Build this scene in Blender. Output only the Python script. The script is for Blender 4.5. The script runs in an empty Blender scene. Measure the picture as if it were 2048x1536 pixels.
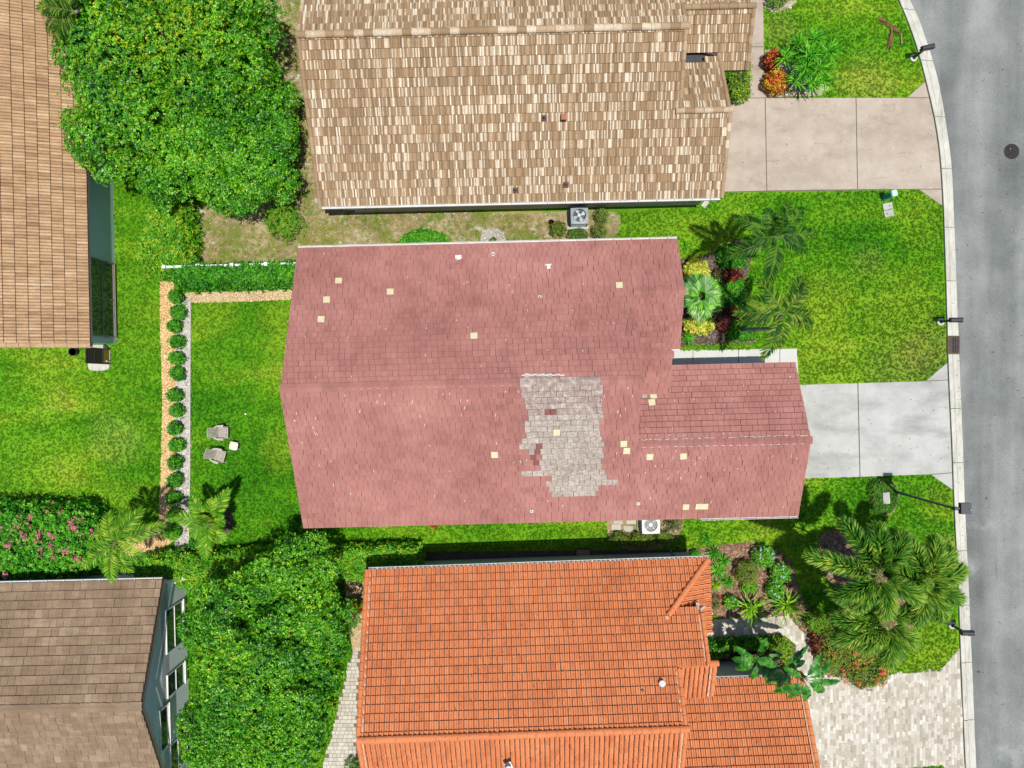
import bpy, math, random
import numpy as np
from mathutils import Vector, Matrix

random.seed(7)
RNG = np.random.default_rng(11)
R = math.radians
sc = bpy.context.scene

# ------------------------------------------------------------------ camera
CAM_H = 37.4
FPX = 1420.0                      # focal length in pixels of the 2048 wide photograph
cam_d = bpy.data.cameras.new('camera')
cam_d.sensor_width = 36.0
cam_d.lens = 36.0 * FPX / 2048.0
cam_d.clip_start = 0.5
cam_d.clip_end = 800.0
cam = bpy.data.objects.new('camera', cam_d)
sc.collection.objects.link(cam)
cam.location = (0, 0, CAM_H)
sc.camera = cam

# ------------------------------------------------------------------ light
SUN_TO = Vector((0.145, -0.135, 1.0)).normalized()      # towards the sun
SUN_ELEV = math.asin(SUN_TO.z)
world = bpy.data.worlds.new('World')
sc.world = world
world.use_nodes = True
wn = world.node_tree
wn.nodes.clear()
sky = wn.nodes.new('ShaderNodeTexSky')
sky.sky_type = 'NISHITA'
sky.sun_disc = False
sky.sun_elevation = SUN_ELEV
sky.sun_rotation = math.atan2(SUN_TO.x, SUN_TO.y)
bg = wn.nodes.new('ShaderNodeBackground')
bg.inputs['Strength'].default_value = 0.105
wo = wn.nodes.new('ShaderNodeOutputWorld')
wn.links.new(sky.outputs[0], bg.inputs[0])
wn.links.new(bg.outputs[0], wo.inputs[0])
sun_d = bpy.data.lights.new('sun', 'SUN')
sun_d.energy = 4.8
sun_d.angle = R(0.5)
sun_d.color = (1.0, 0.95, 0.85)
sun = bpy.data.objects.new('sun', sun_d)
sc.collection.objects.link(sun)
sun.rotation_euler = SUN_TO.to_track_quat('Z', 'Y').to_euler()
sun.location = (20, -20, 60)

sc.view_settings.view_transform = 'Standard'
sc.view_settings.look = 'None'
sc.view_settings.exposure = 0.15
sc.view_settings.gamma = 1.0
sc.view_settings.use_curve_mapping = False
sc.render.engine = 'CYCLES'
sc.cycles.max_bounces = 6
sc.cycles.diffuse_bounces = 3
sc.cycles.transparent_max_bounces = 6

# ------------------------------------------------------------------ measuring
def G(px, py, h=0.0):
    """point of the place seen at photograph pixel px, py when it stands h metres up"""
    k = (CAM_H - h) / FPX
    return ((px - 1024.0) * k, (768.0 - py) * k)

def PX(x, y, h):
    k = FPX / (CAM_H - h)
    return (1024.0 + x * k, 768.0 - y * k)

def GP(pts, h=0.0):
    return [G(a, b, h) for a, b in pts]

def inside(poly, P):
    P = np.asarray(P, float)
    x, y = P[..., 0], P[..., 1]
    c = np.zeros(x.shape, bool)
    n = len(poly)
    j = n - 1
    for i in range(n):
        xi, yi = poly[i]
        xj, yj = poly[j]
        if yi != yj:
            t = ((yi > y) != (yj > y)) & (x < (xj - xi) * (y - yi) / (yj - yi) + xi)
            c ^= t
        j = i
    return c

def edge_dist(poly, P):
    P = np.asarray(P, float)
    d = np.full(len(P), 1e9)
    n = len(poly)
    for i in range(n):
        a = np.array(poly[i]); b = np.array(poly[(i + 1) % n])
        ab = b - a
        t = np.clip(((P - a) @ ab) / max(ab @ ab, 1e-9), 0, 1)
        q = a + t[:, None] * ab
        d = np.minimum(d, np.hypot(P[:, 0] - q[:, 0], P[:, 1] - q[:, 1]))
    return d

def poly_area(poly):
    s = 0
    for i in range(len(poly)):
        x0, y0 = poly[i]; x1, y1 = poly[(i + 1) % len(poly)]
        s += x0 * y1 - x1 * y0
    return s / 2

def ccw(poly):
    return list(poly) if poly_area(poly) > 0 else list(poly)[::-1]

def sample(poly, n, rng=RNG):
    xs = [p[0] for p in poly]; ys = [p[1] for p in poly]
    out = np.zeros((0, 2))
    while len(out) < n:
        q = np.column_stack([rng.uniform(min(xs), max(xs), n * 2), rng.uniform(min(ys), max(ys), n * 2)])
        out = np.vstack([out, q[inside(poly, q)]])
    return out[:n]

# ------------------------------------------------------------------ objects
OFF = {}
def link(o, parent=None, loc=(0, 0, 0)):
    sc.collection.objects.link(o)
    if parent is not None:
        o.parent = parent
        OFF[o.name] = OFF[parent.name]
    else:
        o.location = loc
        OFF[o.name] = Vector(loc)
    return o

def tag(o, label=None, cat=None, group=None, kind=None):
    if label: o['label'] = label
    if cat: o['category'] = cat
    if group: o['group'] = group
    if kind: o['kind'] = kind
    return o

def thing(name, label, cat, loc, group=None):
    o = bpy.data.objects.new(name, None)
    o.empty_display_size = 0.3
    link(o, None, loc)
    return tag(o, label, cat, group)

class MB:
    """collects faces in world coordinates, links them as one mesh"""
    def __init__(s):
        s.v = []; s.f = []; s.m = []; s.t = []
    def face(s, pts, m=0, t=0.5):
        i = len(s.v)
        s.v.extend([tuple(p) for p in pts])
        s.f.append(tuple(range(i, i + len(pts)))); s.m.append(m); s.t.append(t)
    def add(s, verts, faces, m=0, t=0.5):
        i = len(s.v)
        s.v.extend([tuple(p) for p in verts])
        for f in faces:
            s.f.append(tuple(k + i for k in f)); s.m.append(m); s.t.append(t)
    def box(s, c, d, rot=0.0, m=0, t=0.5):
        x, y, z = c; a, b, e = d[0] / 2, d[1] / 2, d[2] / 2
        co, si = math.cos(rot), math.sin(rot)
        vs = []
        for dz in (-e, e):
            for dx, dy in ((-a, -b), (a, -b), (a, b), (-a, b)):
                vs.append((x + dx * co - dy * si, y + dx * si + dy * co, z + dz))
        s.add(vs, [(3, 2, 1, 0), (4, 5, 6, 7), (0, 1, 5, 4), (1, 2, 6, 5), (2, 3, 7, 6), (3, 0, 4, 7)], m, t)
    def prism(s, poly, z0, z1, m=0, t=0.5, bottom=True):
        poly = ccw(poly); n = len(poly)
        zt = z1 if callable(z1) else (lambda x, y: z1)
        zb = z0 if callable(z0) else (lambda x, y: z0)
        vs = [(x, y, zb(x, y)) for x, y in poly] + [(x, y, zt(x, y)) for x, y in poly]
        fs = [tuple(range(n, 2 * n))]
        if bottom: fs.append(tuple(range(n - 1, -1, -1)))
        for i in range(n):
            j = (i + 1) % n
            fs.append((i, j, n + j, n + i))
        s.add(vs, fs, m, t)
    def tube(s, pts, rads, n=8, m=0, t=0.5, cap=True):
        pts = [Vector(p) for p in pts]
        if not hasattr(rads, '__len__'): rads = [rads] * len(pts)
        base = len(s.v)
        for i, p in enumerate(pts):
            d = (pts[min(i + 1, len(pts) - 1)] - pts[max(i - 1, 0)])
            d = d.normalized() if d.length > 1e-9 else Vector((0, 0, 1))
            ref = Vector((1, 0, 0)) if abs(d.x) < 0.9 else Vector((0, 1, 0))
            a = d.cross(ref).normalized(); b = d.cross(a)
            for k in range(n):
                q = 2 * math.pi * k / n
                s.v.append(tuple(p + (a * math.cos(q) + b * math.sin(q)) * rads[i]))
        for i in range(len(pts) - 1):
            for k in range(n):
                l = (k + 1) % n
                s.f.append((base + i * n + k, base + i * n + l, base + (i + 1) * n + l, base + (i + 1) * n + k))
                s.m.append(m); s.t.append(t)
        if cap:
            s.f.append(tuple(base + k for k in range(n))[::-1]); s.m.append(m); s.t.append(t)
            e = base + (len(pts) - 1) * n
            s.f.append(tuple(e + k for k in range(n))); s.m.append(m); s.t.append(t)
    def mesh(s, name, mats, off=(0, 0, 0)):
        me = bpy.data.meshes.new(name)
        ox, oy, oz = off
        me.from_pydata([(x - ox, y - oy, z - oz) for x, y, z in s.v], [], s.f)
        if not isinstance(mats, (list, tuple)): mats = [mats]
        for m in mats: me.materials.append(m)
        me.polygons.foreach_set('material_index', s.m)
        at = me.attributes.new('tone', 'FLOAT', 'FACE')
        at.data.foreach_set('value', s.t)
        me.update()
        return me
    def build(s, name, mats, parent=None, loc=(0, 0, 0), smooth=False):
        off = OFF[parent.name] if parent is not None else loc
        me = s.mesh(name, mats, off)
        if smooth: me.polygons.foreach_set('use_smooth', [True] * len(me.polygons))
        return link(bpy.data.objects.new(name, me), parent, loc)

def quads_obj(name, Q, mats, parent=None, loc=(0, 0, 0), midx=None, tone=None):
    """one mesh from an (n, 4, 3) array of quads"""
    off = np.array(OFF[parent.name] if parent is not None else loc, float)
    n = len(Q)
    me = bpy.data.meshes.new(name)
    me.vertices.add(n * 4)
    me.vertices.foreach_set('co', (Q - off).astype(np.float32).ravel())
    me.loops.add(n * 4)
    me.loops.foreach_set('vertex_index', np.arange(n * 4, dtype=np.int32))
    me.polygons.add(n)
    me.polygons.foreach_set('loop_start', np.arange(0, n * 4, 4, dtype=np.int32))
    me.polygons.foreach_set('loop_total', np.full(n, 4, dtype=np.int32))
    if not isinstance(mats, (list, tuple)): mats = [mats]
    for m in mats: me.materials.append(m)
    if midx is not None:
        me.polygons.foreach_set('material_index', np.asarray(midx, dtype=np.int32))
    if tone is not None:
        at = me.attributes.new('tone', 'FLOAT', 'FACE')
        at.data.foreach_set('value', np.asarray(tone, dtype=np.float32))
    me.update(calc_edges=True)
    return link(bpy.data.objects.new(name, me), parent, loc)

# ------------------------------------------------------------------ materials
def _mat(name):
    m = bpy.data.materials.new(name); m.use_nodes = True
    nt = m.node_tree; nt.nodes.clear()
    return m, nt

def _noise(nt, vec, scale, detail=3.0, rough=0.55, stretch=None, offset=(0, 0, 0), dist=0.0):
    mp = nt.nodes.new('ShaderNodeMapping')
    mp.inputs['Location'].default_value = offset
    if stretch: mp.inputs['Scale'].default_value = stretch
    nt.links.new(vec, mp.inputs['Vector'])
    n = nt.nodes.new('ShaderNodeTexNoise')
    n.inputs['Scale'].default_value = scale
    n.inputs['Detail'].default_value = detail
    n.inputs['Roughness'].default_value = rough
    n.inputs['Distortion'].default_value = dist
    nt.links.new(mp.outputs[0], n.inputs['Vector'])
    return n.outputs['Fac']

def _math(nt, op, a, b=None, clamp=False):
    n = nt.nodes.new('ShaderNodeMath'); n.operation = op; n.use_clamp = clamp
    for i, q in enumerate((a, b)):
        if q is None: continue
        if isinstance(q, (int, float)): n.inputs[i].default_value = q
        else: nt.links.new(q, n.inputs[i])
    return n.outputs[0]

def _ramp(nt, fac, stops, interp='LINEAR'):
    r = nt.nodes.new('ShaderNodeValToRGB'); e = r.color_ramp.elements
    r.color_ramp.interpolation = interp
    while len(e) < len(stops): e.new(0.5)
    for i, (p, c) in enumerate(stops):
        e[i].position = p; e[i].color = (*c, 1)
    nt.links.new(fac, r.inputs[0])
    return r.outputs[0]

def _mix(nt, fac, a, b, mode='MIX'):
    n = nt.nodes.new('ShaderNodeMix'); n.data_type = 'RGBA'; n.blend_type = mode
    for k, q in ((0, fac), (6, a), (7, b)):
        if isinstance(q, (int, float)): n.inputs[k].default_value = q
        elif isinstance(q, tuple): n.inputs[k].default_value = (*q, 1)
        else: nt.links.new(q, n.inputs[k])
    return n.outputs[2]

def surf(name, stops, layers, rough=0.8, spec=0.3, bump=None, spots=None, rand=0.0, tone=0.0, trans=0.0, metal=0.0, spread=1.8, zones=None):
    """stops: colour ramp over a weighted sum of noise layers (scale, weight, stretch, detail), per object/island random and the
    'tone' attribute. spots: list of (scale, stretch, low, high, colour, strength)."""
    m, nt = _mat(name)
    geo = nt.nodes.new('ShaderNodeNewGeometry')
    vec = geo.outputs['Position']
    fac = None
    tot = 0.0
    k = 0
    for ly in layers:
        sc_, w = ly[0], ly[1]
        st = ly[2] if len(ly) > 2 else None
        de = ly[3] if len(ly) > 3 else 3.0
        f = _noise(nt, vec, sc_, de, 0.55, st, (3.1 * k, 7.7 * k, 1.3 * k)); k += 1
        f = _math(nt, 'MULTIPLY', _math(nt, 'SUBTRACT', f, 0.5), w * spread)
        fac = f if fac is None else _math(nt, 'ADD', fac, f)
    if rand:
        isl = geo.outputs['Random Per Island']
        oi = nt.nodes.new('ShaderNodeObjectInfo')
        r = _math(nt, 'FRACT', _math(nt, 'ADD', isl, oi.outputs['Random']))
        f = _math(nt, 'MULTIPLY', _math(nt, 'SUBTRACT', r, 0.5), rand)
        fac = f if fac is None else _math(nt, 'ADD', fac, f)
    if tone:
        at = nt.nodes.new('ShaderNodeAttribute'); at.attribute_name = 'tone'
        f = _math(nt, 'MULTIPLY', _math(nt, 'SUBTRACT', at.outputs['Fac'], 0.5), tone)
        fac = f if fac is None else _math(nt, 'ADD', fac, f)
    fac = _math(nt, 'ADD', fac, 0.5, clamp=True) if fac is not None else 0.5
    if isinstance(fac, float):
        v = nt.nodes.new('ShaderNodeValue'); v.outputs[0].default_value = fac; fac = v.outputs[0]
    col = _ramp(nt, fac, stops)
    for sp in (spots or []):
        s_, st, lo, hi, c, amt = sp
        f = _noise(nt, vec, s_, 4.0, 0.6, st, (11.3 * k, 5.1 * k, 2.2)); k += 1
        mr = nt.nodes.new('ShaderNodeMapRange')
        mr.inputs['From Min'].default_value = lo; mr.inputs['From Max'].default_value = hi
        nt.links.new(f, mr.inputs['Value'])
        col = _mix(nt, _math(nt, 'MULTIPLY', mr.outputs[0], amt), col, c)
    if zones:
        wob = _noise(nt, vec, 0.9, 4.0, 0.6, None, (4, 9, 0))
        for zx, zy, zr, zc, za in zones:
            vm = nt.nodes.new('ShaderNodeVectorMath'); vm.operation = 'DISTANCE'
            nt.links.new(vec, vm.inputs[0]); vm.inputs[1].default_value = (zx, zy, 0); za = za * 0.62
            d = _math(nt, 'DIVIDE', vm.outputs['Value'], zr)
            d = _math(nt, 'SUBTRACT', _math(nt, 'ADD', d, wob), 0.5)
            mr = nt.nodes.new('ShaderNodeMapRange'); mr.interpolation_type = 'SMOOTHSTEP'
            mr.inputs['From Min'].default_value = 1.25; mr.inputs['From Max'].default_value = 0.35
            nt.links.new(d, mr.inputs['Value'])
            col = _mix(nt, _math(nt, 'MULTIPLY', mr.outputs[0], za), col, zc)
    b = nt.nodes.new('ShaderNodeBsdfPrincipled')
    nt.links.new(col, b.inputs['Base Color'])
    b.inputs['Roughness'].default_value = rough
    b.inputs['Specular IOR Level'].default_value = spec
    b.inputs['Metallic'].default_value = metal
    if bump:
        bs, bd = bump[0], bump[1]
        f = _noise(nt, vec, bs, 4.0, 0.6, None, (1, 2, 3))
        bn = nt.nodes.new('ShaderNodeBump')
        bn.inputs['Strength'].default_value = 1.0
        bn.inputs['Distance'].default_value = bd
        nt.links.new(f, bn.inputs['Height'])
        nt.links.new(bn.outputs[0], b.inputs['Normal'])
    out = nt.nodes.new('ShaderNodeOutputMaterial')
    if trans:
        tr = nt.nodes.new('ShaderNodeBsdfTranslucent')
        nt.links.new(col, tr.inputs['Color'])
        mx = nt.nodes.new('ShaderNodeMixShader'); mx.inputs[0].default_value = trans
        nt.links.new(b.outputs[0], mx.inputs[1]); nt.links.new(tr.outputs[0], mx.inputs[2])
        nt.links.new(mx.outputs[0], out.inputs[0])
    else:
        nt.links.new(b.outputs[0], out.inputs[0])
    return m

def leafmat(name, dark, mid, light, big=0.45, big_scale=0.35, rough=0.5, spec=0.28, trans=0.22):
    return surf(name, [(0.0, dark), (0.5, mid), (1.0, light)], [(big_scale, big), (1.3, 0.5)], rough=rough, spec=spec,
                rand=0.75, trans=trans)

GRASS_STOPS = [(0.0, (0.012, 0.09, 0.003)), (0.30, (0.045, 0.215, 0.005)), (0.52, (0.105, 0.315, 0.008)), (0.74, (0.235, 0.40, 0.018)), (0.9, (0.39, 0.43, 0.055)), (1.0, (0.46, 0.40, 0.13))]
GRASS_LAYERS = [(0.10, 0.55), (0.30, 0.45, (0.5, 1.8, 1)), (0.9, 0.22, (0.25, 1.0, 1)), (3.0, 0.12)]
DRYC, YELC, DEEPC, BRIC = (0.31, 0.25, 0.08), (0.27, 0.335, 0.025), (0.025, 0.145, 0.005), (0.13, 0.35, 0.012)
ZONES = [(*G(a, b), r * CAM_H / FPX, c, t) for a, b, r, c, t in (
    (1850, 705, 60, DRYC, 0.55), (1790, 740, 70, DRYC, 0.35), (1895, 1120, 55, DRYC, 0.75), (1735, 520, 36, DRYC, 0.3), (1640, 600, 70, YELC, 0.6), (1800, 640, 120, YELC, 0.5), (1650, 720, 90, YELC, 0.5),
    (1700, 470, 90, DEEPC, 0.22), (1850, 450, 60, YELC, 0.35), (1560, 60, 50, DRYC, 0.35), (1730, 170, 70, DRYC, 0.35), (1720, 60, 70, BRIC, 0.4), (230, 880, 60, (0.27, 0.35, 0.07), 0.5), (60, 870, 110, BRIC, 0.5),
    (60, 1000, 110, (0.20, 0.37, 0.02), 0.4), (280, 960, 70, DEEPC, 0.35), (480, 720, 90, DEEPC, 0.3), (560, 640, 50, YELC, 0.45), (395, 660, 30, YELC, 0.4), (480, 930, 60, DEEPC, 0.4), (560, 900, 50, YELC, 0.45), (440, 620, 50, YELC, 0.4),
    (260, 640, 60, DEEPC, 0.3), (1180, 1060, 50, YELC, 0.35), (1850, 1310, 80, (0.26, 0.32, 0.02), 0.55), (1300, 425, 90, YELC, 0.3), (1660, 990, 60, BRIC, 0.5), (1880, 1010, 50, YELC, 0.45))]
M = {}
M['lawn'] = surf('lawn_soil', [(p, tuple(q * 0.8 for q in c)) for p, c in GRASS_STOPS], GRASS_LAYERS + [(18.0, 0.55, None, 5)], rough=0.95, spec=0.1, bump=(30, 0.02), zones=ZONES)
M['grass'] = surf('grass_blades', GRASS_STOPS, GRASS_LAYERS, rough=0.55, spec=0.3, rand=0.4, trans=0.3, zones=ZONES)
M['sand'] = surf('sandy_soil', [(0, (0.11, 0.09, 0.045)), (0.45, (0.25, 0.20, 0.105)), (0.75, (0.37, 0.31, 0.20)), (1, (0.52, 0.48, 0.40))],
                 [(0.5, 0.5), (2.5, 0.5), (14, 0.6, None, 5)], rough=0.95, spec=0.1, bump=(25, 0.04),
                 spots=[(0.8, None, 0.50, 0.60, (0.13, 0.17, 0.03), 0.85), (1.6, None, 0.60, 0.70, (0.50, 0.47, 0.42), 0.7)])
M['dry'] = surf('dry_grass_blades', [(0, (0.09, 0.17, 0.012)), (0.45, (0.36, 0.32, 0.06)), (1, (0.62, 0.50, 0.24))], [(0.5, 0.7), (3, 0.5)], rough=0.7, spec=0.2, rand=0.5, trans=0.2)
M['asphalt'] = surf('road_asphalt', [(0, (0.07, 0.078, 0.077)), (0.5, (0.160, 0.172, 0.17)), (1, (0.28, 0.29, 0.285))],
                    [(0.5, 0.75, (1.0, 0.10, 1)), (0.4, 0.5), (24, 0.45, None, 6)], rough=0.9, spec=0.2, bump=(60, 0.004), spread=1.9,
                    spots=[(0.28, None, 0.62, 0.75, (0.45, 0.46, 0.46), 0.4), (2.6, None, 0.69, 0.74, (0.05, 0.05, 0.05), 0.75), (1.1, (3.0, 0.25, 1), 0.66, 0.8, (0.10, 0.10, 0.10), 0.55)])
M['kerb'] = surf('kerb_concrete', [(0, (0.31, 0.305, 0.27)), (0.5, (0.44, 0.43, 0.385)), (1, (0.56, 0.55, 0.50))],
                 [(0.6, 0.6), (7, 0.5, (1, 0.4, 1)), (40, 0.3)], rough=0.85, spec=0.2, rand=0.12, bump=(50, 0.004),
                 spots=[(1.6, (3, 0.35, 1), 0.55, 0.78, (0.15, 0.15, 0.12), 0.7)])
M['pink_concrete'] = surf('pinkish_concrete', [(0, (0.25, 0.20, 0.16)), (0.5, (0.35, 0.295, 0.245)), (1, (0.44, 0.385, 0.33))],
                          [(0.35, 0.6, (0.6, 1.4, 1)), (2.0, 0.4), (22, 0.5, None, 5)], rough=0.8, spec=0.25, rand=0.10, bump=(40, 0.003),
                          spots=[(1.4, (0.4, 1.6, 1), 0.6, 0.75, (0.20, 0.145, 0.12), 0.5), (5.0, None, 0.6, 0.75, (0.5, 0.44, 0.38), 0.5)])
M['grey_concrete'] = surf('grey_concrete', [(0, (0.27, 0.275, 0.265)), (0.5, (0.375, 0.38, 0.37)), (1, (0.45, 0.455, 0.44))],
                          [(0.3, 0.6), (1.6, 0.4), (20, 0.4, None, 5)], rough=0.8, spec=0.25, rand=0.08, bump=(40, 0.003),
                          spots=[(0.5, (0.7, 1.6, 1), 0.48, 0.70, (0.16, 0.165, 0.155), 0.6), (6.0, (2, 0.5, 1), 0.62, 0.75, (0.2, 0.2, 0.19), 0.4)])
M['pale_concrete'] = surf('pale_walk_concrete', [(0, (0.37, 0.375, 0.36)), (0.5, (0.46, 0.465, 0.45)), (1, (0.53, 0.535, 0.52))], [(0.3, 0.6), (1.6, 0.4), (20, 0.4, None, 5)], rough=0.8, spec=0.25, rand=0.06, bump=(40, 0.003))
M['joint'] = surf('joint_dirt', [(0, (0.10, 0.085, 0.065)), (1, (0.16, 0.14, 0.11))], [(5, 1)], rough=0.95)
M['mulch'] = surf('brown_mulch', [(0, (0.05, 0.03, 0.02)), (0.5, (0.15, 0.085, 0.055)), (1, (0.30, 0.19, 0.13))], [(1.5, 0.3), (16, 0.9, None, 6)], rough=0.95, spec=0.1, bump=(22, 0.05))
M['dark_mulch'] = surf('dark_mulch', [(0, (0.03, 0.022, 0.018)), (0.5, (0.085, 0.062, 0.05)), (1, (0.19, 0.15, 0.12))], [(1.5, 0.3), (16, 0.9, None, 6)], rough=0.95, spec=0.1, bump=(22, 0.05))
M['chip'] = surf('mulch_chip', [(0, (0.07, 0.035, 0.02)), (0.5, (0.20, 0.115, 0.075)), (1, (0.36, 0.24, 0.17))], [(1.5, 0.2)], rand=0.9, rough=0.9)
M['dark_chip'] = surf('dark_mulch_chip', [(0, (0.03, 0.02, 0.015)), (0.5, (0.09, 0.065, 0.05)), (1, (0.22, 0.17, 0.14))], [(1.5, 0.2)], rand=0.9, rough=0.9)
M['gravel_o'] = surf('orange_gravel', [(0, (0.40, 0.24, 0.09)), (0.5, (0.64, 0.44, 0.20)), (1, (0.74, 0.60, 0.38))], [(2, 0.3)], rand=0.9, rough=0.8)
M['gravel_w'] = surf('white_gravel', [(0, (0.25, 0.235, 0.20)), (0.5, (0.47, 0.45, 0.41)), (1, (0.68, 0.67, 0.64))], [(2, 0.3)], rand=0.9, rough=0.8)
M['gravel_t'] = surf('tan_gravel', [(0, (0.34, 0.21, 0.10)), (0.5, (0.56, 0.40, 0.22)), (1, (0.70, 0.58, 0.40))], [(2, 0.3)], rand=0.9, rough=0.8)
M['paver'] = surf('travertine_paver', [(0, (0.25, 0.215, 0.16)), (0.35, (0.345, 0.31, 0.255)), (0.7, (0.435, 0.41, 0.36)), (1, (0.55, 0.54, 0.51))],
                  [(1.0, 0.3), (30, 0.35, (1, 0.35, 1), 5)], rand=0.78, rough=0.6, spec=0.35, bump=(60, 0.003))
M['paver_c'] = surf('cream_paver', [(0, (0.33, 0.305, 0.255)), (0.5, (0.42, 0.395, 0.335)), (1, (0.50, 0.48, 0.42))],
                    [(1.0, 0.3), (25, 0.3)], rand=0.7, rough=0.7, spec=0.3, bump=(60, 0.003))
M['base_o'] = surf('orange_gravel_bed', [(0, (0.12, 0.07, 0.025)), (0.5, (0.40, 0.25, 0.10)), (1, (0.70, 0.50, 0.25))], [(1.0, 0.2), (15, 1.1, None, 5)], rough=0.95, spread=2.4, bump=(20, 0.04))
M['base_w'] = surf('white_gravel_bed', [(0, (0.10, 0.095, 0.08)), (0.5, (0.32, 0.30, 0.27)), (1, (0.62, 0.61, 0.58))], [(1.0, 0.2), (15, 1.1, None, 5)], rough=0.95, spread=2.4, bump=(20, 0.04))
M['base_t'] = surf('tan_gravel_bed', [(0, (0.12, 0.08, 0.04)), (0.5, (0.40, 0.29, 0.16)), (1, (0.66, 0.54, 0.36))], [(1.0, 0.2), (15, 1.1, None, 5)], rough=0.95, spread=2.4, bump=(20, 0.04))
# roofs
M['shingle'] = surf('dusty_red_shingle', [(0, (0.17, 0.072, 0.062)), (0.5, (0.300, 0.134, 0.118)), (1, (0.40, 0.20, 0.176))],
                    [(0.22, 0.45), (1.1, 0.35), (26, 0.5, None, 5)], rough=0.9, spec=0.15, tone=0.24, bump=(60, 0.003),
                    spots=[(0.7, (1, 1.2, 1), 0.58, 0.80, (0.15, 0.07, 0.06), 0.5), (5.0, (1.5, 0.8, 1), 0.70, 0.78, (0.09, 0.045, 0.045), 0.6)])
M['shingle_grey'] = surf('weathered_grey_shingle', [(0, (0.18, 0.145, 0.12)), (0.5, (0.32, 0.275, 0.238)), (1, (0.48, 0.44, 0.395))],
                         [(0.8, 0.4), (7, 0.8, (1, 1.8, 1), 5), (30, 0.5)], rough=0.9, tone=0.35, bump=(30, 0.006))
M['shingle_mottled'] = surf('peeling_grey_shingle', [(0, (0.18, 0.115, 0.10)), (0.45, (0.27, 0.21, 0.185)), (0.68, (0.36, 0.31, 0.275)), (1, (0.50, 0.46, 0.42))],
                            [(4.5, 0.75, None, 5), (16, 0.6, None, 5)], rough=0.9, tone=0.2, bump=(30, 0.006))
M['shingle_dark'] = surf('dark_red_shingle', [(0, (0.13, 0.05, 0.045)), (1, (0.24, 0.09, 0.08))], [(8, 1)], rough=0.9)
M['shingle_cream'] = surf('cream_patch_shingle', [(0, (0.46, 0.42, 0.26)), (1, (0.58, 0.54, 0.37))], [(6, 1)], rough=0.9)
M['sealant'] = surf('white_sealant', [(0, (0.48, 0.41, 0.39)), (1, (0.66, 0.62, 0.60))], [(20, 1)], rough=0.6)
M['tan_tile'] = surf('tan_streaked_tile', [(0, (0.15, 0.096, 0.05)), (0.45, (0.265, 0.178, 0.102)), (0.66, (0.345, 0.245, 0.15)), (0.78, (0.49, 0.405, 0.30)), (1, (0.62, 0.56, 0.46))],
                     [(0.3, 0.15), (18, 0.22, (1, 0.4, 1), 4)], rough=0.8, spec=0.25, tone=0.95, bump=(60, 0.003))
M['orange_tile'] = surf('orange_clay_tile', [(0, (0.30, 0.080, 0.028)), (0.5, (0.51, 0.165, 0.062)), (1, (0.62, 0.25, 0.11))],
                        [(0.3, 0.3), (1.2, 0.25), (20, 0.4)], rough=0.75, spec=0.3, tone=0.35, bump=(60, 0.003),
                        spots=[(13.0, (1, 0.35, 1), 0.60, 0.68, (0.14, 0.05, 0.028), 0.8), (0.9, None, 0.6, 0.8, (0.30, 0.13, 0.07), 0.4)])
M['mortar'] = surf('pale_mortar', [(0, (0.44, 0.24, 0.15)), (1, (0.56, 0.38, 0.27))], [(9, 1)], rough=0.9)
M['brown_tile'] = surf('brown_clay_tile', [(0, (0.20, 0.118, 0.065)), (0.5, (0.37, 0.24, 0.135)), (1, (0.54, 0.405, 0.265))],
                       [(0.5, 0.3), (3.0, 0.35, (0.5, 2, 1)), (16, 0.4)], rough=0.85, spec=0.2, tone=0.45, bump=(50, 0.004),
                       spots=[(6.0, (0.6, 1.6, 1), 0.66, 0.76, (0.17, 0.10, 0.075), 0.7)])
M['brown_shingle'] = surf('brown_flat_tile', [(0, (0.12, 0.082, 0.054)), (0.5, (0.205, 0.143, 0.094)), (1, (0.35, 0.265, 0.185))],
                          [(0.6, 0.45), (2.0, 0.35, (0.5, 2, 1)), (26, 0.6, (2, 0.6, 1))], rough=0.9, spec=0.15, tone=0.34, bump=(50, 0.004))
M['under'] = surf('roof_underlay', [(0, (0.06, 0.045, 0.04)), (1, (0.09, 0.07, 0.06))], [(5, 1)], rough=0.95)
M['gutter'] = surf('white_gutter', [(0, (0.44, 0.44, 0.43)), (1, (0.58, 0.58, 0.57))], [(3, 1)], rough=0.5)
M['dark_gutter'] = surf('dark_gutter', [(0, (0.16, 0.14, 0.12)), (1, (0.24, 0.21, 0.18))], [(3, 1)], rough=0.5)
M['stucco_teal'] = surf('grey_green_stucco', [(0, (0.36, 0.50, 0.48)), (1, (0.46, 0.60, 0.58))], [(1, 0.6), (30, 0.5)], rough=0.9, bump=(60, 0.004))
M['stucco_shade'] = surf('cream_stucco_blue_shade', [(0, (0.66, 0.74, 0.78)), (1, (0.76, 0.82, 0.85))], [(1, 0.6), (30, 0.5)], rough=0.9, bump=(60, 0.004))  # cream wall; its lifted blue shade is painted into this colour
M['stucco_cream'] = surf('cream_stucco', [(0, (0.42, 0.41, 0.36)), (1, (0.52, 0.50, 0.45))], [(1, 0.6), (30, 0.5)], rough=0.9, bump=(60, 0.004))
M['stucco_tan'] = surf('tan_stucco', [(0, (0.40, 0.34, 0.27)), (1, (0.52, 0.45, 0.36))], [(1, 0.6), (30, 0.5)], rough=0.9, bump=(60, 0.004))
M['stucco_white'] = surf('white_stucco', [(0, (0.62, 0.62, 0.60)), (1, (0.74, 0.74, 0.72))], [(1, 0.6), (30, 0.5)], rough=0.9, bump=(60, 0.004))
M['white'] = surf('white_vinyl', [(0, (0.50, 0.52, 0.54)), (1, (0.64, 0.65, 0.66))], [(2, 1)], rough=0.45)
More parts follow.
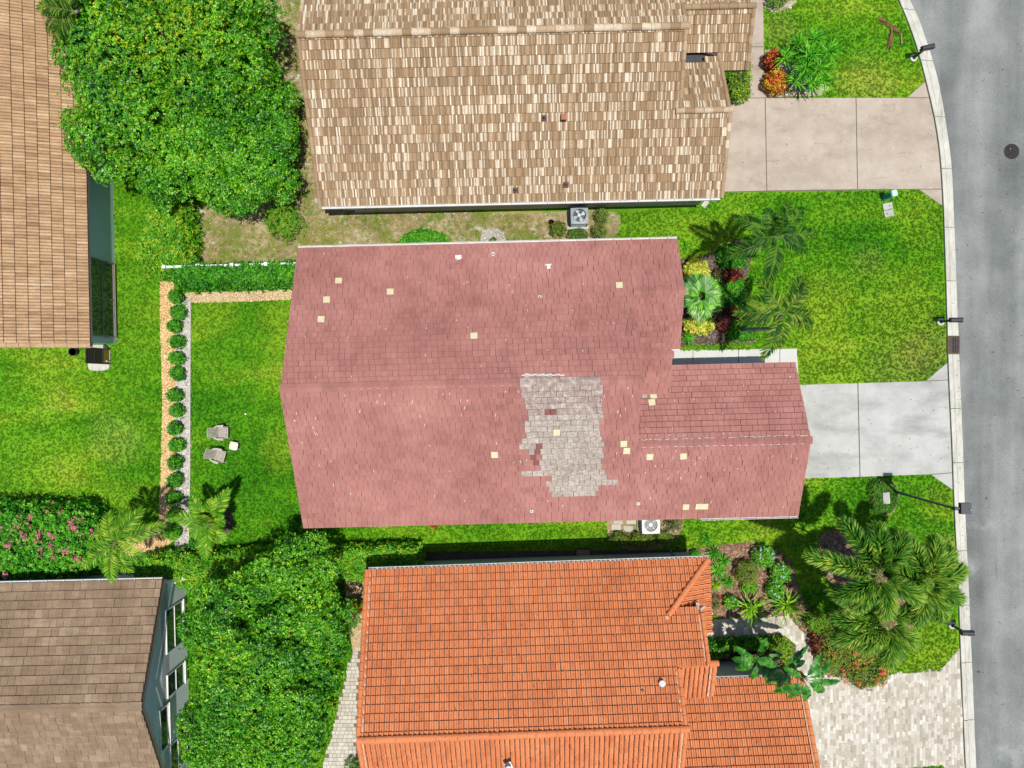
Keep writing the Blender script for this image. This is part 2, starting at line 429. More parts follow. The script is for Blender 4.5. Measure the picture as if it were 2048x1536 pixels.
M['trim'] = surf('white_trim', [(0, (0.60, 0.60, 0.58)), (1, (0.76, 0.76, 0.74))], [(4, 1)], rough=0.6)
M['black'] = surf('black_paint', [(0, (0.012, 0.014, 0.02)), (1, (0.035, 0.04, 0.05))], [(4, 1)], rough=0.45, spec=0.5)
M['iron'] = surf('cast_iron', [(0, (0.008, 0.008, 0.01)), (1, (0.028, 0.028, 0.03))], [(6, 0.6), (40, 0.5)], rough=0.7, bump=(60, 0.003))
M['rust'] = surf('rusty_iron', [(0, (0.05, 0.03, 0.025)), (1, (0.13, 0.075, 0.055))], [(6, 0.6), (40, 0.5)], rough=0.8)
M['glass'] = surf('window_glass', [(0, (0.015, 0.03, 0.04)), (1, (0.03, 0.05, 0.06))], [(1, 1)], rough=0.06, spec=0.9)
M['screen'] = surf('door_screen', [(0, (0.03, 0.022, 0.02)), (1, (0.055, 0.04, 0.035))], [(30, 1)], rough=0.7)
M['brass'] = surf('gold_kick_plate', [(0, (0.24, 0.13, 0.03)), (1, (0.36, 0.21, 0.06))], [(5, 1)], rough=0.5)
M['ac_white'] = surf('ac_white_paint', [(0, (0.52, 0.53, 0.52)), (1, (0.62, 0.63, 0.62))], [(4, 1)], rough=0.5)
M['ac_grey'] = surf('ac_grey_paint', [(0, (0.18, 0.22, 0.25)), (1, (0.27, 0.31, 0.345))], [(4, 1)], rough=0.5)
M['fan_blade'] = surf('fan_blade_metal', [(0, (0.42, 0.50, 0.53)), (1, (0.60, 0.68, 0.70))], [(10, 1)], rough=0.4, spec=0.5)
M['plastic'] = surf('taupe_plastic', [(0, (0.30, 0.27, 0.235)), (1, (0.42, 0.385, 0.34))], [(6, 1)], rough=0.55)
M['plastic_l'] = surf('cream_plastic', [(0, (0.48, 0.45, 0.37)), (1, (0.58, 0.55, 0.46))], [(6, 1)], rough=0.55)
M['green_box'] = surf('green_utility_paint', [(0, (0.015, 0.19, 0.14)), (1, (0.03, 0.28, 0.20))], [(5, 1)], rough=0.5)
M['green_cap'] = surf('pale_green_cap', [(0, (0.36, 0.68, 0.56)), (1, (0.46, 0.76, 0.64))], [(5, 1)], rough=0.5)
M['blue_pipe'] = surf('blue_grey_downspout', [(0, (0.10, 0.25, 0.33)), (1, (0.14, 0.32, 0.42))], [(5, 1)], rough=0.5)
M['terra'] = surf('terracotta', [(0, (0.26, 0.09, 0.05)), (1, (0.38, 0.15, 0.09))], [(5, 1)], rough=0.8)
M['bark'] = surf('tree_bark', [(0, (0.09, 0.065, 0.045)), (1, (0.22, 0.17, 0.13))], [(6, 0.7, (3, 3, 0.5)), (20, 0.4)], rough=0.95, bump=(20, 0.02))
M['palm_bark'] = surf('grey_palm_bark', [(0, (0.13, 0.135, 0.125)), (1, (0.28, 0.28, 0.26))], [(5, 0.7, (1, 1, 5)), (20, 0.3)], rough=0.9, bump=(20, 0.01))
M['husk'] = surf('brown_leaf_sheath', [(0, (0.12, 0.06, 0.03)), (0.5, (0.25, 0.14, 0.08)), (1, (0.42, 0.27, 0.17))], [(14, 0.8, (3, 3, 0.6))], rand=0.5, rough=0.9)
M['rachis'] = surf('palm_rachis', [(0, (0.05, 0.10, 0.012)), (1, (0.16, 0.20, 0.04))], [(3, 1)], rough=0.6)
M['dead_frond'] = surf('dead_palm_frond', [(0, (0.06, 0.022, 0.012)), (0.5, (0.15, 0.055, 0.03)), (1, (0.34, 0.17, 0.09))], [(3, 0.4)], rand=0.8, rough=0.85)
# foliage
M['tree'] = leafmat('tree_leaves', (0.003, 0.038, 0.002), (0.036, 0.235, 0.004), (0.25, 0.56, 0.016), big=0.45, spec=0.38, rough=0.42, trans=0.12)
M['tree_y'] = leafmat('yellowing_tree_leaves', (0.02, 0.12, 0.004), (0.14, 0.38, 0.008), (0.52, 0.55, 0.02), big=0.4)
M['hedge_d'] = leafmat('deep_green_leaves', (0.008, 0.07, 0.003), (0.026, 0.19, 0.005), (0.12, 0.38, 0.015), big=0.3)
M['hedge_y'] = leafmat('yellow_green_leaves', (0.03, 0.13, 0.004), (0.14, 0.36, 0.008), (0.55, 0.62, 0.03), big=0.35, big_scale=0.8)
M['yellow'] = leafmat('pale_yellow_leaves', (0.18, 0.25, 0.01), (0.60, 0.58, 0.05), (0.85, 0.80, 0.22), big=0.2)
M['red'] = leafmat('red_croton_leaves', (0.10, 0.012, 0.008), (0.45, 0.05, 0.015), (0.78, 0.22, 0.04), big=0.25)
M['croton'] = leafmat('orange_croton_leaves', (0.30, 0.05, 0.01), (0.55, 0.30, 0.02), (0.62, 0.55, 0.04), big=0.25)
M['maroon'] = leafmat('maroon_leaves', (0.022, 0.006, 0.006), (0.10, 0.018, 0.018), (0.32, 0.07, 0.04), big=0.25)
M['olive'] = leafmat('olive_shrub_leaves', (0.02, 0.05, 0.006), (0.08, 0.15, 0.02), (0.24, 0.29, 0.06), big=0.3)
M['topiary'] = leafmat('olive_green_small_leaves', (0.04, 0.11, 0.006), (0.14, 0.25, 0.012), (0.30, 0.36, 0.02), big=0.25)
M['fresh'] = leafmat('fresh_green_leaves', (0.015, 0.12, 0.004), (0.06, 0.34, 0.008), (0.22, 0.52, 0.03), big=0.25)
M['palm'] = leafmat('palm_leaflets', (0.003, 0.026, 0.002), (0.010, 0.075, 0.004), (0.15, 0.29, 0.02), big=0.3, rough=0.6, spec=0.15)
M['palm_y'] = leafmat('yellow_palm_leaflets', (0.004, 0.035, 0.002), (0.022, 0.10, 0.004), (0.30, 0.40, 0.03), big=0.3, rough=0.6, spec=0.15)
M['palm_g'] = leafmat('bright_palm_leaflets', (0.012, 0.09, 0.004), (0.08, 0.27, 0.008), (0.42, 0.54, 0.05), big=0.3, rough=0.6, spec=0.15)
M['fox'] = leafmat('foxtail_leaflets', (0.008, 0.055, 0.004), (0.05, 0.20, 0.010), (0.44, 0.57, 0.07), big=0.35, rough=0.6, spec=0.18)
M['rosette'] = leafmat('rosette_blades', (0.008, 0.09, 0.004), (0.05, 0.30, 0.010), (0.24, 0.58, 0.04), big=0.25, rough=0.6, spec=0.15)
M['lily'] = leafmat('lily_straps', (0.05, 0.20, 0.006), (0.17, 0.42, 0.008), (0.50, 0.66, 0.03), big=0.25, rough=0.55, spec=0.2)
M['banana'] = leafmat('broad_green_leaf', (0.006, 0.07, 0.005), (0.022, 0.17, 0.008), (0.12, 0.34, 0.015), big=0.4, big_scale=0.9, rough=0.33, spec=0.6)
M['flower_p'] = surf('pink_flowers', [(0, (0.36, 0.05, 0.09)), (1, (0.66, 0.24, 0.28))], [(2, 0.3)], rand=0.9, rough=0.7, trans=0.2)
M['flower_r'] = surf('coral_flowers', [(0, (0.62, 0.03, 0.03)), (1, (0.85, 0.26, 0.12))], [(2, 0.3)], rand=0.9, rough=0.7, trans=0.2)
M['flower_b'] = surf('pale_blue_flowers', [(0, (0.38, 0.48, 0.78)), (1, (0.66, 0.74, 0.90))], [(2, 0.3)], rand=0.9, rough=0.7, trans=0.2)

# ------------------------------------------------------------------ setting: ground, road, kerb, slabs
g = MB()
g.face([(-220, -220, 0), (220, -220, 0), (220, 220, 0), (-220, 220, 0)])
tag(g.build('ground', M['lawn']), kind='structure')

KL = [(1690, -200), (1745, -100), (1796, 0), (1816.5, 49), (1834, 100), (1847, 149), (1859.5, 200.5), (1869.5, 243.5), (1878, 301), (1882.5, 358), (1885.5, 415), (1887.5, 480),
      (1890, 555), (1893, 661), (1895, 739), (1899, 817), (1903, 900), (1905.5, 979), (1909, 1067), (1912.6, 1114), (1916, 1198), (1917.5, 1260), (1921, 1340), (1925.5, 1447), (1929.5, 1536), (1937, 1700), (1946, 1900)]
KR = [(1713, -200), (1768, -100), (1819, 0), (1838, 37), (1854, 86), (1869.5, 134.6), (1881, 183), (1891, 243.5), (1899.6, 301), (1904, 344), (1907, 430), (1910, 500),
      (1912, 564), (1916, 661), (1919, 739), (1922, 817), (1925.7, 900), (1928, 983), (1931.7, 1067), (1934, 1114), (1938, 1198), (1940, 1260), (1944, 1340), (1948, 1447), (1952, 1536), (1960, 1700), (1969, 1900)]
def interp_x(line, y):
    ys = [p[1] for p in line]; xs = [p[0] for p in line]
    # smooth (cubic-ish) interpolation
    return float(np.interp(y, ys, xs))
ysm = np.arange(-200, 1901, 10.0)
def smooth_line(line):
    x = np.array([interp_x(line, y) for y in ysm])
    for _ in range(12):
        x[1:-1] = (x[:-2] + 2 * x[1:-1] + x[2:]) / 4
    return x
XL, XR = smooth_line(KL), smooth_line(KR)
def kx(y, t):
    return (1 - t) * float(np.interp(y, ysm, XL)) + t * float(np.interp(y, ysm, XR))

road = MB()
ptsL = [G(kx(y, 0.9), y) for y in range(-200, 1901, 20)]
for a, b in zip(ptsL[:-1], ptsL[1:]):
    road.face([(b[0], b[1], 0.004), (b[0] + 14, b[1], 0.004), (a[0] + 14, a[1], 0.004), (a[0], a[1], 0.004)])
tag(road.build('road', M['asphalt']), kind='structure')
# straight run-outs beyond the frame
far = MB()
far.face([(ptsL[0][0], ptsL[0][1], 0.004), (ptsL[0][0] + 14, ptsL[0][1], 0.004), (ptsL[0][0] - 40, 110, 0.004), (ptsL[0][0] - 54, 110, 0.004)])
far.face([(ptsL[-1][0] + 14, ptsL[-1][1], 0.004), (ptsL[-1][0], ptsL[-1][1], 0.004), (ptsL[-1][0] + 4, -110, 0.004), (ptsL[-1][0] + 18, -110, 0.004)])
tag(far.build('road', M['asphalt']), kind='structure')

kroot = bpy.data.objects.new('kerb', None); link(kroot, None, (23, 0, 0)); kroot['kind'] = 'structure'
joints = [-190, -94, 20, 122, 234, 338, 455, 562, 672, 708, 817, 925, 1101, 1210, 1324, 1439, 1550, 1665, 1780, 1890]
PROF = [(0.0, 0.0), (0.0, 0.115), (0.30, 0.12), (0.36, 0.11), (0.375, 0.0), (0.415, 0.0), (0.43, 0.06), (0.55, 0.035), (1.0, 0.03), (1.0, 0.0)]
for ji, (ya, yb) in enumerate(zip(joints[:-1], joints[1:])):
    if ya == 672: continue
    ys = [ya + 0.6] + list(np.arange(math.ceil((ya + 5) / 10) * 10, yb - 4, 10.0)) + [yb - 0.6]
    k = MB(); n = len(PROF); vs = []
    for y in ys:
        for t, z in PROF:
            x_, y_ = G(kx(y, t), y); vs.append((x_, y_, z))
    fs = []
    for i in range(len(ys) - 1):
        for j in range(n - 1):
            fs.append((i * n + j, (i + 1) * n + j, (i + 1) * n + j + 1, i * n + j + 1))
    fs.append(tuple(range(n))); fs.append(tuple((len(ys) - 1) * n + q for q in range(n))[::-1])
    k.add(vs, fs)
    k.build('kerb_segment', M['kerb'], kroot)

# storm drain grate in the kerb
gx, gy = G((kx(690, 0) + kx(690, 1)) / 2, 690)
gr = thing('storm_drain', 'dark rusty storm drain grate set in the white kerb', 'drain grate', (gx, gy, 0))
f = MB(); f.box((gx, gy, 0.02), (0.66, 0.92, 0.03)); f.build('pit', M['black'], gr)
f = MB()
for sx in (-0.29, 0.29): f.box((gx + sx, gy, 0.05), (0.08, 0.92, 0.05))
f.box((gx - 0.19, gy, 0.052), (0.14, 0.8, 0.045))
for sy in (-0.43, 0.43): f.box((gx, gy + sy, 0.05), (0.5, 0.06, 0.05))
f.build('frame', M['rust'], gr)
for i in range(11):
    f = MB(); f.box((gx + 0.06, gy - 0.37 + 0.074 * i, 0.05), (0.38, 0.026, 0.035)); f.build('bar', M['iron'], gr)
f = MB(); f.box((gx + 0.0, gy, 0.056), (0.026, 0.8, 0.03)); f.box((gx + 0.12, gy, 0.056), (0.02, 0.8, 0.03)); f.build('cross_bar', M['iron'], gr)

# manhole
mx, my = G(2023, 303)
mh = thing('manhole_cover', 'round black manhole cover in the asphalt road', 'manhole cover', (mx, my, 0))
f = MB(); f.tube([(mx, my, 0.0), (mx, my, 0.012)], 0.43, 40); f.build('rim', M['asphalt'], mh)
f = MB(); f.tube([(mx, my, 0.0), (mx, my, 0.02)], 0.405, 40)
for i in range(-5, 6):
    for j in range(-5, 6):
        if i * i + j * j < 26 and (i, j) != (0, 0): f.box((mx + i * 0.068, my + j * 0.068, 0.022), (0.04, 0.04, 0.012))
f.build('lid', M['iron'], mh)

def slab_field(name, polys, mat, z0, z1, base_poly=None, gap=0.0):
    root = bpy.data.objects.new(name, None)
    c = G(*polys[0][0]); link(root, None, (c[0], c[1], 0)); root['kind'] = 'structure'
    if base_poly:
        b = MB(); b.prism(GP(base_poly), 0.0, z0, bottom=False); b.build('joint_bed', M['joint'], root)
    for i, p in enumerate(polys):
        s = MB(); s.prism(GP(p), 0.0 + 0.002, z1, bottom=False); s.build('slab', mat[i] if isinstance(mat, list) else mat, root)
    return root

# pinkish driveway of the tan house
pk = 0.7
def kE(y, dx=-1.2): return kx(y, 0) + dx
pinkA = [
    [(1380, 198), (1529, 197), (1532.3, 381.5), (1380, 385)],
    [(1531 - .3, 197), (1710.5, 196.4), (1713.6, 378.7), (1534, 381.3)],
    [(1712.2, 196.4), (kE(196.4), 196.4)] + [(kE(y), y) for y in (215, 240, 270, 300, 330, 355)] + [(kE(378), 378), (1715.3, 378.7)],
    [(1815, 195), (1850, 163), (kE(163), 163), (kE(195), 195)],
    [(1838, 379.5), (kE(379.5), 379.5), (kE(412), 412)],
    [(1500, 95), (1527, 95), (1529, 195.6), (1500, 195.6)],
    [(1500, -60), (1524.5, -60), (1527, 93.5), (1500, 93.5)],
]
slab_field('driveway_pink', pinkA, M['pink_concrete'], 0.012, 0.035, [(1380, 196), (1499, 196), (1499, -60), (1525, -60), (1529, 196), (1815, 195), (1851, 161), (kE(161), 161), (kE(250), 250), (kE(330), 330), (kE(413), 413), (1838, 379), (1380, 386)])
greyA = [
    [(1500, 773), (1714, 766.5), (1718.3, 953.5), (1500, 959)],
    [(1716, 766.5), (1852, 762.5), (kE(760.7), 760.7), (kE(830), 830), (kE(900), 900), (kE(944.5), 944.5), (1862, 948), (1720.3, 953.4)],
    [(1852, 761), (1893.5, 726), (kE(726), 726), (kE(759.3), 759.3)],
    [(1862, 949.3), (kE(946), 946), (kE(979), 979)],
    [(1250, 701), (1385, 700), (1385, 790), (1250, 790)],
    [(1386.2, 700), (1476, 699), (1476, 790), (1386.2, 790)],
    [(1477.3, 699), (1558.5, 698), (1558.5, 790), (1477.3, 790)],
    [(1559.8, 698), (1593, 697.5), (1597, 771), (1559.8, 772)],
]
slab_field('driveway_grey', greyA, [M['grey_concrete']] * 4 + [M['pale_concrete']] * 4, 0.012, 0.035, [(1250, 700), (1593.5, 697), (1597.5, 771), (1852, 762), (1894, 725), (kE(725), 725), (kE(820), 820), (kE(980), 980), (1862, 948), (1500, 960), (1500, 790), (1250, 790)])

# travertine paver driveway and path of the orange house
PATH = [(1400, 1240), (1575, 1232), (1622, 1281), (1624, 1356), (1650, 1355), (1768, 1348.6), (1878.6, 1342.4), (1918, 1298), (kE(1298), 1298), (kE(1400), 1400), (kE(1500), 1500), (kE(1650), 1650), (1895, 1545), (1885, 1530), (1783, 1536), (1770, 1650),
        (1560, 1650), (1560, 1346), (1594, 1344), (1592, 1290), (1570, 1271), (1400, 1278)]
PATHw = GP(PATH)
pv = MB(); pv.prism(PATHw, 0.0, 0.027, bottom=False)
pav_root = pv.build('paved_driveway', M['paver_c'], None, (0, 0, 0)); pav_root['kind'] = 'structure'
def pave(polyW, root, mat, w, lens, vertical, name='paver', z=0.012, top=0.035, limit=300, skip=None, ang=0.0):
    xs = [p[0] for p in polyW]; ys = [p[1] for p in polyW]
    rects = []
    if vertical:
        x = min(xs)
        while x < max(xs):
            y = min(ys) - random.random() * 0.3
            while y < max(ys):
                L = random.choice(lens)
                rects.append((x + w / 2, y + L / 2, w, L)); y += L
            x += w
    else:
        y = min(ys)
        while y < max(ys):
            x = min(xs) - random.random() * 0.3
            while x < max(xs):
                L = random.choice(lens)
                rects.append((x + L / 2, y + w / 2, L, w)); x += L
            y += w
    C = np.array([(r[0], r[1]) for r in rects])
    ok = inside(polyW, C)
    if skip is not None: ok &= ~skip(C)
    rects = [r for r, o in zip(rects, ok) if o]
    rects.sort(key=lambda r: (lambda q: 0 if (-20 < q[0] < 2068 and -20 < q[1] < 1556) else 1)(PX(r[0], r[1], 0)) * 1000 + math.hypot(r[0], r[1]))
    cache = {}
    rest = MB()
    G_ = 0.008
    for i, (cx, cy, a, b) in enumerate(rects):
        zt = top + random.uniform(-0.002, 0.002)
        if i < limit:
            key = (round(a, 3), round(b, 3))
            if key not in cache:
                q = MB(); q.prism([(-a / 2 + G_, -b / 2 + G_), (a / 2 - G_, -b / 2 + G_), (a / 2 - G_, b / 2 - G_), (-a / 2 + G_, b / 2 - G_)], 0.0, top - z, bottom=False)
                cache[key] = q.mesh(name, mat)
            o = bpy.data.objects.new(name, cache[key]); sc.collection.objects.link(o); o.parent = root
            off = OFF[root.name]
            o.location = (cx - off[0], cy - off[1], z + zt - top)
            o.rotation_euler = (random.uniform(-.006, .006), random.uniform(-.006, .006), random.uniform(-.01, .01))
        else:
            rest.prism([(cx - a / 2 + G_, cy - b / 2 + G_), (cx + a / 2 - G_, cy - b / 2 + G_), (cx + a / 2 - G_, cy + b / 2 - G_), (cx - a / 2 + G_, cy + b / 2 - G_)], z, zt, bottom=False)
    if rest.v:
        o = rest.build(name + '_field', mat, root); o['kind'] = 'stuff'
H3_FOOT = GP([(722, 1150), (1415, 1150), (1415, 1360), (1580, 1360), (1600, 1800), (700, 1800)])
pave(PATHw, pav_root, M['paver'], 0.152, [0.152, 0.23, 0.305, 0.305, 0.38], True, skip=lambda C: inside(H3_FOOT, C))

SIDE = GP([(640, 1560), (668, 1450), (690, 1360), (706, 1300), (745, 1285), (745, 1560)])
pv = MB(); pv.prism(SIDE, 0.0, 0.014, bottom=False)
side_root = pv.build('side_path', M['joint'], None, (0, 0, 0)); side_root['kind'] = 'structure'
pave(SIDE, side_root, M['paver_c'], 0.2, [0.2, 0.2, 0.3], False, skip=lambda C: inside(H3_FOOT, C))

# flat ground sheets
ZS = [0.006]
def sheet(name, polypx, mat, z=None):
    z = z if z is not None else ZS[0]
    s = MB(); s.face([(x, y, z) for x, y in ccw(GP(polypx))])
    ZS[0] += 0.0015
    o = s.build(name, mat); o['kind'] = 'structure'
    return GP(polypx)

def smooth_poly(pts, it=2):
    for _ in range(it):
        out = []
        for i in range(len(pts)):
            a, b = pts[i], pts[(i + 1) % len(pts)]
            out += [(a[0] * .75 + b[0] * .25, a[1] * .75 + b[1] * .25), (a[0] * .25 + b[0] * .75, a[1] * .25 + b[1] * .75)]
        pts = out
    return pts
def ellipse(cx, cy, rx, ry, n=28, wob=0.06):
    return [(cx + rx * math.cos(2 * math.pi * i / n) * (1 + random.uniform(-wob, wob)), cy + ry * math.sin(2 * math.pi * i / n) * (1 + random.uniform(-wob, wob))) for i in range(n)]

SANDY_PX = smooth_poly([(380, 420), (450, 400), (540, 330), (560, 230), (535, 60), (520, -60), (640, -60), (650, 300), (660, 420), (800, 425), (1100, 425), (1215, 418), (1245, 440), (1225, 500), (1100, 500), (900, 505), (600, 540), (385, 545), (372, 480)], 1)
SANDY = sheet('sandy_yard', SANDY_PX, M['sand'])
BED_AC = sheet('soil_patch', smooth_poly([(1212, 1030), (1368, 1030), (1366, 1065), (1330, 1098), (1240, 1100), (1215, 1080)], 1), M['sand'])
BED_MAIN = sheet('flower_bed', smooth_poly([(1340, 700), (1340, 520), (1400, 515), (1445, 500), (1475, 474), (1503, 500), (1500, 530), (1490, 565), (1494, 640), (1512, 672), (1505, 691), (1460, 694), (1400, 697)], 1), M['dark_mulch'])
BED_OR = sheet('flower_bed', smooth_poly([(1375, 1100), (1420, 1092), (1500, 1083), (1545, 1090), (1575, 1115), (1592, 1150), (1600, 1190), (1625, 1225), (1650, 1262), (1690, 1300), (1750, 1346), (1700, 1351), (1630, 1354), (1622, 1281), (1577, 1233), (1400, 1239)], 1), M['mulch'])
BED_FOX = sheet('flower_bed', smooth_poly([(1632, 1082), (1650, 1060), (1685, 1060), (1715, 1085), (1755, 1120), (1840, 1170), (1880, 1230), (1800, 1270), (1700, 1250), (1672, 1195), (1640, 1130)], 1), M['mulch'])
BED_RING = sheet('flower_bed', smooth_poly([(1735, 975), (1745, 962), (1770, 956), (1795, 968), (1800, 1000), (1785, 1030), (1760, 1034), (1740, 1012), (1733, 990)], 1), M['sand'])
BED_CYC = sheet('flower_bed', ellipse(447, 1042, 20, 27), M['dark_mulch'])
BED_COURT = sheet('flower_bed', [(1400, 1279), (1569, 1272), (1591, 1291), (1593, 1345), (1560, 1348), (1400, 1350)], M['dark_mulch'])
BED_GAP = sheet('soil_strip', [(845, 1103), (1215, 1100), (1330, 1100), (1385, 1098), (1400, 1150), (735, 1160), (735, 1130), (845, 1125)], M['dark_mulch'])
BED_CRO = sheet('flower_bed', [(1529, 100), (1560, 98), (1600, 150), (1660, 175), (1640, 192), (1529, 195)], M['sand'])
BED_TOP = sheet('flower_bed', ellipse(1557, -12, 38, 36), M['sand'])
ORANGE = sheet('gravel_bed', [(320, 550), (346, 545), (350, 600), (353, 800), (352, 1000), (352, 1075), (330, 1095), (300, 1113), (238, 1118), (222, 1085), (240, 1062), (290, 1050), (317, 1048), (322, 950), (325, 800), (321, 650)], M['base_o'])
WHITE = sheet('gravel_bed', [(350, 584), (382, 590), (381, 700), (381, 900), (380, 1010), (378, 1100), (350, 1100), (352, 1000), (353, 800)], M['base_w'])
PALE = sheet('gravel_bed', [(367, 586), (600, 578), (600, 598), (500, 603), (382, 605)], M['base_t'])
TAN = sheet('gravel_bed', [(690, 1155), (745, 1150), (745, 1292), (706, 1302), (695, 1240)], M['base_t'])
SANDSPOT = sheet('sand_patch', smooth_poly([(962, 462), (985, 456), (1010, 462), (1013, 500), (960, 500)], 2), M['base_w'])
SANDAC = sheet('sand_patch', smooth_poly([(1085, 425), (1230, 420), (1245, 440), (1222, 495), (1085, 495), (1100, 460)], 1), M['sand'])

def stones(name, poly, n, size, mat, z=0.014, flat=0.5, kind='stuff'):
    P = sample(poly, n)
    o6 = np.array([(1, 0, 0), (0, 1, 0), (-1, 0, 0), (0, -1, 0), (0, 0, 1)], float)
    fs = np.array([(0, 1, 4), (1, 2, 4), (2, 3, 4), (3, 0, 4)])
    sz = RNG.uniform(0.6, 1.3, (n, 1, 1)) * size
    sh = RNG.uniform(0.7, 1.2, (n, 5, 3))
    V = o6[None] * sh * sz
    V[:, :, 2] *= flat
    a = RNG.uniform(0, 2 * np.pi, n); c, s = np.cos(a)[:, None], np.sin(a)[:, None]
    x = V[:, :, 0] * c - V[:, :, 1] * s; y = V[:, :, 0] * s + V[:, :, 1] * c
    V = np.stack([x + P[:, 0:1], y + P[:, 1:2], V[:, :, 2] + z], -1)
    me = bpy.data.meshes.new(name)
    F = (fs[None] + (np.arange(n) * 5)[:, None, None]).reshape(-1)
    me.vertices.add(n * 5); me.vertices.foreach_set('co', V.astype(np.float32).ravel())
    me.loops.add(len(F)); me.loops.foreach_set('vertex_index', F.astype(np.int32))
    nf = len(F) // 3
    me.polygons.add(nf)
    me.polygons.foreach_set('loop_start', np.arange(0, nf * 3, 3, dtype=np.int32))
    me.polygons.foreach_set('loop_total', np.full(nf, 3, dtype=np.int32))
    me.materials.append(mat); me.update(calc_edges=True)
    o = link(bpy.data.objects.new(name, me)); o['kind'] = kind
    return o

def stones_tagged(name, poly, dens, size, mat, label, cat, **kw):
    o = stones(name, poly, int(abs(poly_area(poly)) * dens), size, mat, **kw)
    tag(o, label, cat)
stones_tagged('gravel', ORANGE, 480, 0.042, M['gravel_o'], 'orange gravel filling the left strip beside the round shrubs', 'gravel')
stones_tagged('gravel', WHITE, 480, 0.042, M['gravel_w'], 'white gravel filling the strip right of the round shrubs', 'gravel')
stones_tagged('gravel', PALE, 480, 0.042, M['gravel_t'], 'pale peach gravel along the foot of the deep green hedge', 'gravel')
stones_tagged('gravel', TAN, 500, 0.034, M['gravel_t'], 'tan gravel between the dense tree and the orange roof', 'gravel')
stones_tagged('pebbles', BED_TOP, 500, 0.034, M['gravel_w'], 'white pebbles round the shrub at the top edge', 'pebbles')
stones_tagged('pebbles', BED_CRO, 300, 0.034, M['gravel_w'], 'white pebbles under the croton bushes by the pinkish driveway', 'pebbles')
stones_tagged('bark_chips', BED_MAIN, 260, 0.05, M['dark_chip'], 'dark bark chips in the bed beside the red shingle roof', 'bark chips', flat=0.35)
stones_tagged('bark_chips', BED_OR, 260, 0.05, M['chip'], 'brown bark chips in the bed beside the orange roof', 'bark chips', flat=0.35)
stones_tagged('bark_chips', BED_FOX, 220, 0.05, M['chip'], 'brown bark chips under the plumed palms', 'bark chips', flat=0.35)
stones_tagged('bark_chips', BED_CYC, 300, 0.045, M['dark_chip'], 'dark bark chips round the foot of the broad-fronded palm', 'bark chips', flat=0.35)
stones_tagged('rubble', SANDY, 7, 0.03, M['gravel_w'], 'scattered pale stones on the bare sandy yard', 'rubble', flat=0.5)

# ------------------------------------------------------------------ roofs and houses
class Frame:
    def __init__(s, deg):
        s.c, s.s = math.cos(R(deg)), math.sin(R(deg)); s.deg = deg
    def w(s, u, v): return (u * s.c - v * s.s, u * s.s + v * s.c)
    def l(s, x, y): return (x * s.c + y * s.s, -x * s.s + y * s.c)
    def wv(s, d): return Vector((d[0] * s.c - d[1] * s.s, d[0] * s.s + d[1] * s.c, 0))

class Plane:
    """roof slope: poly in frame (u, v); eave point p0, height h0, uphill unit s2, pitch m"""
    def __init__(s, fr, poly, p0, h0, s2, m=0.45):
        s.fr, s.poly, s.p0, s.h0, s.s2, s.m = fr, ccw(poly), p0, h0, s2, m
        s.e2 = (s2[1], -s2[0])          # e x s = +z
        s.cg = 0.0                      # extra gap between courses
    def h(s, u, v): return s.h0 + s.m * ((u - s.p0[0]) * s.s2[0] + (v - s.p0[1]) * s.s2[1])
    def pt(s, u, v, dz=0.0):
        x, y = s.fr.w(u, v); return Vector((x, y, s.h(u, v) + dz))
    def ab(s, u, v):
        du, dv = u - s.p0[0], v - s.p0[1]
        return (du * s.e2[0] + dv * s.e2[1], du * s.s2[0] + dv * s.s2[1])
    def uv(s, a, b):
        return (s.p0[0] + a * s.e2[0] + b * s.s2[0], s.p0[1] + a * s.e2[1] + b * s.s2[1])
    def axes(s):
        E = s.fr.wv(s.e2); S = s.fr.wv(s.s2) + Vector((0, 0, s.m)); S.normalize()
        return E, S, E.cross(S)

def deck(planes, root, mat=None, th=0.16):
    """the roof part: every slope as a slab with its fascia edge"""
    b = MB()
    for pl in planes:
        P = [pl.fr.w(u, v) for u, v in pl.poly]
        def z(x, y, pl=pl, d=0.0):
            u, v = pl.fr.l(x, y); return pl.h(u, v) - 0.015
        b.prism(P, lambda x, y: z(x, y) - th, z)
    return b.build('roof', mat or M['under'], root)

def intervals(poly, b):
    xs = []
    n = len(poly)
    for i in range(n):
        (a0, b0), (a1, b1) = poly[i], poly[(i + 1) % n]
        if (b0 > b) != (b1 > b):
            xs.append(a0 + (b - b0) / (b1 - b0) * (a1 - a0))
    xs.sort()
    return list(zip(xs[::2], xs[1::2]))

def flat_tile(w, L, th=0.03, gap=0.016, lift=0.034):
    """local tile: x along the eave, y uphill, z up"""
    a = w / 2 - gap / 2
    q = MB()
    vs = [(-a, 0, lift), (a, 0, lift), (a, L, 0), (-a, L, 0), (-a, 0, lift + th), (a, 0, lift + th), (a, L, th), (-a, L, th)]
    return vs, [(4, 5, 6, 7), (0, 1, 5, 4), (3, 0, 4, 7), (1, 2, 6, 5)]

